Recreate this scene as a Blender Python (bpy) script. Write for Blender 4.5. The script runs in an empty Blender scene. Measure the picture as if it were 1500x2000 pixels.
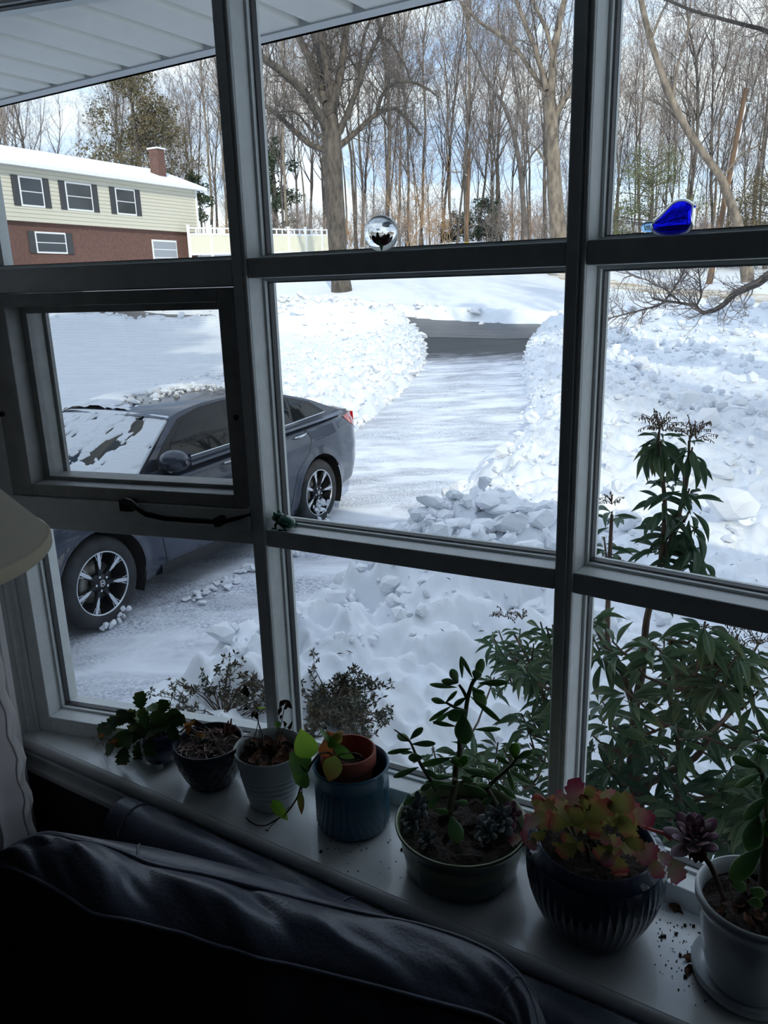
import bpy, bmesh, math, random
import numpy as np
from mathutils import Vector, Matrix

# ------------------------------------------------------------------ camera, world, sun, exposure
# All coordinates below are metres with the origin at the photographer's eye; X runs along the
# house wall to the right, Y points outdoors, Z up.  The floor is at FLOOR, the yard at GROUND.
SC = bpy.context.scene
COL = SC.collection
FLOOR, GROUND, SILL = -1.68, -2.24, -1.0
F_PX = 1536.44
R3 = np.array([[0.84981062, 0.52637625, -0.02738524],
               [0.1217616, -0.24659836, -0.96143817],
               [-0.51283138, 0.8137059, -0.27365432]])      # rows: image right, image down, view direction
cam_d = bpy.data.cameras.new('camera')
cam = bpy.data.objects.new('camera', cam_d)
COL.objects.link(cam)
cam_d.sensor_fit = 'VERTICAL'
cam_d.sensor_height = 36.0
cam_d.lens = F_PX / 2000.0 * 36.0
cam_d.clip_start, cam_d.clip_end = 0.02, 1000
cam.matrix_world = Matrix([[R3[0][i], -R3[1][i], -R3[2][i], 0] for i in range(3)] + [[0, 0, 0, 1]])
SC.camera = cam
SC.view_settings.view_transform = 'Standard'
SC.view_settings.look = 'None'
SC.view_settings.gamma = 1.0
SC.view_settings.use_curve_mapping = False
SC.view_settings.exposure = 0.70
try:
    SC.cycles.max_bounces = 10
    SC.cycles.diffuse_bounces = 4
    SC.cycles.transparent_max_bounces = 24
    SC.cycles.sample_clamp_indirect = 6
except Exception:
    pass

SUN_EL, SUN_AZ = math.radians(27), math.radians(39)          # sun behind the house, to the right
SUN_DIR = Vector((math.sin(SUN_AZ) * math.cos(SUN_EL), -math.cos(SUN_AZ) * math.cos(SUN_EL), math.sin(SUN_EL)))
sun_d = bpy.data.lights.new('sun', 'SUN')
sun_d.energy = 1.8
sun_d.color = (1.0, 0.92, 0.79)
sun_d.angle = math.radians(0.6)
sun = bpy.data.objects.new('sun', sun_d)
sun.rotation_euler = SUN_DIR.to_track_quat('Z', 'Y').to_euler()
sun.location = (20, -25, 30)
COL.objects.link(sun)

world = bpy.data.worlds.new('winter_sky')
SC.world = world
world.use_nodes = True
nt = world.node_tree
nt.nodes.clear()
w_out = nt.nodes.new('ShaderNodeOutputWorld')
w_bg = nt.nodes.new('ShaderNodeBackground')
w_tc = nt.nodes.new('ShaderNodeTexCoord')
w_sep = nt.nodes.new('ShaderNodeSeparateXYZ')
w_ramp = nt.nodes.new('ShaderNodeValToRGB')
w_noise = nt.nodes.new('ShaderNodeTexNoise')
w_map = nt.nodes.new('ShaderNodeMapping')
w_cr = nt.nodes.new('ShaderNodeValToRGB')
w_mix = nt.nodes.new('ShaderNodeMixRGB')
el = w_ramp.color_ramp.elements
el[0].position, el[0].color = 0.0, (0.50, 0.60, 0.76, 1)
el[1].position, el[1].color = 0.75, (0.26, 0.38, 0.66, 1)
e = el.new(0.22); e.color = (0.34, 0.48, 0.74, 1)
w_map.inputs['Scale'].default_value = (1.6, 1.6, 5.0)
w_noise.inputs['Scale'].default_value = 2.2
w_noise.inputs['Detail'].default_value = 6
w_noise.inputs['Roughness'].default_value = 0.6
w_cr.color_ramp.elements[0].position, w_cr.color_ramp.elements[0].color = 0.40, (0, 0, 0, 1)
w_cr.color_ramp.elements[1].position, w_cr.color_ramp.elements[1].color = 0.62, (0.85, 0.85, 0.85, 1)
w_mix.inputs['Color2'].default_value = (0.96, 0.98, 1.0, 1)
w_bg.inputs['Strength'].default_value = 1.1
L = nt.links.new
L(w_tc.outputs['Generated'], w_sep.inputs[0]); L(w_sep.outputs['Z'], w_ramp.inputs[0])
L(w_tc.outputs['Generated'], w_map.inputs[0]); L(w_map.outputs[0], w_noise.inputs['Vector'])
L(w_noise.outputs['Fac'], w_cr.inputs[0]); L(w_cr.outputs[0], w_mix.inputs['Fac'])
L(w_ramp.outputs[0], w_mix.inputs['Color1']); L(w_mix.outputs[0], w_bg.inputs['Color']); L(w_bg.outputs[0], w_out.inputs[0])

# ------------------------------------------------------------------ helpers
rnd = random.Random(7)


def at(px, py, Y):
    """World point seen at photo pixel (px, py) on the plane Y (metres outdoors)."""
    d = R3.T @ np.array([px - 750.0, py - 1000.0, F_PX])
    return d * (Y / d[1])


def at_r(px, py, r):
    d = R3.T @ np.array([px - 750.0, py - 1000.0, F_PX])
    return d * (r / math.hypot(d[0], d[1]))


def lin(r, g, b):
    f = lambda v: (v / 255 / 12.92) if v / 255 <= 0.04045 else ((v / 255 + 0.055) / 1.055) ** 2.4
    return (f(r), f(g), f(b), 1.0)


MATS = {}


def mat(name, col, rough=0.6, metal=0.0, col2=None, nscale=8.0, ndetail=4.0, stretch=None, bump=0.0, bscale=40.0,
        coat=0.0, spec=0.5, lo=0.35, hi=0.65, trans=0.0, alpha=None, coords='Object', sheen=0.0):
    """Principled material; optional second colour mixed by noise, optional noise bump."""
    m = bpy.data.materials.new(name)
    m.use_nodes = True
    t = m.node_tree
    b = t.nodes['Principled BSDF']
    b.inputs['Base Color'].default_value = col
    b.inputs['Roughness'].default_value = rough
    b.inputs['Metallic'].default_value = metal
    b.inputs['Specular IOR Level'].default_value = spec
    b.inputs['Coat Weight'].default_value = coat
    if sheen:
        b.inputs['Sheen Weight'].default_value = sheen
    if trans:
        b.inputs['Transmission Weight'].default_value = trans
    tc = t.nodes.new('ShaderNodeTexCoord')
    mp = t.nodes.new('ShaderNodeMapping')
    if stretch:
        mp.inputs['Scale'].default_value = stretch
    t.links.new(tc.outputs[coords], mp.inputs[0])
    if col2 is not None:
        n = t.nodes.new('ShaderNodeTexNoise')
        n.inputs['Scale'].default_value = nscale
        n.inputs['Detail'].default_value = ndetail
        n.inputs['Roughness'].default_value = 0.6
        r = t.nodes.new('ShaderNodeValToRGB')
        r.color_ramp.elements[0].position, r.color_ramp.elements[0].color = lo, col
        r.color_ramp.elements[1].position, r.color_ramp.elements[1].color = hi, col2
        t.links.new(mp.outputs[0], n.inputs['Vector'])
        t.links.new(n.outputs['Fac'], r.inputs[0])
        t.links.new(r.outputs[0], b.inputs['Base Color'])
    if bump:
        n2 = t.nodes.new('ShaderNodeTexNoise')
        n2.inputs['Scale'].default_value = bscale
        n2.inputs['Detail'].default_value = 5
        bp = t.nodes.new('ShaderNodeBump')
        bp.inputs['Strength'].default_value = bump
        bp.inputs['Distance'].default_value = 0.01
        t.links.new(mp.outputs[0], n2.inputs['Vector'])
        t.links.new(n2.outputs['Fac'], bp.inputs['Height'])
        t.links.new(bp.outputs[0], b.inputs['Normal'])
    MATS[name] = m
    return m


def grad_mat(name, stops, axis='Y', rough=0.5, bump=0.0, trans_w=0.0, noise=0.12):
    """Colour ramp along an object axis (leaf base to tip), with a little noise; translucent leaves."""
    m = mat(name, stops[0][1], rough, bump=bump, bscale=14)
    t = m.node_tree
    b = t.nodes['Principled BSDF']
    tc = [n for n in t.nodes if n.type == 'TEX_COORD'][0]
    sp = t.nodes.new('ShaderNodeSeparateXYZ')
    t.links.new(tc.outputs['Object'], sp.inputs[0])
    n = t.nodes.new('ShaderNodeTexNoise')
    n.inputs['Scale'].default_value = 3.5
    ad = t.nodes.new('ShaderNodeMath'); ad.operation = 'MULTIPLY_ADD'
    ad.inputs[1].default_value = noise * 2
    oi = t.nodes.new('ShaderNodeObjectInfo')
    ad2 = t.nodes.new('ShaderNodeMath'); ad2.operation = 'MULTIPLY_ADD'
    ad2.inputs[1].default_value = 0.35
    sh = t.nodes.new('ShaderNodeMath'); sh.operation = 'SUBTRACT'; sh.inputs[1].default_value = noise + 0.17
    t.links.new(tc.outputs['Object'], n.inputs['Vector'])
    t.links.new(n.outputs['Fac'], ad.inputs[0]); t.links.new(sp.outputs[axis], ad.inputs[2])
    t.links.new(oi.outputs['Random'], ad2.inputs[0]); t.links.new(ad.outputs[0], ad2.inputs[2])
    r = t.nodes.new('ShaderNodeValToRGB')
    els = r.color_ramp.elements
    els[0].position, els[0].color = stops[0]
    els[1].position, els[1].color = stops[-1]
    for p, c in stops[1:-1]:
        q = els.new(p); q.color = c
    t.links.new(ad2.outputs[0], sh.inputs[0]); t.links.new(sh.outputs[0], r.inputs[0])
    t.links.new(r.outputs[0], b.inputs['Base Color'])
    if trans_w:
        tr = t.nodes.new('ShaderNodeBsdfTranslucent')
        mx = t.nodes.new('ShaderNodeMixShader')
        mx.inputs[0].default_value = trans_w
        out = t.nodes['Material Output']
        t.links.new(r.outputs[0], tr.inputs['Color'])
        t.links.new(b.outputs[0], mx.inputs[1]); t.links.new(tr.outputs[0], mx.inputs[2])
        t.links.new(mx.outputs[0], out.inputs['Surface'])
    return m


class MB:
    """Mesh builder: collects vertices and faces (triangles and quads)."""

    def __init__(self):
        self.v, self.q, self.t, self.n, self.ng = [], [], [], 0, []

    def add(self, v, quads=None, tris=None, ngons=None):
        v = np.asarray(v, float).reshape(-1, 3)
        o = self.n
        self.v.append(v)
        self.n += len(v)
        if quads is not None and len(quads):
            self.q.append(np.asarray(quads, int).reshape(-1, 4) + o)
        if tris is not None and len(tris):
            self.t.append(np.asarray(tris, int).reshape(-1, 3) + o)
        for g in (ngons or []):
            self.ng.append([i + o for i in g])
        return self

    def box(self, lo, hi):
        x0, y0, z0 = lo; x1, y1, z1 = hi
        v = [(x0, y0, z0), (x1, y0, z0), (x1, y1, z0), (x0, y1, z0), (x0, y0, z1), (x1, y0, z1), (x1, y1, z1), (x0, y1, z1)]
        return self.add(v, [(3, 2, 1, 0), (4, 5, 6, 7), (0, 1, 5, 4), (1, 2, 6, 5), (2, 3, 7, 6), (3, 0, 4, 7)])

    def obox(self, o, du, dv, dw):
        """Box from corner o with edge vectors du, dv, dw."""
        o, a, b, c = (np.asarray(k, float) for k in (o, du, dv, dw))
        v = [o, o + a, o + a + b, o + b, o + c, o + a + c, o + a + b + c, o + b + c]
        return self.add(v, [(3, 2, 1, 0), (4, 5, 6, 7), (0, 1, 5, 4), (1, 2, 6, 5), (2, 3, 7, 6), (3, 0, 4, 7)])

    def prism(self, poly, z0, z1):
        """Plan polygon (x, y) extruded from z0 to z1."""
        k = len(poly)
        v = [(p[0], p[1], z0) for p in poly] + [(p[0], p[1], z1) for p in poly]
        q = [(i, (i + 1) % k, (i + 1) % k + k, i + k) for i in range(k)]
        return self.add(v, q, ngons=[list(range(k))[::-1], list(range(k, 2 * k))])

    def grid(self, P, wrap_u=False, wrap_v=False):
        """P: array (m, n, 3)."""
        P = np.asarray(P, float)
        m, n = P.shape[:2]
        i = np.arange(m if wrap_u else m - 1)
        j = np.arange(n if wrap_v else n - 1)
        I, J = np.meshgrid(i, j, indexing='ij')
        I2, J2 = (I + 1) % m, (J + 1) % n
        q = np.stack([I * n + J, I2 * n + J, I2 * n + J2, I * n + J2], -1).reshape(-1, 4)
        return self.add(P.reshape(-1, 3), q)

    def tube(self, pts, rad, sides=8, cap=True):
        pts = np.asarray(pts, float)
        k = len(pts)
        rad = np.full(k, rad, float) if np.isscalar(rad) else np.asarray(rad, float)
        tan = np.gradient(pts, axis=0)
        tan /= np.linalg.norm(tan, axis=1, keepdims=True) + 1e-12
        ref = np.array([0, 0, 1.0]) if abs(tan[0][2]) < 0.9 else np.array([1.0, 0, 0])
        a = np.cross(tan[0], ref); a /= np.linalg.norm(a)
        ring = []
        th = np.linspace(0, 2 * math.pi, sides, endpoint=False)
        for i in range(k):
            a = a - tan[i] * (a @ tan[i]); a /= np.linalg.norm(a) + 1e-12
            b = np.cross(tan[i], a)
            ring.append(pts[i] + rad[i] * (np.cos(th)[:, None] * a + np.sin(th)[:, None] * b))
        o = self.n
        self.grid(np.array(ring), wrap_v=True)
        if cap:
            self.ng.append([o + i for i in range(sides)][::-1])
            self.ng.append([o + (k - 1) * sides + i for i in range(sides)])
        return self

    def lathe(self, prof, sides=48, c=(0, 0, 0)):
        """prof: list of (radius, z); closed around Z."""
        th = np.linspace(0, 2 * math.pi, sides, endpoint=False)
        P = np.array([[(c[0] + r * math.cos(t), c[1] + r * math.sin(t), c[2] + z) for t in th] for r, z in prof])
        return self.grid(P, wrap_v=True)

    def segs(self, p0, p1, r0, r1, sides=3):
        """Many separate tapered twigs at once."""
        p0, p1 = np.asarray(p0, float), np.asarray(p1, float)
        d = p1 - p0
        d /= np.linalg.norm(d, axis=1, keepdims=True) + 1e-12
        ref = np.where(np.abs(d[:, 2:3]) < 0.8, [[0, 0, 1.0]], [[1.0, 0, 0]])
        a = np.cross(d, ref); a /= np.linalg.norm(a, axis=1, keepdims=True) + 1e-12
        b = np.cross(d, a)
        N = len(p0)
        V = np.zeros((N, 2 * sides, 3))
        for k in range(sides):
            t = 2 * math.pi * k / sides
            o = math.cos(t) * a + math.sin(t) * b
            V[:, k] = p0 + o * np.asarray(r0)[:, None]
            V[:, sides + k] = p1 + o * np.asarray(r1)[:, None]
        base = (np.arange(N) * 2 * sides)[:, None]
        q = [np.concatenate([base + k, base + (k + 1) % sides, base + sides + (k + 1) % sides, base + sides + k], 1) for k in range(sides)]
        return self.add(V.reshape(-1, 3), np.concatenate(q))

    def mesh(self, name, m=None, smooth=True, off=(0, 0, 0)):
        me = bpy.data.meshes.new(name)
        v = np.concatenate(self.v) - np.asarray(off, float)
        q = np.concatenate(self.q) if self.q else np.zeros((0, 4), int)
        t = np.concatenate(self.t) if self.t else np.zeros((0, 3), int)
        loops = [q.ravel(), t.ravel()] + [np.array(g) for g in self.ng]
        cnt = np.concatenate([np.full(len(q), 4), np.full(len(t), 3), np.array([len(g) for g in self.ng], int)]).astype(int)
        lp = np.concatenate(loops).astype(np.int32)
        me.vertices.add(len(v)); me.vertices.foreach_set('co', v.ravel().astype(np.float32))
        me.loops.add(len(lp)); me.loops.foreach_set('vertex_index', lp)
        me.polygons.add(len(cnt))
        st = np.concatenate([[0], np.cumsum(cnt)[:-1]]).astype(np.int32)
        me.polygons.foreach_set('loop_start', st)
        me.update(calc_edges=True)
        me.validate()
        me.polygons.foreach_set('use_smooth', np.full(len(me.polygons), bool(smooth)))
        if m is not None:
            me.materials.append(m)
        return me


def loc_of(parent):
    p = np.zeros(3)
    while parent is not None:
        p += np.array(parent.location); parent = parent.parent
    return p


def obj(name, mb, m, parent=None, smooth=True, kind=None, label=None, bevel=0.0, auto=None):
    """Link mb (world coordinates) as one mesh object, optionally under parent."""
    me = mb.mesh(name, m, smooth, loc_of(parent)) if isinstance(mb, MB) else mb
    o = bpy.data.objects.new(name, me)
    COL.objects.link(o)
    if parent is not None:
        o.parent = parent
    if kind:
        o['kind'] = kind
    if label:
        o['label'] = label
    if bevel:
        b = o.modifiers.new('bevel', 'BEVEL'); b.width = bevel; b.segments = 2; b.limit_method = 'ANGLE'
    if auto and smooth:
        sharp_by_angle(me, auto)
    return o


def sharp_by_angle(me, deg):
    try:
        me.set_sharp_from_angle(angle=math.radians(deg))
    except Exception:
        pass


def tag(o, label=None, cat=None, group=None, kind=None):
    if label: o['label'] = label
    if cat: o['category'] = cat
    if group: o['group'] = group
    if kind: o['kind'] = kind
    return o


def thing(name, label, cat, loc=(0, 0, 0), group=None):
    o = bpy.data.objects.new(name, None)
    o.empty_display_size = 0.1
    COL.objects.link(o)
    o.location = loc
    return tag(o, label, cat, group)


def struct(name, loc=(0, 0, 0)):
    o = bpy.data.objects.new(name, None)
    COL.objects.link(o)
    o.location = loc
    o['kind'] = 'structure'
    return o


def inst(name, me, parent, M, label=None):
    """A part that shares mesh data; M is its world matrix (parents carry translation only)."""
    o = bpy.data.objects.new(name, me)
    COL.objects.link(o)
    if parent is not None:
        o.parent = parent
        M = Matrix.Translation(Vector(-loc_of(parent))) @ M
    o.matrix_local = M
    if label: o['label'] = label
    return o


def frame_to(base, tip, width, up=None, roll=0.0, thick=None):
    """Matrix that sends unit leaf (base at 0, tip at +Y, width along X, normal Z) from base to tip."""
    base, tip = Vector(base), Vector(tip)
    y = tip - base
    ln = y.length
    y = y / max(ln, 1e-9)
    n = Vector(up if up is not None else -((base + tip) / 2))
    z = n - y * n.dot(y)
    if z.length < 1e-5:
        z = y.orthogonal()
    z.normalize()
    x = y.cross(z)
    M = Matrix((x, y, z)).transposed().to_4x4()
    M = M @ Matrix.Rotation(roll, 4, 'Y')
    th = thick if thick is not None else (ln + width) * 0.5
    return Matrix.Translation(base) @ M @ Matrix.Diagonal((width, ln, th, 1))


# vectorised value noise -------------------------------------------------------------------
def _hash(i, j, k, seed):
    h = (i * 374761393 + j * 668265263 + k * 2147483647 + seed * 974711) & 0xFFFFFFFF
    h = ((h ^ (h >> 13)) * 1274126177) & 0xFFFFFFFF
    h = h ^ (h >> 16)
    return (h & 0xFFFF) / 65535.0


def vnoise(x, y, seed=0):
    xi, yi = np.floor(x).astype(np.int64), np.floor(y).astype(np.int64)
    fx, fy = x - xi, y - yi
    fx, fy = fx * fx * (3 - 2 * fx), fy * fy * (3 - 2 * fy)
    a = _hash(xi, yi, 0, seed); b = _hash(xi + 1, yi, 0, seed)
    c = _hash(xi, yi + 1, 0, seed); d = _hash(xi + 1, yi + 1, 0, seed)
    return (a * (1 - fx) + b * fx) * (1 - fy) + (c * (1 - fx) + d * fx) * fy


def fbm(x, y, oct=4, seed=0, gain=0.5):
    s, a, tot = 0, 1.0, 0
    for o in range(oct):
        s = s + a * vnoise(x * 2 ** o, y * 2 ** o, seed + 17 * o)
        tot += a
        a *= gain
    return s / tot


def ridged(x, y, oct=3, seed=0):
    s, a, tot = 0, 1.0, 0
    for o in range(oct):
        s = s + a * (1 - np.abs(2 * vnoise(x * 2 ** o, y * 2 ** o, seed + 31 * o) - 1))
        tot += a
        a *= 0.5
    return s / tot
# ------------------------------------------------------------------ materials of the house
white_paint = mat('white_paint', lin(226, 230, 230), 0.42, col2=lin(216, 220, 220), nscale=30, bump=0.06, bscale=60, spec=0.4)
sill_paint = mat('sill_paint', lin(228, 232, 232), 0.28, coat=.35, col2=lin(216, 220, 222), nscale=9, bump=0.08, bscale=25, spec=0.5)
frame_dark = mat('frame_dark', lin(40, 42, 44), 0.5)
sash_paint = mat('sash_paint', lin(170, 172, 170), 0.45, col2=lin(150, 152, 150), nscale=20, bump=0.05, bscale=60)
alu = mat('spacer_aluminium', lin(215, 220, 222), 0.35, metal=0.3)
wall_paint = mat('wall_paint', lin(78, 82, 90), 0.8, col2=lin(72, 76, 84), nscale=5, bump=0.05, bscale=120)
ceil_paint = mat('ceiling_paint', lin(130, 130, 127), 0.9, bump=0.05, bscale=90)
floor_wood = mat('floor_wood', lin(104, 78, 56), 0.5, col2=lin(84, 62, 44), nscale=4, stretch=(1, 12, 1))
soffit_m = mat('soffit_vinyl', lin(244, 243, 238), 0.55, col2=lin(228, 228, 224), nscale=3, ndetail=6, bump=0.03, bscale=30)
fascia_m = mat('fascia_metal', lin(205, 208, 212), 0.5)
siding_m = mat('house_siding', lin(170, 172, 170), 0.7, bump=0.1, bscale=20)
bronze = mat('dark_bronze', lin(34, 34, 33), 0.35, metal=0.6, spec=0.5)
shingle = mat('roof_snow', lin(238, 241, 247), 0.8, bump=0.3, bscale=3)


def glass_mat(name, tint, refl, rough=0.0, haze=0.0, haze_scale=2.0):
    """Window glass: clear, with a Fresnel reflection and a film of dirt."""
    m = bpy.data.materials.new(name); m.use_nodes = True
    t = m.node_tree; t.nodes.clear()
    out = t.nodes.new('ShaderNodeOutputMaterial')
    tr = t.nodes.new('ShaderNodeBsdfTransparent'); tr.inputs[0].default_value = tint
    gl = t.nodes.new('ShaderNodeBsdfGlossy'); gl.inputs['Roughness'].default_value = rough
    lw = t.nodes.new('ShaderNodeLayerWeight'); lw.inputs['Blend'].default_value = .5
    pw = t.nodes.new('ShaderNodeMath'); pw.operation = 'POWER'; pw.inputs[1].default_value = 5.0
    fr = t.nodes.new('ShaderNodeMath'); fr.operation = 'MULTIPLY_ADD'; fr.inputs[1].default_value = .6; fr.inputs[2].default_value = refl
    t.links.new(lw.outputs['Facing'], pw.inputs[0]); t.links.new(pw.outputs[0], fr.inputs[0])
    mx = t.nodes.new('ShaderNodeMixShader')
    t.links.new(fr.outputs[0], mx.inputs[0]); t.links.new(tr.outputs[0], mx.inputs[1]); t.links.new(gl.outputs[0], mx.inputs[2])
    last = mx
    if haze:
        tc = t.nodes.new('ShaderNodeTexCoord')
        n = t.nodes.new('ShaderNodeTexNoise'); n.inputs['Scale'].default_value = haze_scale; n.inputs['Detail'].default_value = 6
        r = t.nodes.new('ShaderNodeValToRGB')
        r.color_ramp.elements[0].position, r.color_ramp.elements[0].color = 0.45, (0, 0, 0, 1)
        r.color_ramp.elements[1].position, r.color_ramp.elements[1].color = 0.85, (haze, haze, haze, 1)
        df = t.nodes.new('ShaderNodeBsdfDiffuse'); df.inputs[0].default_value = (0.7, 0.72, 0.75, 1)
        m2 = t.nodes.new('ShaderNodeMixShader')
        t.links.new(tc.outputs['Object'], n.inputs['Vector']); t.links.new(n.outputs['Fac'], r.inputs[0]); t.links.new(r.outputs[0], m2.inputs[0])
        t.links.new(mx.outputs[0], m2.inputs[1]); t.links.new(df.outputs[0], m2.inputs[2])
        last = m2
    t.links.new(last.outputs[0], out.inputs[0])
    return m


pane_m = glass_mat('window_glass', (0.96, 0.985, 0.965, 1), .025, haze=0.03, haze_scale=3)


def screen_mat():
    m = bpy.data.materials.new('insect_screen'); m.use_nodes = True
    t = m.node_tree; t.nodes.clear()
    out = t.nodes.new('ShaderNodeOutputMaterial')
    tr = t.nodes.new('ShaderNodeBsdfTransparent')
    df = t.nodes.new('ShaderNodeBsdfDiffuse'); df.inputs[0].default_value = lin(90, 94, 98)
    tc = t.nodes.new('ShaderNodeTexCoord')
    wv = t.nodes.new('ShaderNodeTexWave'); wv.wave_type = 'BANDS'; wv.bands_direction = 'Z'; wv.inputs['Scale'].default_value = 95.0
    mr = t.nodes.new('ShaderNodeMapRange'); mr.inputs['To Min'].default_value = 0.10; mr.inputs['To Max'].default_value = 0.19
    mx = t.nodes.new('ShaderNodeMixShader')
    t.links.new(tc.outputs['Object'], wv.inputs['Vector']); t.links.new(wv.outputs['Fac'], mr.inputs['Value'])
    t.links.new(mr.outputs[0], mx.inputs[0]); t.links.new(tr.outputs[0], mx.inputs[1]); t.links.new(df.outputs[0], mx.inputs[2])
    t.links.new(mx.outputs[0], out.inputs[0])
    return m


screen_m = screen_mat()

# ------------------------------------------------------------------ room shell
RX0, RX1, RY0, CEIL = -2.35, 2.6, -3.2, 0.74
WY0, WY1 = 0.955, 1.10                                         # front wall, inner and outer face
OX0, OX1, OZ0, OZ1 = -1.66, 0.91, -1.04, 0.62                  # window opening in it
obj('floor', MB().box((RX0 - .1, RY0 - .1, FLOOR - .1), (RX1 + .1, WY0, FLOOR)), floor_wood, kind='structure', smooth=False)
obj('ceiling', MB().box((RX0 - .1, RY0 - .1, CEIL), (RX1 + .1, WY1, CEIL + .1)), ceil_paint, kind='structure', smooth=False)
obj('wall_left', MB().box((RX0 - .1, RY0, FLOOR), (RX0, WY0, CEIL)), wall_paint, kind='structure', smooth=False)
obj('wall_right', MB().box((RX1, RY0, FLOOR), (RX1 + .1, WY0, CEIL)), wall_paint, kind='structure', smooth=False)
obj('wall_back', MB().box((RX0 - .1, RY0 - .1, FLOOR), (RX1 + .1, RY0, CEIL)), wall_paint, kind='structure', smooth=False)
for lo_, hi_ in (((-9, WY0, GROUND - .4), (OX0, WY1, CEIL)), ((OX1, WY0, GROUND - .4), (9, WY1, CEIL)), ((OX0, WY0, GROUND - .4), (OX1, WY1, OZ0)), ((OX0, WY0, OZ1), (OX1, WY1, CEIL))):
    obj('wall_front', MB().box(lo_, hi_), wall_paint, kind='structure', smooth=False)
sd = MB()
for k in range(14):                                             # clapboards of the outer face, below the window and to its sides
    z = GROUND - .3 + k * .2
    for x0, x1 in ((-9, OX0 - .03), (OX1 + .03, 9)) if z > OZ0 - .25 else ((-9, 9),):
        sd.add([(x0, WY1, z), (x1, WY1, z), (x1, WY1 + .03, z), (x0, WY1 + .03, z), (x0, WY1, z + .2), (x1, WY1, z + .2), (x1, WY1 + .01, z + .2), (x0, WY1 + .01, z + .2)],
               [(3, 2, 1, 0), (4, 5, 6, 7), (0, 1, 5, 4), (1, 2, 6, 5), (2, 3, 7, 6), (3, 0, 4, 7)])
obj('wall_outside', sd, siding_m, kind='structure', smooth=False)
obj('baseboard_front', MB().box((RX0, WY0 - .015, FLOOR), (RX1, WY0, FLOOR + .1)), white_paint, kind='structure', smooth=False)

# ------------------------------------------------------------------ the bow window
A = [math.radians(14.45), math.radians(4.37), math.radians(-4.25), math.radians(-14.3)]
S = [(-1.578, .984), (-.987, 1.129), (-.379, 1.171), (.268, 1.120)]
E_ = [(-1.023, 1.127), (-.412, 1.174), (.234, 1.1255), (.825, .978)]
LEN = [math.hypot(E_[k][0] - S[k][0], E_[k][1] - S[k][1]) for k in range(4)]
TOPZ, BOTZ = .535, -.96
FD = .076                                                       # depth of the frame


def sp(k, u, n, z):
    """Point of section k: u along it, n outward from the frame's inner face, z height."""
    c, s = math.cos(A[k]), math.sin(A[k])
    return np.array([S[k][0] + u * c - n * s, S[k][1] + u * s + n * c, z])


def sbox(mb, k, u0, u1, n0, n1, z0, z1):
    o = sp(k, u0, n0, z0)
    return mb.obox(o, sp(k, u1, n0, z0) - o, sp(k, u0, n1, z0) - o, (0, 0, z1 - z0))


win = struct('window_1', (-.4, 1.1, SILL))
tag(win, 'white painted bow window of four angled bays with black looking bars')

obj('jamb', MB().prism([tuple(sp(0, -.034, 0, 0)[:2]), tuple(sp(0, 0, 0, 0)[:2]), tuple(sp(0, 0, FD + .02, 0)[:2]), tuple(sp(0, -.034, FD + .02, 0)[:2])], SILL, .58), white_paint, win, smooth=False, bevel=.002)
obj('jamb', MB().prism([tuple(sp(3, LEN[3], 0, 0)[:2]), tuple(sp(3, LEN[3] + .034, 0, 0)[:2]), tuple(sp(3, LEN[3] + .034, FD, 0)[:2]), tuple(sp(3, LEN[3], FD, 0)[:2])], SILL, .58), white_paint, win, smooth=False, bevel=.002)
for k in range(3):                                              # mullions between the bays, with their reeds
    a, b = sp(k, LEN[k], 0, 0)[:2], sp(k + 1, 0, 0, 0)[:2]
    c, d = sp(k + 1, 0, FD, 0)[:2], sp(k, LEN[k], FD + (.02 if k == 0 else 0), 0)[:2]
    obj('mullion', MB().prism([tuple(a), tuple(b), tuple(c), tuple(d)], SILL, .58), white_paint, win, smooth=False, bevel=.0025)
    bd = MB()
    t = (b - a) / np.linalg.norm(b - a); nn = np.array([t[1], -t[0]])
    for w, r in ((-.0042, .0036), (-.0112, .0026)):
        q = b + t * w + nn * .0004
        bd.tube([(q[0], q[1], SILL), (q[0], q[1], .58)], r, 8)
    obj('reed', bd, white_paint, win)

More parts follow.
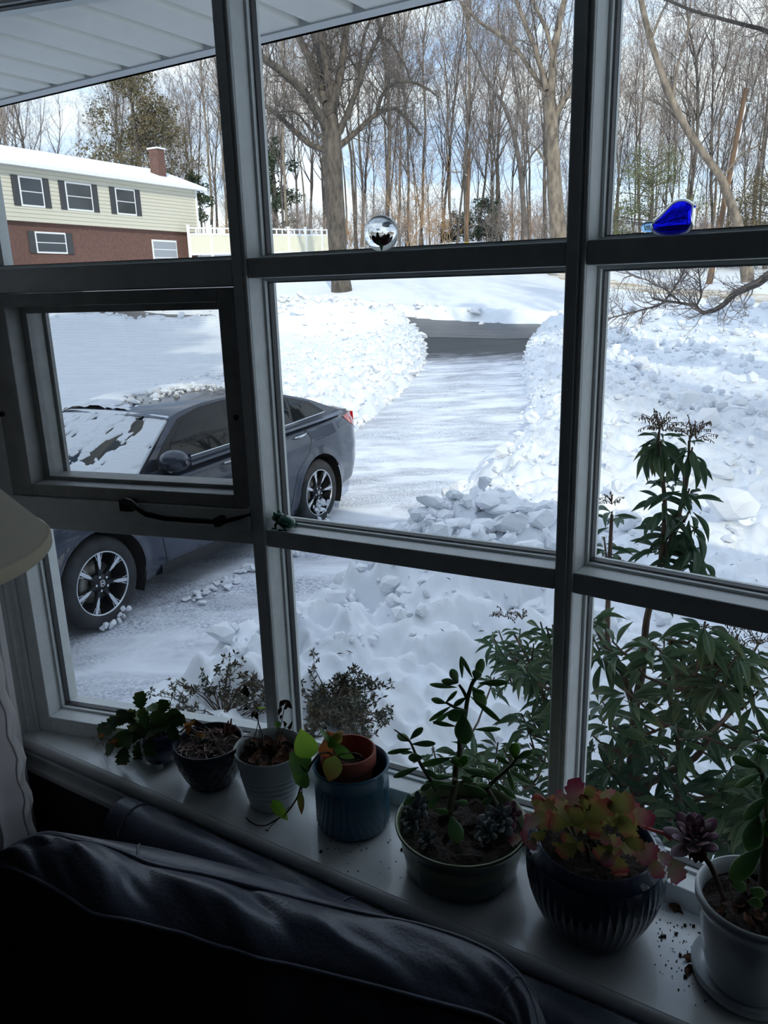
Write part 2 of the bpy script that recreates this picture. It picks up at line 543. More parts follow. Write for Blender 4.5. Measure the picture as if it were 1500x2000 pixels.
ROWS = [(-.96, -.486), (-.4505, .0235), (.0585, TOPZ)]
RAILS = [(SILL, BOTZ), (-.486, -.4505), (.0235, .0585), (TOPZ, .58)]
for k in range(4):
    for i, (z0, z1) in enumerate(RAILS):
        if k == 0 and i == 1: z1 = -.4115
        if k == 0 and i == 2: z0 = .0105
        name = ('bottom_rail', 'crossbar', 'crossbar', 'head_rail')[i]
        obj(name, sbox(MB(), k, 0, LEN[k], 0, FD + (.02 if k == 0 else 0), z0, z1), white_paint, win, smooth=False, bevel=.002)
    for i, (z0, z1) in enumerate(ROWS):
        if k == 0 and i == 1:
            continue
        u0, u1 = 0.0, LEN[k]
        st = MB()                                               # stop, bright perforated spacer, outer frame lip
        for ins, n0, n1 in ((.005, .043, .0515), (.0085, .0665, (.094 if k == 0 else FD - .002))):
            sbox(st, k, u0, u0 + ins, n0, n1, z0, z1); sbox(st, k, u1 - ins, u1, n0, n1, z0, z1)
            sbox(st, k, u0 + ins, u1 - ins, n0, n1, z0, z0 + ins); sbox(st, k, u0 + ins, u1 - ins, n0, n1, z1 - ins, z1)
        obj('glazing_stop', st, white_paint, win, smooth=False)
        s2 = MB(); g0, g1, b = .0535, .0645, .0070
        sbox(s2, k, u0, u0 + b, g0, g1, z0, z1); sbox(s2, k, u1 - b, u1, g0, g1, z0, z1)
        sbox(s2, k, u0 + b, u1 - b, g0, g1, z0, z0 + b); sbox(s2, k, u0 + b, u1 - b, g0, g1, z1 - b, z1)
        obj('spacer_bar', s2, alu, win, smooth=False, label='bright aluminium strip at the edge of the glass')
        gk = MB()
        for b0, b1 in ((.0070, .0080),):
            sbox(gk, k, u0 + b0, u0 + b1, .0525, .0655, z0 + b0, z1 - b0); sbox(gk, k, u1 - b1, u1 - b0, .0525, .0655, z0 + b0, z1 - b0)
            sbox(gk, k, u0 + b1, u1 - b1, .0525, .0655, z0 + b0, z0 + b1); sbox(gk, k, u0 + b1, u1 - b1, .0525, .0655, z1 - b1, z1 - b0)
        obj('gasket', gk, frame_dark, win, smooth=False, label='thin black rubber gasket round the pane')
        obj('pane', sbox(MB(), k, u0 + .002, u1 - .002, .057, .061, z0 + .002, z1 - .002), pane_m, win, smooth=False)
# the awning sash of the left bay
sash = obj('sash', MB(), None, win) if False else None
SU0, SU1, SZ0, SZ1 = .030, LEN[0] - .006, -.4105, .0095
sf = MB(); w = .026
for a in ((SU0, SU0 + w, SZ0, SZ1), (SU1 - w, SU1, SZ0, SZ1), (SU0 + w, SU1 - w, SZ0, SZ0 + w), (SU0 + w, SU1 - w, SZ1 - w, SZ1)):
    sbox(sf, 0, a[0], a[1], -.004, .05, a[2], a[3])
sash = obj('sash', sf, sash_paint, win, smooth=False, bevel=.002, label='grey opening sash with a thin bead round it')
bd = MB()
for a in ((0, SU0 - .002, .0, .1, SZ0 - .03, SZ1 + .03),):
    sbox(bd, 0, *a)
obj('sash_jamb', bd, sash_paint, win, smooth=False)
si = MB(); w2 = .040                                            # inner lip behind the sash face
for a in ((SU0 + w, SU0 + w2, SZ0 + w, SZ1 - w), (SU1 - w2, SU1 - w, SZ0 + w, SZ1 - w), (SU0 + w2, SU1 - w2, SZ0 + w, SZ0 + w2 - .006), (SU0 + w2, SU1 - w2, SZ1 - w2, SZ1 - w)):
    sbox(si, 0, a[0], a[1], .040, .085, a[2], a[3])
obj('sash_lip', si, sash_paint, sash, smooth=False)
obj('pane', sbox(MB(), 0, SU0 + w, SU1 - w, .054, .058, SZ0 + w, SZ1 - w), pane_m, sash, smooth=False)
obj('insect_screen', sbox(MB(), 0, SU0 + w, SU1 - w, .0955, .0962, SZ0 + .01, SZ1 - .01), screen_m, sash, smooth=False)
sl = MB()
for a in ((SU0 + w, SU0 + w2 + .006, SZ0, SZ1), (SU1 - w2 - .006, SU1 - w, SZ0, SZ1), (SU0 + w, SU1 - w, SZ0 + .005, SZ0 + w2 - .008), (SU0 + w, SU1 - w, SZ1 - w2, SZ1)):
    sbox(sl, 0, a[0], a[1], .09, .1, a[2], a[3])
obj('screen_frame', sl, sash_paint, sash, smooth=False)
for u, z in ((.006, -.235), (LEN[0] - .012, -.23)):            # small dark screw heads on the jambs
    obj('screw', MB().tube([sp(0, u, -.006, z), sp(0, u, .004, z)], .0055, 10), bronze, win)
ledge = MB(); sbox(ledge, 0, 0, LEN[0], -.008, .0, -.452, -.4125)
obj('ledge', ledge, white_paint, win, smooth=False, bevel=.002)
# bronze lever handle along the bottom of the sash
hp = []
for (px, py), n in zip([(236, 982), (246, 979), (258, 983), (270, 993), (285, 1004), (320, 1012), (370, 1016), (420, 1019), (440, 1018), (465, 1012), (488, 1005)],
                       [-.02, -.028, -.032, -.034, -.034, -.03, -.028, -.026, -.024, -.018, -.012]):
    d = R3.T @ np.array([px - 750, py - 1000, F_PX])
    nv = np.array([-math.sin(A[0]), math.cos(A[0])])
    s = ((np.array(S[0]) + nv * n) @ nv) / (d[:2] @ nv)
    hp.append(d * s)
hp = np.array(hp)
hm = MB(); up = np.array([0, 0, 1.0]); nv3 = np.array([-math.sin(A[0]), math.cos(A[0]), 0])
ww = np.array([.012, .014, .014, .013, .011, .010, .0095, .009, .009, .008, .004]) * .5
ring = np.array([[p + up * w + nv3 * -.003, p + up * w + nv3 * .003, p - up * w + nv3 * .003, p - up * w - nv3 * .003] for p, w in zip(hp, ww)])
hm.grid(ring, wrap_v=True); hm.ng += [[3, 2, 1, 0], [len(hp) * 4 - 4 + i for i in range(4)]]
handle = obj('lever_handle', hm, bronze, win, smooth=False, bevel=.001, label='long dark bronze lever handle')
b0 = hp[0]
obj('handle_base', MB().obox(b0 - up * .018 + nv3 * -.004 - np.array([.004, 0, 0]), nv3 * .032, np.array([math.cos(A[0]), math.sin(A[0]), 0]) * .03, up * .024), bronze, handle, smooth=False, bevel=.002)
b0 = hp[7]
obj('keeper', MB().obox(b0 - up * .009 - nv3 * .006, nv3 * .028, np.array([math.cos(A[0]), math.sin(A[0]), 0]) * .013, up * .018), bronze, handle, smooth=False, bevel=.001)

# sill board, its nosing and apron, head board, casings
NOSE = .943
poly = [(-1.70, NOSE), (.95, NOSE), (.95, .985)] + [tuple(sp(3, LEN[3] + .03, FD + .05, 0)[:2])] + [tuple(sp(3, 0, FD + .06, 0)[:2]), tuple(sp(2, 0, FD + .06, 0)[:2]), tuple(sp(1, 0, FD + .06, 0)[:2]), tuple(sp(0, -.03, FD + .05, 0)[:2]), (-1.70, .985)]
obj('trim_1', MB().prism(poly, SILL - .03, SILL), sill_paint, kind='structure', smooth=False, label='white painted window sill')
nz = MB()
prof = [(NOSE + .005, -.0005)] + [(NOSE - .014 * math.sin(t), -.016 + .0155 * math.cos(t)) for t in np.linspace(.25, math.pi - .15, 9)] + [(NOSE + .010, -.034), (NOSE + .009, -.038), (NOSE - .004, -.0385), (NOSE - .007, -.043), (NOSE - .003, -.048), (NOSE + .006, -.053), (NOSE + .010, -.060), (NOSE + .010, -.074), (NOSE - .002, -.0745), (NOSE - .008, -.079), (NOSE - .009, -.086), (NOSE - .004, -.092), (NOSE - .004, -.097), (NOSE + .012, -.0975)]
xs = np.linspace(-1.645, .93, 3)
nz.grid(np.array([[(x, y, SILL + z) for y, z in prof] for x in xs]))
obj('trim_2', nz, sill_paint, kind='structure', auto=30)
obj('trim_3', MB().prism(poly, .58, .615), white_paint, kind='structure', smooth=False)
cs = MB()
cs.prism([(-1.70, .93), (-1.648, .93), (-1.612, .974), (-1.612, 1.09), (-1.70, 1.09)], SILL, .60)
cs.tube([(-1.640, .944, SILL), (-1.640, .944, .60)], .006, 10); cs.tube([(-1.628, .958, SILL), (-1.628, .958, .60)], .005, 10); cs.tube([(-1.615, .972, SILL), (-1.615, .972, .60)], .006, 10)
obj('trim_4', cs, white_paint, kind='structure', smooth=False)
cs = MB().prism([(.865, 1.09), (.865, .974), (.90, .93), (.95, .93), (.95, 1.09)], SILL, .60)
obj('trim_5', cs, white_paint, kind='structure', smooth=False)

# ------------------------------------------------------------------ eave and roof
eave = struct('eave', (0, 1.5, .62)); tag(eave, 'white ribbed vinyl soffit and fascia of the roof overhang')
EZ, EY0, EY1 = .62, 1.10, 1.742
pm = MB(); w = .140
sec = [(-.079, .012), (-.079, 0), (-.062, 0), (.062, 0), (.079, 0)]
prof = [(-.0795, .034), (-.0690, .034), (-.0620, .0), (.0620, 0), (.0690, .034), (.0795, .034), (.0795, .038), (-.0795, .038)]
pm.grid(np.array([[(x, y, z) for x, z in prof] for y in (EY0 - 1.4, EY1 - 1.4)]), wrap_v=True)
pmesh = pm.mesh('soffit_panel', soffit_m, smooth=False)
for k in range(40):
    inst('panel', pmesh, eave, Matrix.Translation((-1.842 - .0 + (k - 24) * .159, 1.4, EZ)))
sx = MB(); sx.box((-9.4, EY0, EZ), (-1.842 - 24.5 * .159, EY1, EZ + .018)); sx.box((-1.842 + 15.5 * .159, EY0, EZ), (9.4, EY1, EZ + .018))
obj('soffit_run', sx, soffit_m, eave, smooth=False)
fs = MB(); fs.box((-9.5, 1.742, EZ - .004), (9.5, 1.80, EZ + .002)); fs.box((-9.5, 1.785, EZ - .004), (9.5, 1.80, EZ + .17)); fs.box((-9.5, 1.742, EZ + .002), (9.5, 1.746, EZ + .02))
obj('fascia', fs, fascia_m, eave, smooth=False)
rf = MB()
v = []
for x in (-9.6, 9.6):
    v += [(x, 1.83, EZ + .16), (x, 1.83, EZ + .24), (x, -3.6, EZ + 1.9), (x, -3.6, EZ + 1.8), (x, -9, EZ + .24), (x, -9, EZ + .16)]
rf.add(v, [(0, 1, 7, 6), (1, 2, 8, 7), (2, 4, 10, 8), (4, 5, 11, 10), (5, 3, 9, 11), (3, 0, 6, 9)], ngons=[[0, 3, 5, 4, 2, 1], [6, 7, 8, 10, 11, 9]])
obj('roof', rf, shingle, kind='structure', smooth=False)
bx = MB(); bx.box((-9.2, -8.6, GROUND - .3), (-9.0, WY1, EZ + .1)); bx.box((9.0, -8.6, GROUND - .3), (9.2, WY1, EZ + .1)); bx.box((-9.2, -8.8, GROUND - .3), (9.2, -8.6, EZ + .1))
obj('wall_house', bx, siding_m, kind='structure', smooth=False)
# ------------------------------------------------------------------ the yard, driveway and street
ctrl = [(-12.9, 24.8, -2.2), (-12.0, 28.6, -2.1), (-15.0, 28.8, -1.95), (-18, 34.6, -1.75), (-19.7, 31.3, -1.78), (-13.1, 36.7, -1.85), (-10.1, 34.6, -1.93)]
for px, py, r in ((668, 572, 47), (560, 558, 52), (1000, 545, 60), (1090, 585, 47), (600, 499, 70), (430, 502, 63), (100, 525, 54), (300, 515, 60), (910, 473, 80), (780, 490, 82),
                  (250, 625, 42), (100, 625, 42), (250, 598, 50), (430, 598, 50), (1400, 640, 29), (1500, 590, 48), (1300, 572, 54), (1120, 540, 64), (1385, 560, 58), (1460, 556, 55), (1420, 515, 85), (1200, 505, 90), (-120, 560, 46)):
    ctrl.append(tuple(at_r(px, py, r)))
for r in (2, 5, 9, 14):
    for a in (-85, -60, -35, -10, 20, 50):
        ctrl.append((r * math.sin(math.radians(a)), r * math.cos(math.radians(a)), GROUND))
for a, z in ((-30, GROUND + .02), (-60, GROUND + .1), (-5, GROUND + .05), (15, GROUND + .05)):
    ctrl.append((20 * math.sin(math.radians(a)), 20 * math.cos(math.radians(a)), z))
for a in (-95, -75, -55, -35, -15, 5, 25, 50):
    ctrl.append((130 * math.sin(math.radians(a)), 130 * math.cos(math.radians(a)), 7.5))
ctrl += [(12, 30, -1.9), (20, 45, -1.2), (25, 15, -2.2)]
CT = np.array(ctrl)


def _k(d2):
    return 0.5 * d2 * np.log(d2 + 1e-9)


_d2 = ((CT[:, None, :2] - CT[None, :, :2]) ** 2).sum(-1)
_n = len(CT)
_A = np.zeros((_n + 3, _n + 3)); _A[:_n, :_n] = _k(_d2) + np.eye(_n) * 8.0
_A[:_n, _n] = 1; _A[:_n, _n + 1:] = CT[:, :2]; _A[_n:, :_n] = _A[:_n, _n:].T
_W = np.linalg.solve(_A, np.concatenate([CT[:, 2], np.zeros(3)]))


def base_z(x, y):
    x, y = np.asarray(x, float), np.asarray(y, float)
    sh = x.shape
    p = np.stack([x.ravel(), y.ravel()], 1)
    out = np.zeros(len(p))
    for i in range(0, len(p), 20000):
        q = p[i:i + 20000]
        out[i:i + 20000] = _k(((q[:, None] - CT[None, :, :2]) ** 2).sum(-1)) @ _W[:_n] + _W[_n] + q @ _W[_n + 1:]
    r = np.hypot(p[:, 0], p[:, 1])
    f = np.clip((r - 10) / 8, 0, 1)
    out = GROUND * (1 - f) + out * f                            # dead level beside the house
    return out.reshape(sh)


DY = [1.2, 2.5, 4.0, 5.8, 6.8, 9.1, 11.1, 14.2, 18, 23, 27, 29, 31, 34]
DR = [-3.0, -3.3, -3.05, -3.43, -3.65, -4.15, -4.55, -5.7, -7.3, -9.3, -10.8, -11.4, -10.6, -9]
DLY = [1.2, 4, 6.5, 8.5, 10.9, 14, 19.5, 24, 27, 29, 30.5, 34]
DL = [-6.9, -6.8, -6.7, -6.6, -7.3, -8.5, -10.9, -13.2, -14.9, -17, -20, -24]
S_C, S_K, S_W = 33.4, 0.19, 3.3                                 # street: centre line y = S_C + S_K (x + 12), half width


def edges(x, y):
    """Signed distance outside the cleared driveway and outside the street (negative inside)."""
    xr, xl = np.interp(y, DY, DR), np.interp(y, DLY, DL)
    wob = (fbm(x * 1.3, y * 1.3, 3, 5) - .5) * .5
    dd = np.maximum(x - xr, xl - x) + wob
    dd = np.where((y < 31) & (y > 1.1), dd, 9.0)
    ds = np.abs(y - S_C - S_K * (x + 12)) - S_W + (fbm(x * .5, y * .5, 3, 9) - .5) * .7
    side = np.where(x - xr > xl - x, 1, -1)                     # 1: right of the driveway
    return dd, ds, side


ROAD2 = np.array([at_r(1065, 531, 70)[:2], at_r(1120, 541, 64)[:2], at_r(1300, 573, 54)[:2], at_r(1500, 592, 48)[:2], (1.5, 44.5), (14, 41)])


def d_line(x, y, P):
    best = np.full(x.shape, 1e9)
    for a, b in zip(P[:-1], P[1:]):
        ab = b - a
        t = np.clip(((x - a[0]) * ab[0] + (y - a[1]) * ab[1]) / (ab @ ab), 0, 1)
        best = np.minimum(best, np.hypot(x - a[0] - t * ab[0], y - a[1] - t * ab[1]))
    return best


def pile(x, y):
    """Shovelled heap between the driveway and the shrubs, close to the house."""
    g = np.exp(-(((x + 2.3) / .8) ** 2 + ((y - 4.2) / .7) ** 2) ** 1.2)
    g2 = np.exp(-(((x + 1.7) / 1.0) ** 2 + ((y - 5.4) / 1.0) ** 2) ** 1.2)
    return .17 * g + .10 * g2


def snow_h(x, y):
    dd, ds, side = edges(x, y)
    d2 = d_line(x, y, ROAD2)
    near = np.clip(1 - (np.hypot(x, y) - 30) / 40, .25, 1)
    deep = .17 + .05 * (fbm(x * .35, y * .35, 3, 3) - .5)
    lump = ridged(x * 2.6, y * 2.6, 3, 11)
    big = ridged(x * .9, y * .9, 2, 19)
    wr = np.where(side > 0, 1.5, 1.3)
    fine = ridged(x * 5.2, y * 5.2, 2, 37)
    bank = np.exp(-((np.clip(dd, 0, 9) - .8) / wr) ** 2) * (.06 + .20 * big + .12 * lump + .05 * fine) * np.clip(dd / .8, .25, 1)
    rough = np.where(side > 0, np.exp(-np.clip(dd - .5, 0, 99) / 3.2), np.exp(-np.clip(dd - .5, 0, 99) / 3.4))
    rough = np.maximum(rough, np.where((x > -4) & (y > 3) & (y < 26), .75 * np.exp(-np.clip(x - 3, 0, 9) / 3), 0)) * np.clip(dd * 2, 0, 1)
    far_bank = np.exp(-((np.clip(ds, 0, 9) - .7) / .9) ** 2) * (.16 + .34 * ridged(x * .8, y * .8, 3, 23)) * np.where(x < -29, .6, 1) + np.exp(-(((x + 20.5) / 3.6) ** 2 + ((y - 28.2) / 1.6) ** 2)) * (.45 + .6 * lump)
    h = deep + bank + far_bank + rough * (.24 * (lump - .45) + .14 * (ridged(x * 6.5, y * 6.5, 2, 29) - .5)) + pile(x, y) * (.25 + .9 * lump + .5 * fine)
    h = h + .015 * (fbm(x * 5, y * 5, 3, 41) - .5)
    cut = np.clip(np.minimum(dd, ds) / .25, 0, 1)
    cut = np.minimum(cut, np.clip((d2 - 1.6) / .6, 0, 1))
    cut = cut * cut * (3 - 2 * cut)
    wall = np.clip((y - 1.2) / .5, .35, 1)                      # thin next to the house
    return np.where(cut > 0, h * cut * wall, 0) - .07 * (1 - cut)


snow_m = mat('snow', lin(230, 233, 237), 0.62, col2=lin(220, 225, 232), nscale=1.2, bump=0.6, bscale=11, spec=0.3)
chunk_m = mat('snow_chunk', lin(224, 227, 232), 0.6, bump=0.35, bscale=12, spec=0.3)
GA = np.linspace(math.radians(-84), math.radians(42), 700)
GR = np.concatenate([np.geomspace(1.45, 60, 430), np.geomspace(62, 190, 40)])
RR, AA = np.meshgrid(GR, GA, indexing='ij')
GX, GY = RR * np.sin(AA), RR * np.cos(AA)
GZ = base_z(GX, GY) + snow_h(GX, GY)
gm = MB()
n_a = len(GA)
idx = np.arange(GX.size).reshape(GX.shape)
qq = np.stack([idx[:-1, :-1], idx[:-1, 1:], idx[1:, 1:], idx[1:, :-1]], -1).reshape(-1, 4)
ok = (GY.ravel()[qq] > 1.08).all(1)
gm.add(np.stack([GX, GY, GZ], -1).reshape(-1, 3), qq[ok][:, ::-1])
obj('ground', gm, snow_m, kind='structure')


def strip(name, P0, P1, n, m, lift, mt, zf=None):
    """Ribbon between two polylines, n along and m across, following the ground."""
    u = np.linspace(0, 1, n)
    def res(P):
        P = np.asarray(P, float); d = np.concatenate([[0], np.cumsum(np.linalg.norm(np.diff(P, axis=0), axis=1))]); d /= d[-1]
        return np.stack([np.interp(u, d, P[:, 0]), np.interp(u, d, P[:, 1])], 1)
    a, b = res(P0), res(P1)
    t = np.linspace(0, 1, m)[None, :, None]
    XY = a[:, None] * (1 - t) + b[:, None] * t
    Z = base_z(XY[..., 0], XY[..., 1]) + lift
    if zf is not None:
        Z = Z + zf(XY[..., 0], XY[..., 1])
    return obj(name, MB().grid(np.concatenate([XY, Z[..., None]], -1)[:, ::-1]), mt, kind='structure')


def drive_mat():
    """Scraped, streaky packed snow over asphalt; bare asphalt near the street (object Y)."""
    m = mat('scraped_snow', lin(226, 231, 240), 0.6, bump=0.25, bscale=9)
    t = m.node_tree; b = t.nodes['Principled BSDF']
    tc = t.nodes.new('ShaderNodeTexCoord'); N = t.nodes.new; K = t.links.new
    mp = N('ShaderNodeMapping'); mp.vector_type = 'TEXTURE'; mp.inputs['Rotation'].default_value = (0, 0, math.radians(36)); mp.inputs['Scale'].default_value = (1.25, .55, 1)
    n1 = N('ShaderNodeTexNoise'); n1.inputs['Scale'].default_value = 1.0; n1.inputs['Detail'].default_value = 7; n1.inputs['Roughness'].default_value = .72; n1.inputs['Distortion'].default_value = .6
    K(tc.outputs['Object'], mp.inputs[0]); K(mp.outputs[0], n1.inputs['Vector'])
    sp_ = N('ShaderNodeSeparateXYZ'); K(tc.outputs['Object'], sp_.inputs[0])
    far = N('ShaderNodeMapRange'); far.inputs['From Min'].default_value = 20.5; far.inputs['From Max'].default_value = 25.5; far.inputs['To Min'].default_value = 0; far.inputs['To Max'].default_value = .62
    K(sp_.outputs['Y'], far.inputs['Value'])
    ad = N('ShaderNodeMath'); ad.operation = 'ADD'; K(n1.outputs['Fac'], ad.inputs[0]); K(far.outputs[0], ad.inputs[1])
    r = N('ShaderNodeValToRGB'); e = r.color_ramp.elements
    e[0].position, e[0].color = .45, lin(232, 236, 243)
    e[1].position, e[1].color = .95, lin(52, 55, 60)
    k = e.new(.60); k.color = lin(204, 206, 214)
    k = e.new(.76); k.color = lin(150, 152, 160)
    K(ad.outputs[0], r.inputs[0])
    mp2 = N('ShaderNodeMapping'); mp2.inputs['Scale'].default_value = (1, 1, 1)
    n2 = N('ShaderNodeTexNoise'); n2.inputs['Scale'].default_value = 46; n2.inputs['Detail'].default_value = 8; n2.inputs['Roughness'].default_value = .75
    K(tc.outputs['Object'], n2.inputs['Vector'])
    r2 = N('ShaderNodeValToRGB'); r2.color_ramp.elements[0].position = .40; r2.color_ramp.elements[0].color = lin(150, 156, 168); r2.color_ramp.elements[1].position = .58; r2.color_ramp.elements[1].color = (1, 1, 1, 1)
    K(n2.outputs['Fac'], r2.inputs[0])
    n3 = N('ShaderNodeTexNoise'); n3.inputs['Scale'].default_value = 1.1; n3.inputs['Detail'].default_value = 4; K(mp.outputs[0], n3.inputs['Vector'])
    r3 = N('ShaderNodeValToRGB'); r3.color_ramp.elements[0].position = .42; r3.color_ramp.elements[1].position = .6; K(n3.outputs['Fac'], r3.inputs[0])
    mx = N('ShaderNodeMixRGB'); mx.blend_type = 'MULTIPLY'; K(r3.outputs[0], mx.inputs[0]); K(r.outputs[0], mx.inputs[1]); K(r2.outputs[0], mx.inputs[2])
    K(mx.outputs[0], b.inputs['Base Color'])
    return m


asphalt_m = mat('street_asphalt', lin(70, 72, 76), 0.5, col2=lin(98, 99, 102), nscale=2.2, ndetail=6, stretch=(.25, 1.5, 1), bump=.2, bscale=30)
sand_m = mat('sanded_road', lin(182, 166, 140), 0.8, col2=lin(225, 222, 218), nscale=.9, ndetail=5, stretch=(.3, 1.6, 1), lo=.42, hi=.62)
strip('driveway', list(zip(DL, DLY))[:-1], list(zip(np.interp(np.array(DLY), DY, DR) + .25, DLY))[:-1], 240, 60, -.012, drive_mat(), lambda x, y: .05 * (fbm(x * 3, y * 3, 4, 61) - .5) * np.clip((27 - y) / 4, 0, 1))
xs = np.linspace(-75, 30, 50)
strip('street', np.stack([xs, S_C + S_K * (xs + 12) - S_W - .6], 1), np.stack([xs, S_C + S_K * (xs + 12) + S_W + .6], 1), 200, 14, .0, asphalt_m)
_t = np.gradient(ROAD2, axis=0); _t /= np.linalg.norm(_t, axis=1, keepdims=True); _nn = np.stack([-_t[:, 1], _t[:, 0]], 1)
strip('side_road', ROAD2 + _nn * 2.1, ROAD2 - _nn * 2.1, 80, 10, .03, sand_m)

# ------------------------------------------------------------------ lumps of shovelled snow
chunk_meshes = []
for v in range(9):
    rg = np.random.default_rng(100 + v)
    b = bmesh.new()
    bmesh.ops.create_icosphere(b, subdivisions=2 if v < 6 else 1, radius=.5)
    flat = rg.uniform(.35, .8)
    cuts = [(rg.normal(size=3), rg.uniform(.22, .42)) for _ in range(7)]
    for vt in b.verts:
        p = np.array(vt.co)
        for nrm, d in cuts:                                     # chop planar facets: broken slabs
            nrm = nrm / np.linalg.norm(nrm); s = p @ nrm
            if s > d: p = p - nrm * (s - d)
        p = p * np.array([1, rg.uniform(.7, 1), flat]) + rg.normal(size=3) * .018
        vt.co = p
    me = bpy.data.meshes.new('snow_chunk'); b.to_mesh(me); b.free()
    me.materials.append(chunk_m)
    me.polygons.foreach_set('use_smooth', np.full(len(me.polygons), False))
    chunk_meshes.append(me)


def ground_z(x, y):
    x, y = np.atleast_1d(np.asarray(x, float)), np.atleast_1d(np.asarray(y, float))
    return base_z(x, y) + snow_h(x, y)


def bank(name, label, spots, seed, group='banks of shovelled snow'):
    rg = random.Random(seed)
    c = np.mean([s[:2] for s in spots], axis=0)
    root = thing(name, label, 'snow bank', (c[0], c[1], float(ground_z(c[0], c[1])[0])), group)
    Z = ground_z([s[0] for s in spots], [s[1] for s in spots])
    for (x, y, s), z in zip(spots, Z):
        M = Matrix.Translation((x, y, z + s * rg.uniform(.05, .32))) @ Matrix.Rotation(rg.uniform(0, 6.28), 4, 'Z') @ Matrix.Rotation(rg.gauss(0, .35), 4, 'X') @ Matrix.Rotation(rg.gauss(0, .35), 4, 'Y') @ Matrix.Diagonal((s, s * rg.uniform(.7, 1.3), s * rg.uniform(.7, 1.1), 1))
        inst('snow_chunk', chunk_meshes[rg.randrange(9)], root, M)
    return root


def scatter(n, seed, fx, smin, smax, dmin, dmax, side, y0, y1):
    rg = random.Random(seed); out = []
    tries = 0
    while len(out) < n and tries < n * 80:
        tries += 1
        y = rg.uniform(y0, y1); d = dmin + (dmax - dmin) * rg.random() ** 1.6
        x = np.interp(y, DY, DR) + d if side > 0 else np.interp(y, DLY, DL) - d
        if fx is not None and not fx(x, y): continue
        out.append((x, y, smin + (smax - smin) * rg.random() ** 2.2))
    return out


def loose_lumps(root, n, seed, side, dmin, dmax, y0, y1, smin, smax, fx=None, spots=None):
    """Lumps too many to count, joined into one part of their bank."""
    rg = np.random.default_rng(seed)
    sp_ = spots if spots is not None else scatter(n, seed, fx, smin, smax, dmin, dmax, side, y0, y1)
    Z = ground_z([q[0] for q in sp_], [q[1] for q in sp_])
    base = []
    for me in chunk_meshes:
        v = np.empty(len(me.vertices) * 3, np.float32); me.vertices.foreach_get('co', v)
        base.append((v.reshape(-1, 3), np.array([p.vertices[:] for p in me.polygons])))
    mb = MB()
    for (x, y, s), z in zip(sp_, Z):
        v, f = base[6 + rg.integers(0, 3)]
        a, b = rg.uniform(0, 6.28), rg.normal() * .5
        Rz = np.array([[math.cos(a), -math.sin(a), 0], [math.sin(a), math.cos(a), 0], [0, 0, 1]]); Rx = np.array([[1, 0, 0], [0, math.cos(b), -math.sin(b)], [0, math.sin(b), math.cos(b)]])
        mb.add((v * s * rg.uniform(.7, 1.2, 3)) @ (Rz @ Rx).T + [x, y, z + s * rg.uniform(.05, .3)], tris=f)
    o = obj('loose_lumps', mb, chunk_m, root, smooth=False); o['kind'] = 'stuff'


rp = random.Random(31)
pile_spots = []
for _ in range(330):
    a, r = rp.uniform(0, 6.28), abs(rp.gauss(0, .85))
    x, y = -2.3 + r * math.cos(a) * 1.15, 4.25 + r * math.sin(a) * 1.1
    if x < np.interp(y, DY, DR) + .1 or y < 2.6: continue
    pile_spots.append((x, y, min(.30, .035 + .24 * rp.random() ** 2.2)))
b_heap = bank('snow_heap', 'heap of broken snow slabs just outside the window in the house shade', pile_spots, 41)
b_right = bank('snow_bank', 'bank of sunlit broken snow along the right edge of the driveway', scatter(300, 5, None, .05, .30, .15, 2.6, 1, 5.2, 26), 42)
b_left = bank('snow_bank', 'bank of lumpy snow along the left edge of the driveway behind the car', scatter(300, 6, lambda x, y: y > 9.0 or x < -7.6, (.06), .42, .1, 5.6, -1, 8.6, 29.5), 43)
rf_spots = []
for _ in range(290):
    y = rp.uniform(6, 27) if rp.random() < .55 else rp.uniform(22, 29)
    x = np.interp(y, DY, DR) + rp.uniform(2.2, 9.5 + y * .1)
    rf_spots.append((x, y, .09 + .5 * rp.random() ** 2.2))
b_field = bank('snow_field', 'trampled yard snow strewn with slabs behind the tall evergreen shrub', rf_spots, 44)
sp2 = []
for _ in range(240):
    x = rp.uniform(-48, 8)
    side = -1 if rp.random() < .62 else 1
    d = abs(rp.gauss(.2, .6))
    y = S_C + S_K * (x + 12) + side * (S_W + .2 + d)
    if side < 0 and -19 < x < -10.6: continue
    sp2.append((x, y, .15 + .6 * rp.random() ** 2))
b_plow = bank('plow_bank', 'ridge of plowed snow lumps along both sides of the street', sp2, 45)
loose_lumps(b_right, 1500, 61, 1, .0, 3.2, 5.0, 28, .03, .20)
loose_lumps(b_left, 1900, 62, -1, .0, 6.0, 8.6, 30, .05, .30, lambda x, y: y > 9.0 or x < -7.6)
loose_lumps(b_field, 1700, 63, 1, 2.2, 14, 7, 30, .04, .30)
loose_lumps(b_heap, 0, 64, 1, 0, 0, 0, 0, 0, 0, spots=[(x + rp.gauss(0, .15), y + rp.gauss(0, .15), s * .5) for x, y, s in pile_spots * 2 if x > np.interp(y, DY, DR) + .3])
loose_lumps(b_plow, 0, 65, 1, 0, 0, 0, 0, 0, 0, spots=[(x + rp.gauss(0, .5), y + rp.gauss(0, .4), s * .6) for x, y, s in sp2 * 4])
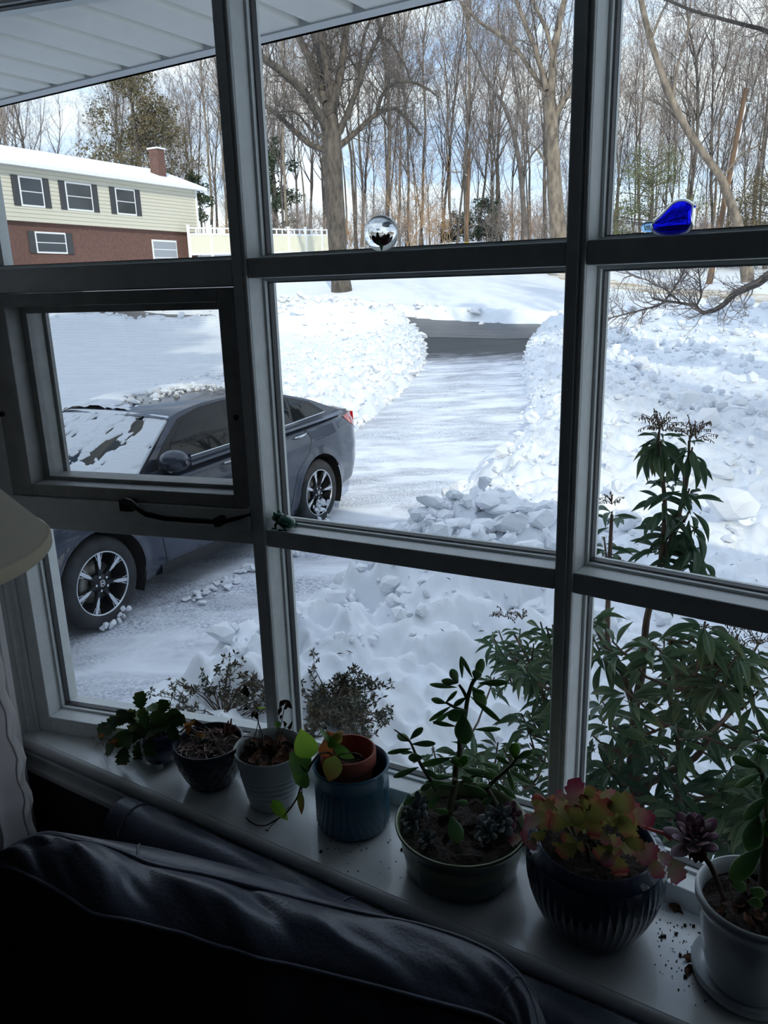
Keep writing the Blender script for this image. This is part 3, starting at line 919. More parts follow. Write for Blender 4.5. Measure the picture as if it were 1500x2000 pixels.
# ------------------------------------------------------------------ the car: u rearward from the front axle, v to its left side (towards us), w up
car_paint = mat('car_paint', lin(40, 47, 62), 0.30, metal=0.5, coat=0.7, col2=lin(54, 61, 76), nscale=2.5, ndetail=6, bump=0.02, bscale=60)
car_glass = mat('car_glass', lin(14, 20, 24), 0.03, spec=0.35)
car_trim = mat('car_black_trim', lin(14, 14, 15), 0.45)
tyre_m = mat('tyre_rubber', lin(30, 31, 33), 0.85, col2=lin(52, 54, 58), nscale=9, bump=.3, bscale=70)
rim_dark = mat('rim_dark', lin(38, 40, 44), 0.35, metal=.6)
rim_silver = mat('rim_machined', lin(205, 210, 216), 0.28, metal=.75)
brake_m = mat('brake_steel', lin(120, 118, 114), 0.45, metal=.7)
chrome_m = mat('chrome', lin(215, 218, 222), 0.12, metal=1.0)
red_lens = mat('tail_lamp_red', lin(176, 34, 38), 0.12, coat=1.0)
head_lens = mat('head_lamp_lens', lin(150, 156, 164), 0.08, coat=1.0, metal=.3)
car_snow = mat('car_snow', lin(236, 240, 246), 0.7, bump=.4, bscale=25, spec=.3)

HUB = np.array([-4.378, 3.287])
_h = math.radians(92.99)
CU = np.array([math.cos(_h), math.sin(_h), 0]); CV = np.array([math.sin(_h), -math.cos(_h), 0]); CW = np.array([0, 0, 1.0])
TRK = .87
C0 = np.array([HUB[0], HUB[1], GROUND]) - CV * TRK
WB, WR = 2.72, .327


def cp(P):
    """Car coordinates -> world."""
    P = np.asarray(P, float)
    return C0 + P[..., :1] * CU + P[..., 1:2] * CV + P[..., 2:3] * CW


car = thing('car', 'dark blue-grey sedan parked on the snowy driveway, snow on its windshield', 'car', tuple(C0))
ipl = lambda x, xs, ys: np.interp(x, xs, ys)
TOPU = [-.93, -.90, -.80, -.45, 0, .35, .62, .9, 2.75, 3.1, 3.35, 3.6, 3.68, 3.72]
TOPW = [.55, .66, .74, .845, .915, .955, .975, .985, 1.06, 1.09, 1.085, 1.06, 1.0, .82]
HWU = [-.93, -.85, -.70, -.45, -.1, .5, 2.6, 3.1, 3.45, 3.62, 3.72]
HWV = [.50, .66, .79, .865, .893, .90, .90, .893, .84, .76, .60]
BOTU = [-.93, -.7, -.3, .4, 2.3, 3.0, 3.45, 3.72]
BOTW = [.24, .19, .20, .19, .19, .22, .27, .42]


def smooth_i(x, xs, ys):
    return (ipl(x - .05, xs, ys) + 2 * ipl(x, xs, ys) + ipl(x + .05, xs, ys)) / 4


def body_pt(u, t, side):
    """t 0 (sill) .. 1 (shoulder / belt) on the flank."""
    hw, tw, bw = smooth_i(u, HWU, HWV), smooth_i(u, TOPU, TOPW), smooth_i(u, BOTU, BOTW)
    f = ipl(t, [0, .08, .25, .5, .72, .80, .92, 1.0], [.90, .955, .99, 1.0, .985, .985, .935, .87])
    w = bw + (tw - .035 - bw) * t
    return np.stack([u + 0 * t, side * hw * f, w], -1)


def flank_v(u, w):
    hw, tw, bw = smooth_i(u, HWU, HWV), smooth_i(u, TOPU, TOPW), smooth_i(u, BOTU, BOTW)
    t = (w - bw) / (tw - .035 - bw)
    return hw * ipl(t, [0, .08, .25, .5, .72, .80, .92, 1.0], [.90, .955, .99, 1.0, .985, .985, .935, .87])


US = np.unique(np.concatenate([np.linspace(-.93, 3.72, 190), np.linspace(-.45, .45, 50), np.linspace(WB - .45, WB + .45, 50)]))
TS = np.linspace(0, 1, 46)
body = MB()
ARCH = .375
for side in (1, -1):
    U, T = np.meshgrid(US, TS, indexing='ij')
    P = body_pt(U, T, side)
    ins = [np.hypot(P[..., 0] - c, P[..., 2] - (WR + .012)) < ARCH for c in (0, WB)]
    inside = ins[0] | ins[1]
    id_ = np.arange(U.size).reshape(U.shape)
    q = np.stack([id_[:-1, :-1], id_[1:, :-1], id_[1:, 1:], id_[:-1, 1:]], -1).reshape(-1, 4)
    keep = ~inside.ravel()[q].all(1)
    for c, m_ in zip((0, WB), ins):                             # snap the rim of the hole onto the arch
        d = np.stack([P[..., 0] - c, P[..., 2] - (WR + .012)], -1)
        r = np.linalg.norm(d, axis=-1) + 1e-9
        P[..., 0] = np.where(m_, c + d[..., 0] / r * ARCH, P[..., 0])
        P[..., 2] = np.where(m_, WR + .012 + d[..., 1] / r * ARCH, P[..., 2])
        flare = np.exp(-((np.linalg.norm(np.stack([P[..., 0] - c, P[..., 2] - WR - .012], -1), axis=-1) - ARCH) / .05) ** 2) * .012
        P[..., 1] += side * flare
    qk = q[keep]
    body.add(cp(P).reshape(-1, 3), qk if side > 0 else qk[:, ::-1])
# top skin: bonnet, cowl, deck lid
V = np.linspace(-1, 1, 33)
U, VV = np.meshgrid(US, V, indexing='ij')
hw, tw = smooth_i(U, HWU, HWV) * .87, smooth_i(U, TOPU, TOPW)
crown = .035 * (1 - np.abs(VV) ** 3.0)
body.grid(cp(np.stack([U, VV * hw, tw - .035 + crown], -1)))
for u, rev in ((-.93, False), (3.72, True)):                     # nose and tail ends
    a = np.array([body_pt(np.full(24, u), np.linspace(0, 1, 24), 1), body_pt(np.full(24, u), np.linspace(0, 1, 24), -1)])
    t = np.linspace(0, 1, 13)[None, :, None]
    g = a[0][:, None] * (1 - t) + a[1][:, None] * t
    g[..., 0] += (-.05 if not rev else .03) * (1 - (2 * t[..., 0] - 1) ** 2)
    body.grid(cp(g))
body.grid(cp(np.stack(np.meshgrid(np.linspace(-.9, 3.6, 2), np.linspace(-.62, .62, 2), indexing='ij') + [np.full((2, 2), .2)], -1)))
obj('body', body, car_paint, car, auto=50)
ua = MB()
for c in (0, WB):                                               # wheel wells
    for s in (1, -1):
        th = np.linspace(-.5, math.pi + .5, 22)
        ua.grid(cp(np.array([[(c + (ARCH + .01) * math.cos(t), s * v, WR + .012 + (ARCH + .01) * math.sin(t)) for v in (.885, .5)] for t in th])))
        ua.box((0, 0, 0), (0, 0, 0))
obj('wheel_well', ua, car_trim, car)

# greenhouse
RU = [.7, .92, 1.15, 1.45, 1.8, 2.1, 2.5, 2.85, 3.15, 3.32]
RW = [1.22, 1.315, 1.378, 1.412, 1.422, 1.41, 1.355, 1.265, 1.15, 1.09]
roof_w = lambda u: (ipl(u - .08, RU, RW) + 2 * ipl(u, RU, RW) + ipl(u + .08, RU, RW)) / 4
belt_w = lambda u: ipl(u, [.5, .9, 2.6, 3.3], [.965, .985, 1.04, 1.065])


def side_v(u, w):
    b = belt_w(u)
    return .79 - .02 * np.clip((u - 2.4), 0, 1) - .46 * np.clip(w - b, 0, 1) - .22 * np.clip(w - b - .15, 0, 1) ** 1.0


RHV = lambda u: side_v(u, roof_w(u) - .05)
ru = np.linspace(1.02, 2.62, 34)
U, VV = np.meshgrid(np.linspace(0, 1, 34), np.linspace(-1, 1, 25), indexing='ij')
_u0 = .955 + .075 * VV ** 2; U = _u0 + (2.62 - _u0) * U
roofP = np.stack([U, VV * RHV(U), roof_w(U) - .05 * np.abs(VV) ** 2.6], -1)
obj('roof_panel', MB().grid(cp(roofP)), car_paint, car)
A_LINE = lambda t: (.50 + .98 * t)                              # u along the A pillar from cowl to roof


def wind_pt(s, t):
    """Windshield: s -1..1 across, t 0 cowl .. 1 roof."""
    u = .34 + .66 * t + .17 * s ** 2 * (1 - .55 * t)
    w = .955 + (roof_w(1.03) - .012 - .955) * (t ** .93) - .03 * s ** 2
    hv = .755 + (float(RHV(1.05)) - .012 - .755) * t
    return np.stack([u, s * hv, w], -1)


def rear_pt(s, t):
    u = 2.58 + .68 * t - .10 * s ** 2
    w = roof_w(2.6) - .01 + (1.09 - roof_w(2.6)) * t - .03 * s ** 2
    hv = float(RHV(2.55)) - .02 + (.66 - float(RHV(2.55))) * t
    return np.stack([u, s * hv, w], -1)


s_, t_ = np.meshgrid(np.linspace(-1, 1, 25), np.linspace(0, 1, 17), indexing='ij')
obj('windshield', MB().grid(cp(wind_pt(s_, t_))), car_glass, car)
obj('rear_window', MB().grid(cp(rear_pt(s_, t_))), car_glass, car)
for side in (1, -1):
    ps = MB()                                                   # pillars and roof rail: the painted side sheet
    for k in range(40):
        pass
    uu = np.linspace(.50, 3.30, 80)
    topw = np.where(uu < 1.06, ipl(uu, [.50, .80, 1.06], [.965, 1.155, float(roof_w(1.06)) - .045]), roof_w(uu) - .045)
    bot = belt_w(uu) - .01
    tt = np.linspace(0, 1, 16)
    W = bot[:, None] + (np.maximum(topw, bot + .002) - bot)[:, None] * tt[None]
    UU = np.repeat(uu[:, None], 16, 1)
    ps.grid(cp(np.stack([UU, side * side_v(UU, W), W], -1)))
    ps.grid(cp(np.stack([np.stack([uu, side * side_v(uu, bot), bot], -1), np.stack([uu, side * .86 * smooth_i(uu, HWU, HWV) / .9, bot - .02], -1)], 1)))
    obj('side_frame', ps, car_paint, car, label='painted roof rail and pillars')

    def sheet(poly, off, name, m, parent):
        """Outline (u, w) on the side of the greenhouse, cut into a fine fan."""
        P = np.array(poly)
        den = []
        for a, b in zip(P, np.roll(P, -1, 0)):
            for f in np.linspace(0, 1, 6, endpoint=False): den.append(a + (b - a) * f)
        den = np.array(den); c = den.mean(0)
        rings = [c + (den - c) * f for f in (1, .75, .5, .25, .02)]
        R_ = np.array(rings)
        return obj(name, MB().grid(cp(np.stack([R_[..., 0], side * (side_v(R_[..., 0], R_[..., 1]) + off), R_[..., 1]], -1)), wrap_v=True), m, parent)
    sheet([(.64, .985), (1.0, 1.01), (2.45, 1.06), (3.02, 1.085), (2.83, 1.20), (2.5, 1.29), (2.1, 1.348), (1.75, 1.358), (1.4, 1.342), (1.12, 1.29), (.84, 1.14)], .003, 'window_surround', car_trim, car)
    sheet([(.84, 1.012), (1.60, 1.036), (1.66, 1.338), (1.42, 1.326), (1.16, 1.272), (.92, 1.14)], .006, 'front_side_window', car_glass, car)
    sheet([(1.72, 1.04), (2.42, 1.062), (2.50, 1.275), (2.1, 1.334), (1.77, 1.343)], .006, 'rear_side_window', car_glass, car)
    sheet([(2.47, 1.064), (2.93, 1.088), (2.78, 1.19), (2.54, 1.265)], .006, 'quarter_window', car_glass, car)
    ch = MB()
    q = np.linspace(.9, 3.0, 30)
    ch.tube(cp(np.stack([q, side * (side_v(q, belt_w(q) + .012) + .008), ipl(q, [.9, 1.0, 2.45, 3.02], [1.008, 1.012, 1.052, 1.078])], -1)), .006, 6)
    obj('belt_moulding', ch, chrome_m, car)

# doors: shut lines, handles, mirrors
for side in (1, -1):
    ln = MB()
    for pts in ([(.58, .96), (.56, .7), (.57, .45), (.62, .24)], [(1.68, 1.03), (1.70, .7), (1.68, .45), (1.66, .24)], [(2.50, 1.05), (2.62, .9), (2.55, .76), (2.34, .62), (2.26, .45), (2.22, .26)], [(.62, .24), (1.2, .235), (2.22, .25)]):
        p = np.array(pts); k = np.linspace(0, 1, 24); kk = np.linspace(0, 1, len(p))
        q = np.stack([np.interp(k, kk, p[:, 0]), np.interp(k, kk, p[:, 1])], 1)
        ln.tube(cp(np.stack([q[:, 0], side * (flank_v(q[:, 0], q[:, 1]) + .0005), q[:, 1]], -1)), .0035, 5)
    obj('door_seam', ln, car_trim, car)
    sk = MB()
    q = np.linspace(.55, 2.2, 12)
    sk.grid(cp(np.array([[(a, side * (flank_v(a, .27) + e), w) for a in q] for e, w in ((.004, .30), (.012, .25), (.0, .20), (-.06, .17))])))
    obj('sill_skirt', sk, car_trim, car)
    for u, w in ((1.36, .90), (2.36, .93)):
        hv = flank_v(u, w)
        h = MB()
        k = np.linspace(0, 1, 9)
        h.tube(cp(np.stack([u + .19 * k, np.full(9, side * 1.0) * (hv + .012 + .02 * np.sin(math.pi * k)), w + .012 * k], -1)), .0125 * (1 - .3 * np.abs(2 * k - 1)), 8)
        obj('door_handle', h, chrome_m if side > 0 else car_paint, car, label='bright door handle')
    mr = MB()
    k = np.linspace(0, 1, 9)
    prof = np.sin(math.pi * np.clip(k * .86 + .1, 0, 1)) ** .6
    ring = []
    for f, r in zip(k, prof):
        th = np.linspace(0, 2 * math.pi, 14, endpoint=False)
        ring.append(np.stack([.74 + .13 * np.cos(th) * r * .75 + .03 * f, side * (.80 + .23 * f) + 0 * th, 1.045 + .085 * np.sin(th) * r], -1))
    mr.grid(cp(np.array(ring)), wrap_v=True); mr.ng.append([8 * 14 + i for i in range(14)])
    mr.tube(cp(np.array([(.74, side * .78, .985), (.75, side * .86, 1.0)])), [.04, .03], 8)
    mo = obj('mirror', mr, car_paint, car)
    mg = MB().grid(cp(np.array([[(.845, side * v, w) for v in (.84, .99)] for w in (.99, 1.10)])))
    obj('mirror_glass', mg, chrome_m, mo)

# lamps, grille, plate
for side in (1, -1):
    k = np.linspace(0, 1, 9)
    tl = MB()
    rows = []
    for f in np.linspace(0, 1, 6):
        u = 3.30 + .37 * k
        lo, hi = ipl(k, [0, .3, 1], [.985, .90, .80]), ipl(k, [0, .5, 1], [1.0, 1.015, .985])
        w = lo + (hi - lo) * f
        rows.append(np.stack([u, side * (np.minimum(flank_v(u, np.minimum(w, .98)), 9) + .004), w], -1))
    tl.grid(cp(np.array(rows)))
    bk = np.array([[(3.672 + .01 * f, side * v, w) for v in np.linspace(.70, .42, 6)] for f, w in ((1, .80), (1.5, .88), (0, .985))])
    tl.grid(cp(bk))
    obj('tail_lamp', tl, red_lens, car)
    hl = MB(); rows = []
    for f in np.linspace(0, 1, 5):
        u = -.86 + .44 * k
        lo, hi = ipl(k, [0, 1], [.60, .74]), ipl(k, [0, 1], [.68, .80])
        w = lo + (hi - lo) * f
        rows.append(np.stack([u, side * (flank_v(u, np.minimum(w, .8)) + .005), w], -1))
    hl.grid(cp(np.array(rows)))
    obj('head_lamp', hl, head_lens, car)
gr = MB().grid(cp(np.array([[(-.985 + .05 * abs(v), v, w) for v in np.linspace(-.5, .5, 9)] for w in (.32, .42, .56)])))
obj('grille', gr, car_trim, car)
obj('rear_bumper', MB().grid(cp(np.array([[(3.755 - .12 * abs(v) ** 2, v, w) for v in np.linspace(-.66, .66, 13)] for w in (.36, .48, .52)]))), car_trim, car)
obj('licence_plate', MB().obox(cp((3.762, -.15, .66)), CV * .3, CU * .012, CW * .15), mat('plate_white', lin(200, 202, 205), .5), car, smooth=False)


# wheels
def wheel(u, side, spin):
    base = cp((u, side * TRK, WR))
    ax = CV * side; e1 = CU; e2 = CW

    def wp(r, a, d):
        """r radius, a angle, d depth inward from the outer face."""
        a = np.asarray(a, float)
        return base + (np.asarray(r) * np.cos(a))[..., None] * e1 + (np.asarray(r) * np.sin(a))[..., None] * e2 - np.asarray(d)[..., None] * ax if np.ndim(a) else base + r * math.cos(a) * e1 + r * math.sin(a) * e2 - d * ax
    th = np.linspace(0, 2 * math.pi, 64, endpoint=False)

    def ringsurf(prof):
        return np.array([wp(np.full(64, r), th, np.full(64, d)) for r, d in prof])
    tread = [(.222, .012), (.235, .0), (.262, -.006), (.292, -.002), (.312, .012), (.322, .03), (.327, .045)]
    for g in range(4):
        d = .062 + g * .036
        tread += [(.327, d), (.319, d + .004), (.319, d + .009), (.327, d + .013)]
    tread += [(.322, .205), (.30, .225), (.235, .225), (.222, .21)]
    w = obj('wheel', MB().grid(ringsurf(tread), wrap_v=True), tyre_m, car, auto=40, label='black tyre with a two tone spoked alloy rim')
    obj('rim_barrel', MB().grid(ringsurf([(.226, .006), (.222, .004), (.216, .010), (.213, .03), (.205, .18), (.19, .20), (.02, .20)]), wrap_v=True), rim_dark, w, auto=40)
    obj('rim_edge', MB().grid(ringsurf([(.2285, .010), (.2275, .0015), (.2215, .001), (.218, .008)]), wrap_v=True), rim_silver, w)
    disc = MB().grid(ringsurf([(.15, .115), (.15, .095), (.05, .095)]), wrap_v=True)
    obj('brake_disc', disc, brake_m, w)
    hub = MB().grid(ringsurf([(.072, .06), (.066, .030), (.040, .026), (.032, .018), (.001, .017)]), wrap_v=True)
    obj('hub', hub, rim_dark, w)
    for k in range(7):
        a = spin + 2 * math.pi * k / 7
        for s in (-1, 1):                                       # dark flanks of the spoke
            m = MB()
            pr = [(.045, .0, .032, .030), (.10, .0, .026, .016), (.16, .0, .030, .010), (.216, .0, .050, .009)]
        m = MB(); top, bot = [], []
        rr = [.045, .09, .13, .17, .218]; hwid = [.021, .017, .018, .024, .038]; dep = [.028, .020, .015, .011, .009]
        P = []
        for r, h, d in zip(rr, hwid, dep):
            P.append([wp(math.hypot(r, h), a + math.atan2(s_h, r), d + dd) for s_h, dd in ((-h, .028), (-h * .8, .002), (h * .8, .002), (h, .028))])
        m.grid(np.array(P))
        sp_o = obj('spoke', m, rim_dark, w, smooth=False)
        f = MB()
        rr = [.100, .135, .175, .217]; hw2 = [.003, .0125, .0135, .0125]; dep = [.0175, .0130, .0095, .0070]
        f.grid(np.array([[wp(math.hypot(r, h), a + math.atan2(e * h, r), d) for e in (-1, 0, 1)] for r, h, d in zip(rr, hw2, dep)]))
        for e in (-1, 1):                                       # thin bright edges that fork to the rim
            f.grid(np.array([[wp(math.hypot(r, o), a + math.atan2(e * o, r), d) for o in (o0, o0 + .0045)] for r, o0, d in ((.175, .0175, .0105), (.197, .021, .0085), (.217, .031, .0068))]))
        obj('spoke_face', f, rim_silver, sp_o if False else w, smooth=False)
    for k in range(5):
        a = spin + .3 + 2 * math.pi * k / 5
        c = wp(.052, a, .028)
        obj('lug_nut', MB().tube([c, c + ax * .016], .0095, 6), chrome_m, w, smooth=False)
    c = wp(0.0, 0.0, .016)
    obj('centre_cap', MB().tube([c - ax * .012, c + ax * .002], .030, 24), rim_dark, w, smooth=False)
    eb = MB()                                                   # badge: an upright H in a rounded frame
    for a0, a1, b0, b1 in ((-.0135, -.0075, -.014, .014), (.0075, .0135, -.014, .014), (-.0075, .0075, -.003, .003)):
        tilt = .002
        o = c + ax * .002
        eb.obox(o + e1 * a0 + e2 * b0, e1 * (a1 - a0), e2 * (b1 - b0), ax * .003)
    tb = np.linspace(0, 2 * math.pi, 25)
    eb.tube([c + ax * .0035 + e1 * .021 * math.copysign(abs(math.cos(t)) ** .6, math.cos(t)) + e2 * .0205 * math.copysign(abs(math.sin(t)) ** .6, math.sin(t)) for t in tb], .0018, 5)
    obj('badge', eb, chrome_m, w, smooth=False)
    cal = MB()
    ta = np.linspace(math.pi * .75, math.pi * 1.18, 8)
    cal.grid(np.array([[wp(r, t, d) for r, d in ((.105, .06), (.105, .045), (.165, .045), (.17, .08))] for t in ta]))
    obj('brake_caliper', cal, brake_m, w)
    return w


wheel(0, 1, math.pi / 2 + .03); wheel(WB, 1, math.pi / 2 + .25)
wheel(0, -1, .4); wheel(WB, -1, .9)

# snow lying on the car and packed in the wheels ------------------------------------------
def snow_sheet(name, P, N, mask, thick, label):
    """Sheet of snow of varying thickness over surface points P (m, n, 3) where mask > 0."""
    h = np.clip(mask, 0, 1)[..., None] ** .6 * thick
    top = P + np.asarray(N) * (h - .004)
    m, n = P.shape[:2]
    id_ = np.arange(m * n).reshape(m, n)
    q = np.stack([id_[:-1, :-1], id_[1:, :-1], id_[1:, 1:], id_[:-1, 1:]], -1).reshape(-1, 4)
    ok = (mask.ravel()[q] > 0).sum(1) >= 1
    o = obj(name, MB().add(top.reshape(-1, 3), q[ok]), car_snow)
    return tag(o, label, 'snow', 'snow lying on the car')


uu, vv = np.meshgrid(np.linspace(-.8, .52, 110), np.linspace(-1, 1, 100), indexing='ij')
hwv = smooth_i(uu, HWU, HWV) * .86
P = cp(np.stack([uu, vv * hwv, smooth_i(uu, TOPU, TOPW) - .035 + .035 * (1 - np.abs(vv) ** 3)], -1))
mask = .92 - np.clip((vv - .86) * 9, 0, 2) - np.clip((-.35 - uu) * 1.2, 0, 1) * .5 + (fbm(uu * 9, vv * 7, 4, 71) - .5) * .9
snow_sheet('snow_on_hood', P, (0, 0, 1), mask, .035, 'powdery snow covering the hood of the dark car')
ss, tt = np.meshgrid(np.linspace(-1, 1, 170), np.linspace(0, 1, 130), indexing='ij')
P = cp(wind_pt(ss, tt))
nw = np.cross(CU * .9 + CW * .4, CV); nw = -nw if nw[2] < 0 else nw
stre = fbm(ss * 2.2 + tt * 6.0, ss * 14 - tt * 5.0, 4, 83)
mask = 1.0 - 1.6 * np.clip(stre - .52, 0, 1) * 3.0
bare = np.exp(-(((ss - .45) / .15) ** 2 + ((tt - .42) / .22) ** 2)) + .9 * np.exp(-(((ss - .62) / .12) ** 2 + ((tt - .80) / .22) ** 2)) + .55 * np.exp(-(((ss - .2) / .4) ** 2 + ((tt - .22) / .07) ** 2))
mask = mask - 1.25 * bare * (.55 + .9 * fbm(ss * 9, tt * 9 + ss * 6, 3, 97)) + .9 * np.exp(-((ss - .86) / .10) ** 2) + .35 * (tt < .10) + .6 * np.clip((tt - .86) * 9, 0, 1) * (ss < .35)
mask = np.where(np.abs(ss) > .985, -1, mask)
snow_sheet('snow_on_windshield', P, nw, mask, .018, 'streaky wiped snow clinging to the windshield of the dark car')
U, VV = np.meshgrid(np.linspace(1.04, 2.60, 150), np.linspace(-1, 1, 110), indexing='ij')
P = cp(np.stack([U, VV * RHV(U), roof_w(U) - .05 * np.abs(VV) ** 2.6], -1))
mask = .45 + (fbm(U * 9, VV * 6, 5, 91) - .5) * 3.2 - np.clip((VV + .15) * 2.2, -.6, 3) - np.clip(U - 2.1, 0, 1)
snow_sheet('snow_on_roof', P, (0, 0, 1), mask, .03, 'patchy snow left on the roof of the dark car')
root = thing('snow_crumbs', 'small clods of snow along the near half of the car roof', 'snow', tuple(cp((1.6, .2, 1.40))), 'snow lying on the car')
rc = random.Random(4)
for k in range(60):
    u, v = rc.uniform(1.15, 2.3), rc.gauss(.10, .12)
    s = rc.uniform(.03, .085)
    M = Matrix.Translation(cp((u, v, float(roof_w(u)) - .05 * abs(v / .6) ** 2.6 + s * .18))) @ Matrix.Rotation(rc.uniform(0, 6), 4, (rc.random(), rc.random(), 1)) @ Matrix.Diagonal((s, s * .8, s * .7, 1))
    inst('snow_chunk', chunk_meshes[rc.randrange(9)], root, M)
root = thing('snow_in_wheels', 'clumps of snow packed in the lower rims of the car wheels', 'snow', tuple(cp((0, TRK, .05))), 'snow lying on the car')
rc = random.Random(8)
for u, a0, a1, r0, r1, n in ((WB, -2.3, -.75, .09, .20, 26), (WB, -2.2, -.9, .26, .36, 10), (0, -1.9, -.9, .27, .36, 12)):
    for k in range(n):
        a, r = rc.uniform(a0, a1), rc.uniform(r0, r1)
        w_ = max(.02, WR + r * math.sin(a))
        s = rc.uniform(.04, .085)
        M = Matrix.Translation(cp((u + r * math.cos(a), TRK + rc.uniform(-.03, .02), w_))) @ Matrix.Rotation(rc.uniform(0, 6), 4, (rc.random(), rc.random(), 1)) @ Matrix.Diagonal((s, s * .8, s, 1))
        inst('snow_chunk', chunk_meshes[rc.randrange(9)], root, M)

rc = random.Random(21)
root = thing('snow_ridge', 'low ridge of broken snow on the driveway along the near side of the car', 'snow bank', tuple(cp((1.4, 1.02, .02))), 'banks of shovelled snow')
for k in range(130):
    u = rc.uniform(.55, 2.6); v = .98 + abs(rc.gauss(0, .10)) * (.4 + .5 * abs(math.sin(u * 2.3)))
    s = rc.uniform(.03, .13) * (1.2 if 1.2 < u < 2.2 else .8)
    M = Matrix.Translation(cp((u, v, s * .15))) @ Matrix.Rotation(rc.uniform(0, 6), 4, 'Z') @ Matrix.Rotation(rc.gauss(0, .3), 4, 'X') @ Matrix.Diagonal((s, s * .8, s * .6, 1))
    inst('snow_chunk', chunk_meshes[rc.randrange(9)], root, M)
# ------------------------------------------------------------------ bare trees
bark_grey = mat('bark_grey', lin(104, 96, 88), 0.9, col2=lin(62, 57, 53), nscale=5, ndetail=8, stretch=(1, 1, .35), bump=.6, bscale=6)
bark_pale = mat('bark_pale', lin(142, 130, 116), 0.9, col2=lin(90, 82, 74), nscale=3.5, ndetail=8, stretch=(1, 1, .4), bump=.5, bscale=5)
bark_dark = mat('bark_dark', lin(100, 93, 88), 0.9, col2=lin(70, 65, 62), nscale=2.2, ndetail=6, bump=.4, bscale=6)
twig_m = mat('twig_bark', lin(150, 138, 130), 0.9, col2=lin(124, 114, 110), nscale=.5)
twig_tan = mat('twig_tan', lin(176, 146, 112), 0.9, col2=lin(150, 122, 96), nscale=.6)
wood_pole = mat('pole_wood', lin(132, 106, 84), 0.85, col2=lin(104, 84, 68), nscale=3, stretch=(1, 1, .2), bump=.3, bscale=12)
leaf_ever = mat('evergreen_needles', lin(70, 84, 62), 0.8, col2=lin(44, 56, 42), nscale=1.2)
leaf_brown = mat('browned_leaves', lin(112, 98, 72), 0.85, col2=lin(76, 76, 56), nscale=.8)
leaf_olive = mat('olive_leaves', lin(116, 118, 84), 0.85, col2=lin(88, 94, 68), nscale=.9)
grey_metal = mat('grey_metal', lin(170, 174, 178), 0.4, metal=.6)
yellow_m = mat('yellow_band', lin(226, 204, 70), 0.6)


def norm(v):
    v = np.asarray(v, float)
    return v / (np.linalg.norm(v) + 1e-12)


def grow(rg, out, pos, d, length, rad, level, maxlev, up=.15, wob=.22, kids=(1, 2), ratio=.5, ang=(.5, 1.0), nseg=(6, 5, 4, 3, 2), rmin=.006):
    n = nseg[min(level, len(nseg) - 1)]
    p = np.array(pos, float); d = norm(d)
    step = length / n
    for i in range(n):
        r0 = max(rmin, rad * (1 - .75 * i / n)); r1 = max(rmin * .7, rad * (1 - .75 * (i + 1) / n))
        d = norm(d + rg.normal(size=3) * wob + np.array([0, 0, up]))
        q = p + d * step
        out.append((p, q, r0, r1, level))
        if level < maxlev and (i > 0 or level > 1):
            for _ in range(rg.integers(kids[0], kids[1] + 1)):
                a = rg.uniform(*ang); s = norm(np.cross(d, rg.normal(size=3)))
                grow(rg, out, q, d * math.cos(a) + s * math.sin(a), length * ratio * rg.uniform(.7, 1.15) * (1 - .45 * i / n), r1 * .55, level + 1, maxlev, up, wob, kids, ratio, ang, nseg, rmin)
        p = q


def seg_mesh(segs, name, m, sides):
    P0 = np.array([s[0] for s in segs]); P1 = np.array([s[1] for s in segs])
    mb = MB().segs(P0, P1 + (P1 - P0) * .04, [s[2] for s in segs], [s[3] for s in segs], sides)
    return mb


def tree_variant(seed, H, r0, b0=.3, spread=(.35, .8), up=.12, levels=3, wob=.07, kids=(2, 3), ratio=.42):
    """Meshes (trunk, twigs) of a whole bare tree rooted at the origin."""
    rg = np.random.default_rng(seed)
    n = 12
    pts = [np.zeros(3)]; d = np.array([rg.normal() * .05, rg.normal() * .05, 1.0])
    for i in range(n):
        d = norm(d + rg.normal(size=3) * wob * (.4 + i / n) + np.array([0, 0, .12]))
        pts.append(pts[-1] + d * H / n)
    rad = [r0 * (1.25 if i == 0 else 1 - .86 * i / n) for i in range(n + 1)]
    out = []
    for i in range(1, n + 1):
        if i / n < b0: continue
        for _ in range(rg.integers(kids[0], kids[1] + 1)):
            a = rg.uniform(*spread); t = rg.uniform(0, 2 * math.pi)
            dd = np.array([math.cos(t) * math.sin(a), math.sin(t) * math.sin(a), math.cos(a)])
            grow(rg, out, pts[i], dd, H * (.34 - .2 * (i / n)) * rg.uniform(.7, 1.25), rad[i] * .5, 1, levels, up, .2, (1, 2), ratio, (.4, .95), (6, 5, 4, 2), .0095)
    tr = MB().tube(pts, rad, 8)
    big = [s for s in out if s[4] == 1]
    P0 = np.array([s[0] for s in big]); P1 = np.array([s[1] for s in big])
    tr.segs(P0, P1, [s[2] for s in big], [s[3] for s in big], 5)
    tw = [s for s in out if s[4] > 1]
    return tr, seg_mesh(tw, 'twigs', None, 3)


woods = []
for k in range(9):
    tr, tw = tree_variant(200 + k, (15, 16, 18, 19, 20, 22, 23, 25, 26)[k], (.055, .07, .08, .09, .11, .12, .14, .16, .19)[k], b0=(.16, .3, .4, .2, .5, .25, .42, .5, .3)[k], spread=(.25, .55) if k % 2 else (.35, .8), up=.16 if k % 3 else .10, kids=(3, 4), ratio=.46)
    woods.append((tr.mesh('trunk', (bark_grey, bark_pale, bark_dark)[k % 3]), tw.mesh('twigs', twig_m, smooth=False)))
rw = random.Random(12)


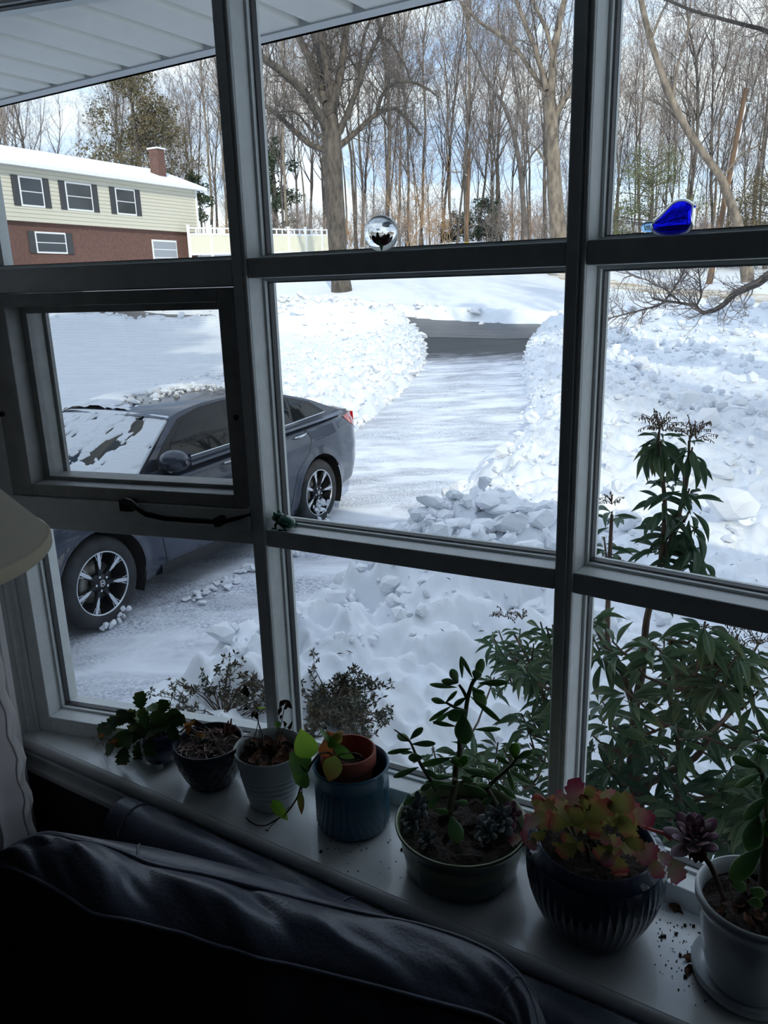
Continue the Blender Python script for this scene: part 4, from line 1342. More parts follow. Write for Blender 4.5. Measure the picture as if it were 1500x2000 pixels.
def place_tree(x, y, v, s, rz, label, group, name='bare_tree', cat='tree'):
    z = float(base_z(np.array([x]), np.array([y]))[0])
    root = thing(name, label, cat, (x, y, z), group)
    M = Matrix.Translation((x, y, z - .1)) @ Matrix.Rotation(rz, 4, 'Z') @ Matrix.Diagonal((s, s, s, 1))
    inst('trunk', woods[v][0], root, M)
    t = inst('twigs', woods[v][1], root, M); t['kind'] = 'stuff'
    return root


WG = 'bare trees of the woods beyond the street'
for k in range(215):
    px = -160 + (k * 37.7) % 1840 + rw.uniform(-14, 14)
    r = 72 + 52 * rw.random() ** 1.1 if px > 480 else 82 + 48 * rw.random()
    if 80 < px < 260 and rw.random() < .6: continue             # open sky above the neighbour's roof
    p = at_r(px, 560, r)
    place_tree(p[0], p[1], rw.randrange(9), rw.uniform(.9, 1.35) * (.75 if px < 480 else 1.0), rw.uniform(0, 6.28), 'bare slender tree in the woods beyond the street', WG)
for k, (x, y, v, s) in enumerate(((13.5, 3.5, 4, .62), (17, 7, 7, .7), (4.6, 9.6, 8, .95), (7.6, 12.2, 8, 1.05), (10.5, 9.6, 8, .9), (6.2, 15.6, 7, .95), (9.5, 17.5, 8, 1.0), (21, 3, 2, .75), (26, 9, 6, .8), (12, -7, 5, .8), (30, 17, 3, .8), (19, -2, 8, .7), (36, 8, 4, .85), (7, 21, 6, .8), (11, 27, 7, .85), (17, 23, 5, .9), (23, 31, 8, .9), (16, -10, 8, 1.0), (22, -16, 7, 1.0), (4, -19, 6, 1.05), (19, -12, 8, .95), (24, -20, 7, 1.1), (-2, -21, 8, 1.0), (29, -9, 6, 1.0))):
    place_tree(x, y, v, s, k * 1.3, 'bare tall yard tree standing to the right of the house', 'yard trees right of the house')


def limb_tree(name, label, r, trunk, limbs, bark, seed, twig_lv=2, base_drop=True, group=None, tw_len=1.0, jitter=1.6, tw_rmin=.008, tw_mat=None, trunk_sides=12):
    """A tree whose trunk and main limbs follow measured courses; finer branches grow from them."""
    rg = np.random.default_rng(seed)
    def P(px, py, dr): return at_r(px, py, r + dr)
    mpp = r / 1500.0
    tp = np.array([P(x, y, 0) for x, y, w in trunk]); tr_ = np.array([w * mpp / 2 for x, y, w in trunk])
    gz = float(base_z(tp[:1, 0], tp[:1, 1])[0])
    root = thing(name, label, 'tree', (tp[0][0], tp[0][1], min(gz, tp[0][2])), group)
    if base_drop:
        tp = np.concatenate([[tp[0] - np.array([0, 0, .5])], tp]); tr_ = np.concatenate([[tr_[0] * 1.15], tr_])
    k = np.linspace(0, 1, 40); kk = np.linspace(0, 1, len(tp))
    tps = np.stack([np.interp(k, kk, tp[:, i]) for i in range(3)], 1); trs = np.interp(k, kk, tr_)
    obj('trunk', MB().tube(tps, trs, trunk_sides), bark, root)
    out = []
    for li in limbs:
        w0, w1, pts = li
        slope = rg.uniform(-1, 1) * jitter
        k = np.linspace(0, 1, len(pts))
        L_ = np.array([P(x, y, slope * t * len(pts) * .4) for (x, y), t in zip(pts, k)])
        n = 5 * len(pts)
        kq = np.linspace(0, 1, n)
        Q = np.stack([np.interp(kq, k, L_[:, i]) for i in range(3)], 1)
        Q[1:-1] = (Q[:-2] + 2 * Q[1:-1] + Q[2:]) / 4
        rr = np.interp(kq, [0, 1], [w0 * mpp / 2, w1 * mpp / 2])
        obj('limb', MB().tube(Q, rr, 8), bark, root)
        for i in range(2, n):
            for _ in range(1):
                d = norm(Q[i] - Q[i - 1]); s = norm(np.cross(d, rg.normal(size=3))); a = rg.uniform(.5, 1.1)
                grow(rg, out, Q[i], d * math.cos(a) + s * math.sin(a), tw_len * rg.uniform(.5, 1.4) * r / 30, max(.010, min(.045, rr[i] * .22)), 1, twig_lv + 1, .12, .22, (1, 2), .5, (.4, .95), (5, 4, 3, 2), tw_rmin)
    b = obj('twigs', seg_mesh(out, 'twigs', None, 3), tw_mat or bark_dark, root, smooth=False); b['kind'] = 'stuff'
    return root


q8 = lambda L_: [(500 + x / 4.167, 20 + y / 4.167) for x, y in L_]
limb_tree('oak_tree', 'large spreading bare tree on the snowy lawn across the street', 47,
          [(668, 574, 40), (665, 540, 34), (659, 480, 33), (656, 420, 33), (653, 360, 31), (651, 320, 31), (649, 275, 29), (647, 245, 27), (645, 215, 24), (643, 200, 20)],
          [(11, 5, q8([(580, 1150), (430, 1090), (300, 970), (250, 920), (120, 810), (40, 760), (-150, 640), (-330, 600)])),
           (17, 8, q8([(580, 960), (520, 860), (440, 740), (380, 650), (270, 550), (170, 470), (60, 390), (0, 340), (-140, 250), (-300, 190)])),
           (16, 10, q8([(575, 760), (530, 640), (500, 560), (450, 430), (390, 300), (330, 190), (280, 60)])),
           (19, 13, q8([(640, 780), (590, 620), (545, 450), (500, 280), (470, 170), (440, 0)])),
           (17, 12, q8([(610, 760), (598, 620), (575, 450), (550, 300), (535, 160), (520, 0)])),
           (16, 10, q8([(635, 760), (650, 660), (680, 560), (705, 400), (725, 200), (740, 100), (770, -60)])),
           (11, 5, q8([(680, 1000), (740, 850), (800, 700), (850, 560), (900, 420), (960, 290), (1010, 200), (1010, 120), (975, 20)])),
           (6, 3, q8([(840, 530), (850, 400), (880, 200), (940, 60), (1000, -40)])),
           (6, 3, q8([(1010, 210), (1100, 260), (1170, 370), (1230, 480), (1250, 560)])),
           (11, 5, q8([(660, 1120), (760, 1040), (850, 960), (920, 890), (1020, 820), (1130, 795), (1180, 840), (1270, 920), (1340, 1020)])),
           (7, 3, q8([(990, 830), (1010, 720), (1070, 630), (1130, 590), (1200, 575), (1290, 590), (1400, 640), (1490, 710)])),
           (5, 2.5, q8([(575, 1050), (470, 1000), (420, 940), (350, 850), (300, 820), (180, 830)])),
           (5, 2.5, q8([(550, 770), (470, 650), (430, 590)])),
           (5, 2, q8([(835, 500), (780, 420), (740, 340)]))], bark_grey, 5)
q2 = lambda L_: [(700 + x / 1.875, y / 1.875) for x, y in L_]
limb_tree('tall_tree', 'tall thick pale trunked bare tree beside the right mullion', 62,
          [(1093, 490, 34), (1089, 440, 28), (1084, 380, 26), (1080, 310, 24), (1077, 250, 23), (1074, 215, 22), (1075, 180, 17)],
          [(15, 10, q2([(700, 380), (706, 330), (715, 200), (735, 80), (760, -20)])), (9, 4, q2([(695, 360), (640, 270), (580, 180), (520, 130), (440, 80), (390, 20), (350, -20)])),
           (10, 6, q2([(690, 330), (650, 180), (610, 90), (575, -10)])), (12, 7, q2([(715, 440), (740, 390), (770, 340), (810, 270), (830, 180)])), (8, 5, q2([(712, 220), (690, 110), (650, 30), (630, -20)])),
           (5, 2, q2([(690, 600), (650, 540), (600, 500)]))], bark_pale, 6, tw_len=.85)
limb_tree('dark_slender_tree', 'slender dark leaning tree left of the tall pale tree', 60,
          [(1025, 446, 10), (1020, 373, 9), (1015, 320, 8.5), (1001, 250, 7), (983, 203, 6), (961, 170, 5)],
          [(5, 2.5, q2([(490, 320), (450, 260), (440, 220), (400, 150)])), (5, 3, q2([(575, 480), (590, 380), (570, 260), (560, 180)])), (4, 2, q2([(600, 620), (640, 560), (680, 520)]))], bark_dark, 7, tw_len=.8)
limb_tree('leaning_tree', 'pale tree leaning left across the right upper pane', 56,
          [(1461, 556, 22), (1455, 500, 19), (1440, 430, 15), (1409, 347, 13), (1377, 304, 12), (1340, 251, 12), (1313, 197, 11), (1292, 144, 10.5), (1271, 80, 10), (1255, 16, 9), (1248, -30, 9)],
          [(5, 2, [(1313, 197), (1325, 120), (1345, 60), (1350, 0)]), (5, 2, [(1271, 80), (1290, 30), (1310, -10)]), (4, 2, [(1340, 251), (1300, 210), (1260, 190)]), (4, 2, [(1409, 347), (1450, 300), (1490, 280)])], bark_pale, 8, tw_len=.8)
q5 = lambda L_: [(1050 + x / 2.778, 480 + y / 2.778) for x, y in L_]
limb_tree('yard_tree', 'near yard tree whose low crooked limb hangs in at the right edge', 13,
          [(1650, 900, 70), (1652, 760, 64), (1655, 600, 60), (1655, 420, 54), (1650, 200, 46), (1640, -100, 34)],
          [(20, 7.5, [(1655, 430), (1600, 480), (1545, 515)] + q5([(1250, 160), (1200, 200), (1130, 230), (1060, 265), (1010, 320), (960, 350), (900, 365)])),
           (7, 3, q5([(905, 366), (875, 350), (860, 325), (770, 310), (700, 300), (620, 285)])),
           (4.5, 1.6, q5([(700, 300), (640, 330), (560, 350), (480, 370), (400, 390), (350, 430)])), (4, 1.5, q5([(690, 300), (740, 230), (780, 170), (800, 120), (830, 60)])),
           (3.5, 1.5, q5([(860, 330), (890, 270), (880, 180), (870, 120), (900, 40)])), (3, 1.2, q5([(780, 312), (700, 240), (600, 190), (500, 150)])),
           (10, 5, [(1652, 250), (1600, 130), (1540, 40), (1480, -40)]), (9, 4, [(1650, 300), (1600, 200), (1550, 110), (1500, 60), (1420, 40), (1350, 20), (1280, -10)])], bark_grey, 9, twig_lv=2, tw_len=1.0, jitter=.35, tw_rmin=.0028, tw_mat=twig_m)


# ------------------------------------------------------------------ evergreens and brush
def leaf_cloud(rg, centres, radii, n, size, flat=1.0):
    """n small random quads gathered round the given centres."""
    w = np.array(radii) ** 2; w = w / w.sum()
    idx = rg.choice(len(centres), n, p=w)
    g = rg.normal(size=(n, 3)); g /= np.linalg.norm(g, axis=1, keepdims=True)
    c = np.array(centres)[idx] + g * (np.array(radii)[idx] * rg.random(n) ** .45)[:, None] * [1, 1, flat]
    a = rg.normal(size=(n, 3)); a /= np.linalg.norm(a, axis=1, keepdims=True)
    b = np.cross(a, rg.normal(size=(n, 3))); b /= np.linalg.norm(b, axis=1, keepdims=True) + 1e-9
    s = size * rg.uniform(.5, 1.3, n)[:, None]
    V = np.stack([c - a * s, c - b * s * .45, c + a * s, c + b * s * .45], 1)
    return MB().add(V.reshape(-1, 3), np.arange(4 * n).reshape(-1, 4))


def evergreen(label, px0, px1, py_top, r, m, seed, n=5200, size=.17, round_=True, group='evergreens at the edge of the woods', dens=34):
    rg = np.random.default_rng(seed)
    p = at_r((px0 + px1) / 2, 560, r); x, y = p[0], p[1]
    z = float(base_z(np.array([x]), np.array([y]))[0])
    top = at_r((px0 + px1) / 2, py_top, r)[2]
    H = top - z; R_ = (px1 - px0) / 1536 * r / 2
    root = thing('evergreen_tree', label, 'tree', (x, y, z), group)
    obj('trunk', MB().tube([(x, y, z - .2), (x + .1, y, z + H * .5), (x, y, z + H * .95)], [.02 * H + .05, .014 * H + .03, .01], 7), bark_dark, root)
    C, Q, segs = [], [], []
    for k in range(dens):
        h = rg.uniform(.08, .97); prof = (math.sin(math.pi * min(1, h * .8 + .16)) ** .7 if round_ else (1 - h) ** .8)
        t = rg.uniform(0, 6.28); rr = R_ * prof * rg.uniform(.35, .95)
        c = np.array([x + rr * math.cos(t), y + rr * math.sin(t), z + H * h]); C.append(c); Q.append(R_ * .34 * (.5 + prof * .6))
        segs.append((np.array([x, y, z + H * h * .9]), c, .05, .015, 1))
    obj('branches', seg_mesh(segs, '', None, 4), bark_dark, root, kind='stuff')
    obj('foliage', leaf_cloud(rg, C, Q, n, size, .8), m, root, smooth=False, kind='stuff')


evergreen('brown and olive leafy tree rising behind the neighbour roof', 205, 385, 130, 76, leaf_brown, 21, n=11000, size=.14, dens=50)
evergreen('dark evergreen just right of the left mullion behind the white fence', 500, 592, 262, 84, leaf_ever, 22, n=5000, size=.17, dens=34)
evergreen('olive green bushy tree behind the blue glass bird', 1178, 1345, 285, 70, leaf_olive, 23, n=15000, size=.085, dens=60)
evergreen('dark green brushy tree at the far right beyond the leaning pole', 1400, 1580, 330, 72, leaf_brown, 24, n=13000, size=.09, dens=60)
evergreen('low dark cedar to the right of the street lamp', 905, 1000, 388, 84, leaf_ever, 25, n=3600, size=.14, dens=26)
evergreen('low dark cedar to the left of the street lamp', 862, 925, 415, 86, leaf_ever, 26, n=2200, size=.13, dens=20)
evergreen('small dark evergreen at the right end of the neighbour house', 355, 430, 330, 80, leaf_ever, 27, n=2600, size=.16, dens=22)


for k, (x, y, H_, R_e) in enumerate(((5.5, -15, 30, 4.2), (1, -16, 29, 4.0), (8.5, -21.5, 34, 4.0), (5.5, 9.0, 22, 1.7), (10, 12.5, 26, 2.0), (13.5, 8, 20, 1.8), (15, 13, 12, 2.4), (26, 2, 17, 3.0))):
    rg = np.random.default_rng(300 + k)
    z = GROUND
    root = thing('evergreen_tree', 'dense tall evergreen standing in the yard around the house', 'tree', (x, y, z), 'yard evergreens round the house')
    obj('trunk', MB().tube([(x, y, z - .2), (x, y, z + H_ * .5), (x, y, z + H_ * .97)], [.35, .22, .02], 8), bark_dark, root)
    C_, Q_ = [], []
    for i in range(46):
        h = rg.uniform(.22, .97); rr = R_e * (1 - h) ** .7 * 1.3 * rg.uniform(.2, .95); t_ = rg.uniform(0, 6.28)
        C_.append((x + rr * math.cos(t_), y + rr * math.sin(t_), z + H_ * h)); Q_.append(R_e * .36)
    obj('foliage', leaf_cloud(rg, C_, Q_, 5200 if R_e > 2.5 else 2600, .42, .7), leaf_ever, root, smooth=False, kind='stuff')


def brush(label, px, r, H, R_, m, seed, group=None, n=24, lv=3):
    rg = np.random.default_rng(seed)
    p = at_r(px, 560, r); z = float(base_z(p[:1], p[1:2])[0])
    root = thing('brush', label, 'bush', (p[0], p[1], z), group)
    out = []
    for _ in range(n):
        t, a = rg.uniform(0, 6.28), rg.uniform(.05, .6)
        b = np.array([p[0] + rg.normal() * R_ * .35, p[1] + rg.normal() * R_ * .35, z - .1])
        grow(rg, out, b, (math.cos(t) * math.sin(a), math.sin(t) * math.sin(a), math.cos(a)), H * rg.uniform(.6, 1.1), .035, 0, lv - 1, .1, .2, (1, 2), .5, (.4, .9), (5, 4, 3), .012)
    o = obj('twigs', seg_mesh(out, '', None, 3), m, root, smooth=False); o['kind'] = 'stuff'


brush('tan multi stemmed leafless shrub tree right of the glass ball', 808, 74, 7.0, .8, twig_tan, 31, n=16)
for k, px in enumerate((470, 575, 620, 700, 745, 790, 850, 945, 985, 1020, 1055, 1095, 1150, 1210, 1270, 1330, 1385, 1440, 1490, 40, 110, 180, 520, 600, 660, 730, 770, 830, 900, 965, 1005, 1040, 1075, 1170, 1235, 1300, 1360, 1410, 1470)):
    brush('low leafless brown brush along the edge of the woods', px, (72 if k < 22 else 84) + (k * 7) % 13, (2.6 if k < 22 else 4.0) + (k * 5 % 7) * .3, 1.8 if k < 22 else 2.6, (twig_tan, twig_m, twig_m)[k % 3], 50 + k, 'brush along the edge of the woods', n=18)

# ------------------------------------------------------------------ poles, fence, neighbour house
a, b = at_r(911, 474, 76), at_r(917, 290, 76)
a[2] = float(base_z(a[:1], a[1:2])[0]) - .2
root = thing('street_lamp', 'wooden street lamp pole with a curved grey arm by the woods', 'street lamp', tuple(a))
obj('pole', MB().tube([a, (a + b) / 2, b], [.17, .15, .12], 10), wood_pole, root)
f = (.2 - 0) / 1.0
obj('band', MB().tube([a + (b - a) * .012, a + (b - a) * .075], [.185, .185], 10), yellow_m, root, label='yellow band at the foot of the pole')
arm = [at_r(916, 352, 76), at_r(914, 344, 76), at_r(905, 338, 76), at_r(897, 336, 76)]
obj('arm', MB().tube(arm, .045, 7), grey_metal, root)
h0, h1 = at_r(897, 336, 76), at_r(879, 333.5, 76)
obj('lamp_head', MB().tube([h0, h0 + (h1 - h0) * .3, h0 + (h1 - h0) * .8, h1], [.06, .14, .13, .05], 8), grey_metal, root)
p0, p1 = at_r(1384, 560, 57), at_r(1457, 172, 57)
root = thing('utility_pole', 'leaning brown utility pole with snow stuck to its right side', 'utility pole', (p0[0], p0[1], p0[2] - .3))
obj('pole', MB().tube([p0 - (p1 - p0) * .03, p0, (p0 + p1) / 2, p1], [.22, .21, .17, .13], 12), wood_pole, root)
rt = np.array(R3[0]); ds = MB()
for k in range(9):
    f0 = .05 + k * .1; f1 = f0 + .085
    c0, c1 = p0 + (p1 - p0) * f0 + rt * (.19 - .07 * f0), p0 + (p1 - p0) * f1 + rt * (.19 - .07 * f1)
    ds.tube([c0, (c0 + c1) / 2, c1], [.04, .11, .04], 7)
obj('stuck_snow', ds, chunk_m, root)
bx = [p0 + (p1 - p0) * .93 - rt * .0, p0 + (p1 - p0) * .93 + rt * .5]
obj('bracket', MB().tube(bx, .05, 6), grey_metal, root)

fence_w = mat('white_vinyl', lin(236, 238, 240), 0.45)
fence_c = mat('cream_vinyl', lin(226, 222, 200), 0.55)
F0, F1 = at_r(372, 501, 60), at_r(660, 495, 72)
L_f = np.linalg.norm((F1 - F0)[:2]); fd = (F1 - F0) / L_f; fn = np.array([-fd[1], fd[0], 0])
root = thing('fence', 'white vinyl privacy fence with cream panels left of the big tree', 'fence', tuple(F0))
nb = 8; up3 = np.array([0, 0, 1.0])
for k in range(nb + 1):
    p = F0 + (F1 - F0) * k / nb
    o = obj('post', MB().obox(p - fd * .07 - fn * .07 - up3 * .3, fd * .14, fn * .14, up3 * 2.35), fence_w, root, smooth=False)
    obj('post_cap', MB().obox(p - fd * .10 - fn * .10 + up3 * 2.05, fd * .2, fn * .2, up3 * .07), fence_w, o, smooth=False)
for k in range(nb):
    p, q = F0 + (F1 - F0) * k / nb + fd * .07, F0 + (F1 - F0) * (k + 1) / nb - fd * .07
    for z, h in ((.08, .14), (1.42, .14), (1.86, .10)):
        obj('rail', MB().obox(p - fn * .04 + up3 * z, q - p, fn * .08, up3 * h), fence_w, root, smooth=False)
    pw = MB(); m_ = 9
    for i in range(m_):
        s0, s1 = p + (q - p) * (i + .03) / m_, p + (q - p) * (i + .97) / m_
        pw.obox(s0 - fn * .015 + up3 * .2, s1 - s0, fn * .03, up3 * 1.24)
    o = obj('panel', pw, fence_c, root, smooth=False); o['kind'] = 'stuff'
    for i in (1, 2):
        s0 = p + (q - p) * i / 3
        obj('baluster', MB().obox(s0 - fd * .05 - fn * .03 + up3 * 1.55, fd * .1, fn * .06, up3 * .31), fence_w, root, smooth=False)

# the neighbour's house: siding over brick, snow on its roof
nh_sid = mat('neighbour_siding', lin(206, 202, 186), 0.7)
nh_brick = mat('neighbour_brick', lin(112, 82, 74), 0.85, col2=lin(92, 68, 62), nscale=6)
nh_trim = mat('neighbour_trim', lin(232, 234, 236), 0.5)
nh_glass = mat('neighbour_glass', lin(40, 46, 50), 0.08, spec=.8)
nh_dark = mat('neighbour_shutter', lin(60, 62, 66), 0.6)
H0, H1 = at_r(-230, 530, 47), at_r(388, 513, 62)
H1[2] = H0[2] = (H0[2] + H1[2]) / 2 + .1
Lh = np.linalg.norm((H1 - H0)[:2]); hd = (H1 - H0) / Lh; hd[2] = 0; hn = np.array([hd[1], -hd[0], 0])   # hn faces us
if hn @ (-H0) < 0: hn = -hn
EV = (at_r(388, 372, 62)[2] - H0[2])
root = thing('neighbour_house', 'neighbour two storey house with snowy roof, beige siding over brick', 'house', tuple(H0))


def hb(u0, u1, n0, n1, z0, z1):
    return MB().obox(H0 + hd * u0 - hn * n1 + up3 * z0, hd * (u1 - u0), hn * (n1 - n0), up3 * (z1 - z0))


obj('brick_wall', hb(0, Lh, 0, 7.5, -1.0, 2.3), nh_brick, root, smooth=False)
obj('upper_wall', hb(0, Lh, -.25, 7.5, 2.3, EV), nh_sid, root, smooth=False)
cb = MB(); nz_ = int((EV - 2.3) / .22)
for k in range(nz_):
    z = 2.3 + k * .22
    cb.obox(H0 + hd * 0 + hn * .25 + up3 * z, hd * Lh, hn * .03, up3 * .19)
o = obj('clapboard', cb, nh_sid, root, smooth=False); o['kind'] = 'stuff'
rfm = MB(); ov = .5; rise = 1.75
pts = []
for u in (-.6, Lh + .6):
    for n, z in ((-.25 - ov, EV), (-.25 - ov, EV + .18), (3.6, EV + rise), (7.5 + ov, EV + .18), (7.5 + ov, EV)):
        pts.append(H0 + hd * u - hn * n + up3 * z)
rfm.add(pts, [(0, 1, 6, 5), (1, 2, 7, 6), (2, 3, 8, 7), (3, 4, 9, 8), (4, 0, 5, 9)], ngons=[[0, 4, 3, 2, 1], [5, 6, 7, 8, 9]])
rfo = obj('roof', rfm, shingle, root, smooth=False, label='roof under smooth snow')
obj('gutter', hb(-.6, Lh + .6, -.25 - ov - .14, -.25 - ov + .02, EV - .06, EV + .14), nh_trim, root, smooth=False)
obj('downspout', hb(Lh - .1, Lh, -.38, -.26, 0, EV), nh_trim, root, smooth=False)
u_of = lambda px: None
for u0, u1, z0, z1 in ((.8, 2.3, 3.2, 4.6), (4.2, 6.2, 3.2, 4.6), (8.4, 9.8, 3.2, 4.6), (11.6, 13.4, 3.2, 4.6), (15.5, 17, 3.2, 4.6), (3.6, 5.6, .7, 1.7), (9.2, 11.2, .7, 1.7)):
    if u1 > Lh - .4: continue
    n_ = -.27 if z0 > 2 else -.02
    w_ = obj('window', hb(u0 - .1, u1 + .1, n_ - .05, n_ + .02, z0 - .1, min(z1, EV - .35) + .1), nh_trim, root, smooth=False)
    zt = min(z1, EV - .35)
    obj('pane', hb(u0, u1, n_ - .07, n_ - .04, z0, (z0 + zt) / 2 - .03), nh_glass, w_, smooth=False)
    obj('pane', hb(u0, u1, n_ - .07, n_ - .04, (z0 + zt) / 2 + .03, zt), nh_glass, w_, smooth=False)
    for s in ((u0 - .55, u0 - .12), (u1 + .12, u1 + .55)):
        obj('shutter', hb(s[0], s[1], n_ - .06, n_ + .02, z0 - .1, zt + .1), nh_dark, root, smooth=False)
gd = obj('garage_door', hb(Lh - 4.6, Lh - 2.2, -.05, .02, -.6, 1.7), nh_trim, root, smooth=False)
for k in range(4):
    obj('door_panel', hb(Lh - 4.5, Lh - 2.3, -.08, -.04, -.5 + k * .54, -.04 + k * .54), mat('garage_panel', lin(150, 156, 164), .6) if k == 0 else MATS['garage_panel'], gd, smooth=False)
chm = hb(Lh - 1.9, Lh - 1.2, 1.2, 2.0, EV, EV + rise + .9)
cho = obj('chimney', chm, nh_brick, root, smooth=False)
obj('chimney_cap', hb(Lh - 1.98, Lh - 1.12, 1.12, 2.08, EV + rise + .9, EV + rise + 1.0), nh_trim, cho, smooth=False)
# ------------------------------------------------------------------ inside: sofa, lamp, curtain
leather = mat('dark_leather', lin(78, 83, 98), 0.33, col2=lin(64, 69, 84), nscale=6, bump=.12, bscale=160, spec=.55)
leather_t = leather.node_tree
shade_m = mat('lamp_shade_fabric', lin(232, 224, 206), 0.9, bump=.1, bscale=220)
brass = mat('lamp_metal', lin(96, 84, 66), .35, metal=.9)
curtain_m = mat('curtain_linen', lin(236, 232, 230), 0.95, bump=.15, bscale=180, sheen=.2)

sofa = thing('sofa', 'dark navy leather sofa with a wrinkled back cushion below the window sill', 'sofa', (-.6, .55, FLOOR))
xs = np.linspace(-1.20, .95, 60)
th = np.linspace(-.55, math.pi + .2, 26)


def roll_pt(x, t):
    e = 1 - np.clip((-1.20 + .05 - x) / .05, 0, 1) ** 2
    r = .056 + .0015 * np.sin(x * 22) * np.sin(3 * t)
    return np.array([x, .868 + r * math.cos(t) * .92 + .004 * (x + 1.2), -1.040 + r * math.sin(t) + .004 * np.sin(x * 3)])


rl = MB(); rl.grid(np.array([[roll_pt(x, t) for t in th] for x in xs]))
e0 = np.array([[roll_pt(-1.20, t) * f + np.array([-1.212, .868, -1.045]) * (1 - f) for t in th] for f in (1, .85, .5, .02)])
rl.grid(e0[::-1])
obj('back_roll', rl, leather, sofa)
st = MB()
for x in (-1.155, -.655, -.145, .36):                           # cross seams of the roll and the row of stitches
    st.tube([roll_pt(x, t) + np.array([0, (math.cos(t)) * .0012, math.sin(t) * .0012]) for t in th[2:22]], .0022, 6)
sx = np.linspace(-1.19, .9, 240)
for i, x in enumerate(sx[:-1]):
    a, b = roll_pt(x, .62), roll_pt(x + .0055, .62)
    st.tube([a + [0, .001, .001], b + [0, .001, .001]], .0011, 4)
o = obj('seam', st, leather, sofa); o['kind'] = 'stuff'
obj('back_frame', MB().box((-1.20, .80, FLOOR + .12), (.95, .925, -1.06)), leather, sofa, smooth=False, bevel=.02)
# the big loose cushion: rows of points from behind, over the top boxing, down the front
xq = np.linspace(0, 1, 150)


def course(pts, zf):
    """Pixel course on the photo laid at heights zf."""
    P = np.array(pts, float); k = np.linspace(0, 1, len(P))
    px, py = np.interp(xq, k, P[:, 0]), np.interp(xq, k, P[:, 1])
    px = np.convolve(np.pad(px, 4, 'edge'), np.ones(9) / 9, 'valid'); py = np.convolve(np.pad(py, 4, 'edge'), np.ones(9) / 9, 'valid')
    out = []
    for a, b, z in zip(px, py, zf):
        d = R3.T @ np.array([a - 750, b - 1000, F_PX]); out.append(d * (z / d[2]))
    return np.array(out)


arc = lambda z0, dip: z0 - dip * (np.abs(2 * xq - 1) ** 3.5)
back = course([(-40, 1700), (-10, 1672), (30, 1645), (78, 1622), (110, 1624), (170, 1634), (250, 1646), (330, 1660), (450, 1690), (560, 1721), (660, 1757), (750, 1790), (830, 1820), (900, 1847), (960, 1876), (1010, 1908), (1045, 1950), (1068, 1995), (1080, 2060)], arc(-.885, .05))
seam1 = course([(-60, 1712), (-20, 1690), (30, 1660), (76, 1634), (120, 1634), (148, 1646), (176, 1647), (224, 1660), (272, 1680), (296, 1692), (360, 1704), (400, 1710), (460, 1726), (500, 1736), (560, 1752), (634, 1770), (723, 1790), (782, 1800), (856, 1818), (945, 1850), (994, 1884), (1030, 1926), (1052, 1990), (1060, 2070)], arc(-.868, .055))
seam2 = course([(-80, 1735), (-40, 1705), (0, 1692), (28, 1700), (60, 1716), (100, 1736), (140, 1760), (180, 1790), (208, 1794), (260, 1802), (320, 1820), (360, 1826), (420, 1852), (460, 1858), (512, 1880), (560, 1885), (659, 1911), (757, 1935), (826, 1955), (905, 1975), (980, 1996), (1015, 2040), (1025, 2110)], arc(-.880, .055))
rows = []
b2 = back.copy(); b2[:, 2] -= .26; b2[:, 1] += .03
b1 = back.copy(); b1[:, 2] -= .06; b1[:, 1] += .012
rows += [b2, b1, back]
for f in np.linspace(0, 1, 7)[1:]:
    r = back * (1 - f) + seam1 * f; r[:, 2] += .006 * math.sin(math.pi * f); rows.append(r)
k1 = len(rows) - 1
for f in np.linspace(0, 1, 36)[1:]:
    r = seam1 * (1 - f) + seam2 * f
    env = np.sin(math.pi * f)
    r[:, 2] += .024 * env ** .7
    w_ = fbm(xq * 15 - f * 2.4, f * 1.2 + xq * 2, 2, 7) - .5    # slanting creases across the boxing
    w2 = np.abs(2 * vnoise(xq * 10 - f * 1.8, f * .8 + xq, 77) - 1)
    r[:, 2] += (w_ * .030 + (w2 - .5) * .016) * env ** .55
    rows.append(r)
k2 = len(rows) - 1
for i, f in enumerate(np.linspace(0, 1, 30)[1:]):
    r = seam2.copy()
    r[:, 1] -= .10 * math.sin(min(f * 2.2, 1.57)) - .05 * f
    r[:, 2] -= .40 * f ** 1.1
    w_ = fbm(xq * 12 + 3, f * 3 + xq, 3, 15) - .5
    r[:, 1] += w_ * .03 * min(1, f * 4)
    rows.append(r)
G = np.array(rows)
cu = obj('back_cushion', MB().grid(G[:, ::-1]), leather, sofa)
pp = MB()
for k, dz in ((k1, .0015), (k2, .002)):
    q = G[k].copy(); q[:, 2] += dz
    pp.tube(q, .0042, 8)
for t in (.355, .905):
    i = int(t * 149); q = G[2:k2 + 1, i].copy() if t > .8 else G[2:k1 + 1, i].copy(); q[:, 2] += .001
    if len(q) > 3: pp.tube(q, .0022, 6)
obj('piping', pp, leather, cu)
lo = G[-1][:, 1].min()
obj('seat_cushion', MB().box((-1.33, -.12, FLOOR + .25), (.95, .60, -1.22)), leather, sofa, smooth=False, bevel=.04)
obj('seat_base', MB().box((-1.20, -.10, FLOOR + .04), (.95, .82, FLOOR + .27)), leather, sofa, smooth=False, bevel=.02)
for x in (-1.1, .88):
    for y in (-.04, .76):
        obj('leg', MB().tube([(x, y, FLOOR), (x, y, FLOOR + .06)], [.02, .025], 10), floor_wood, sofa)

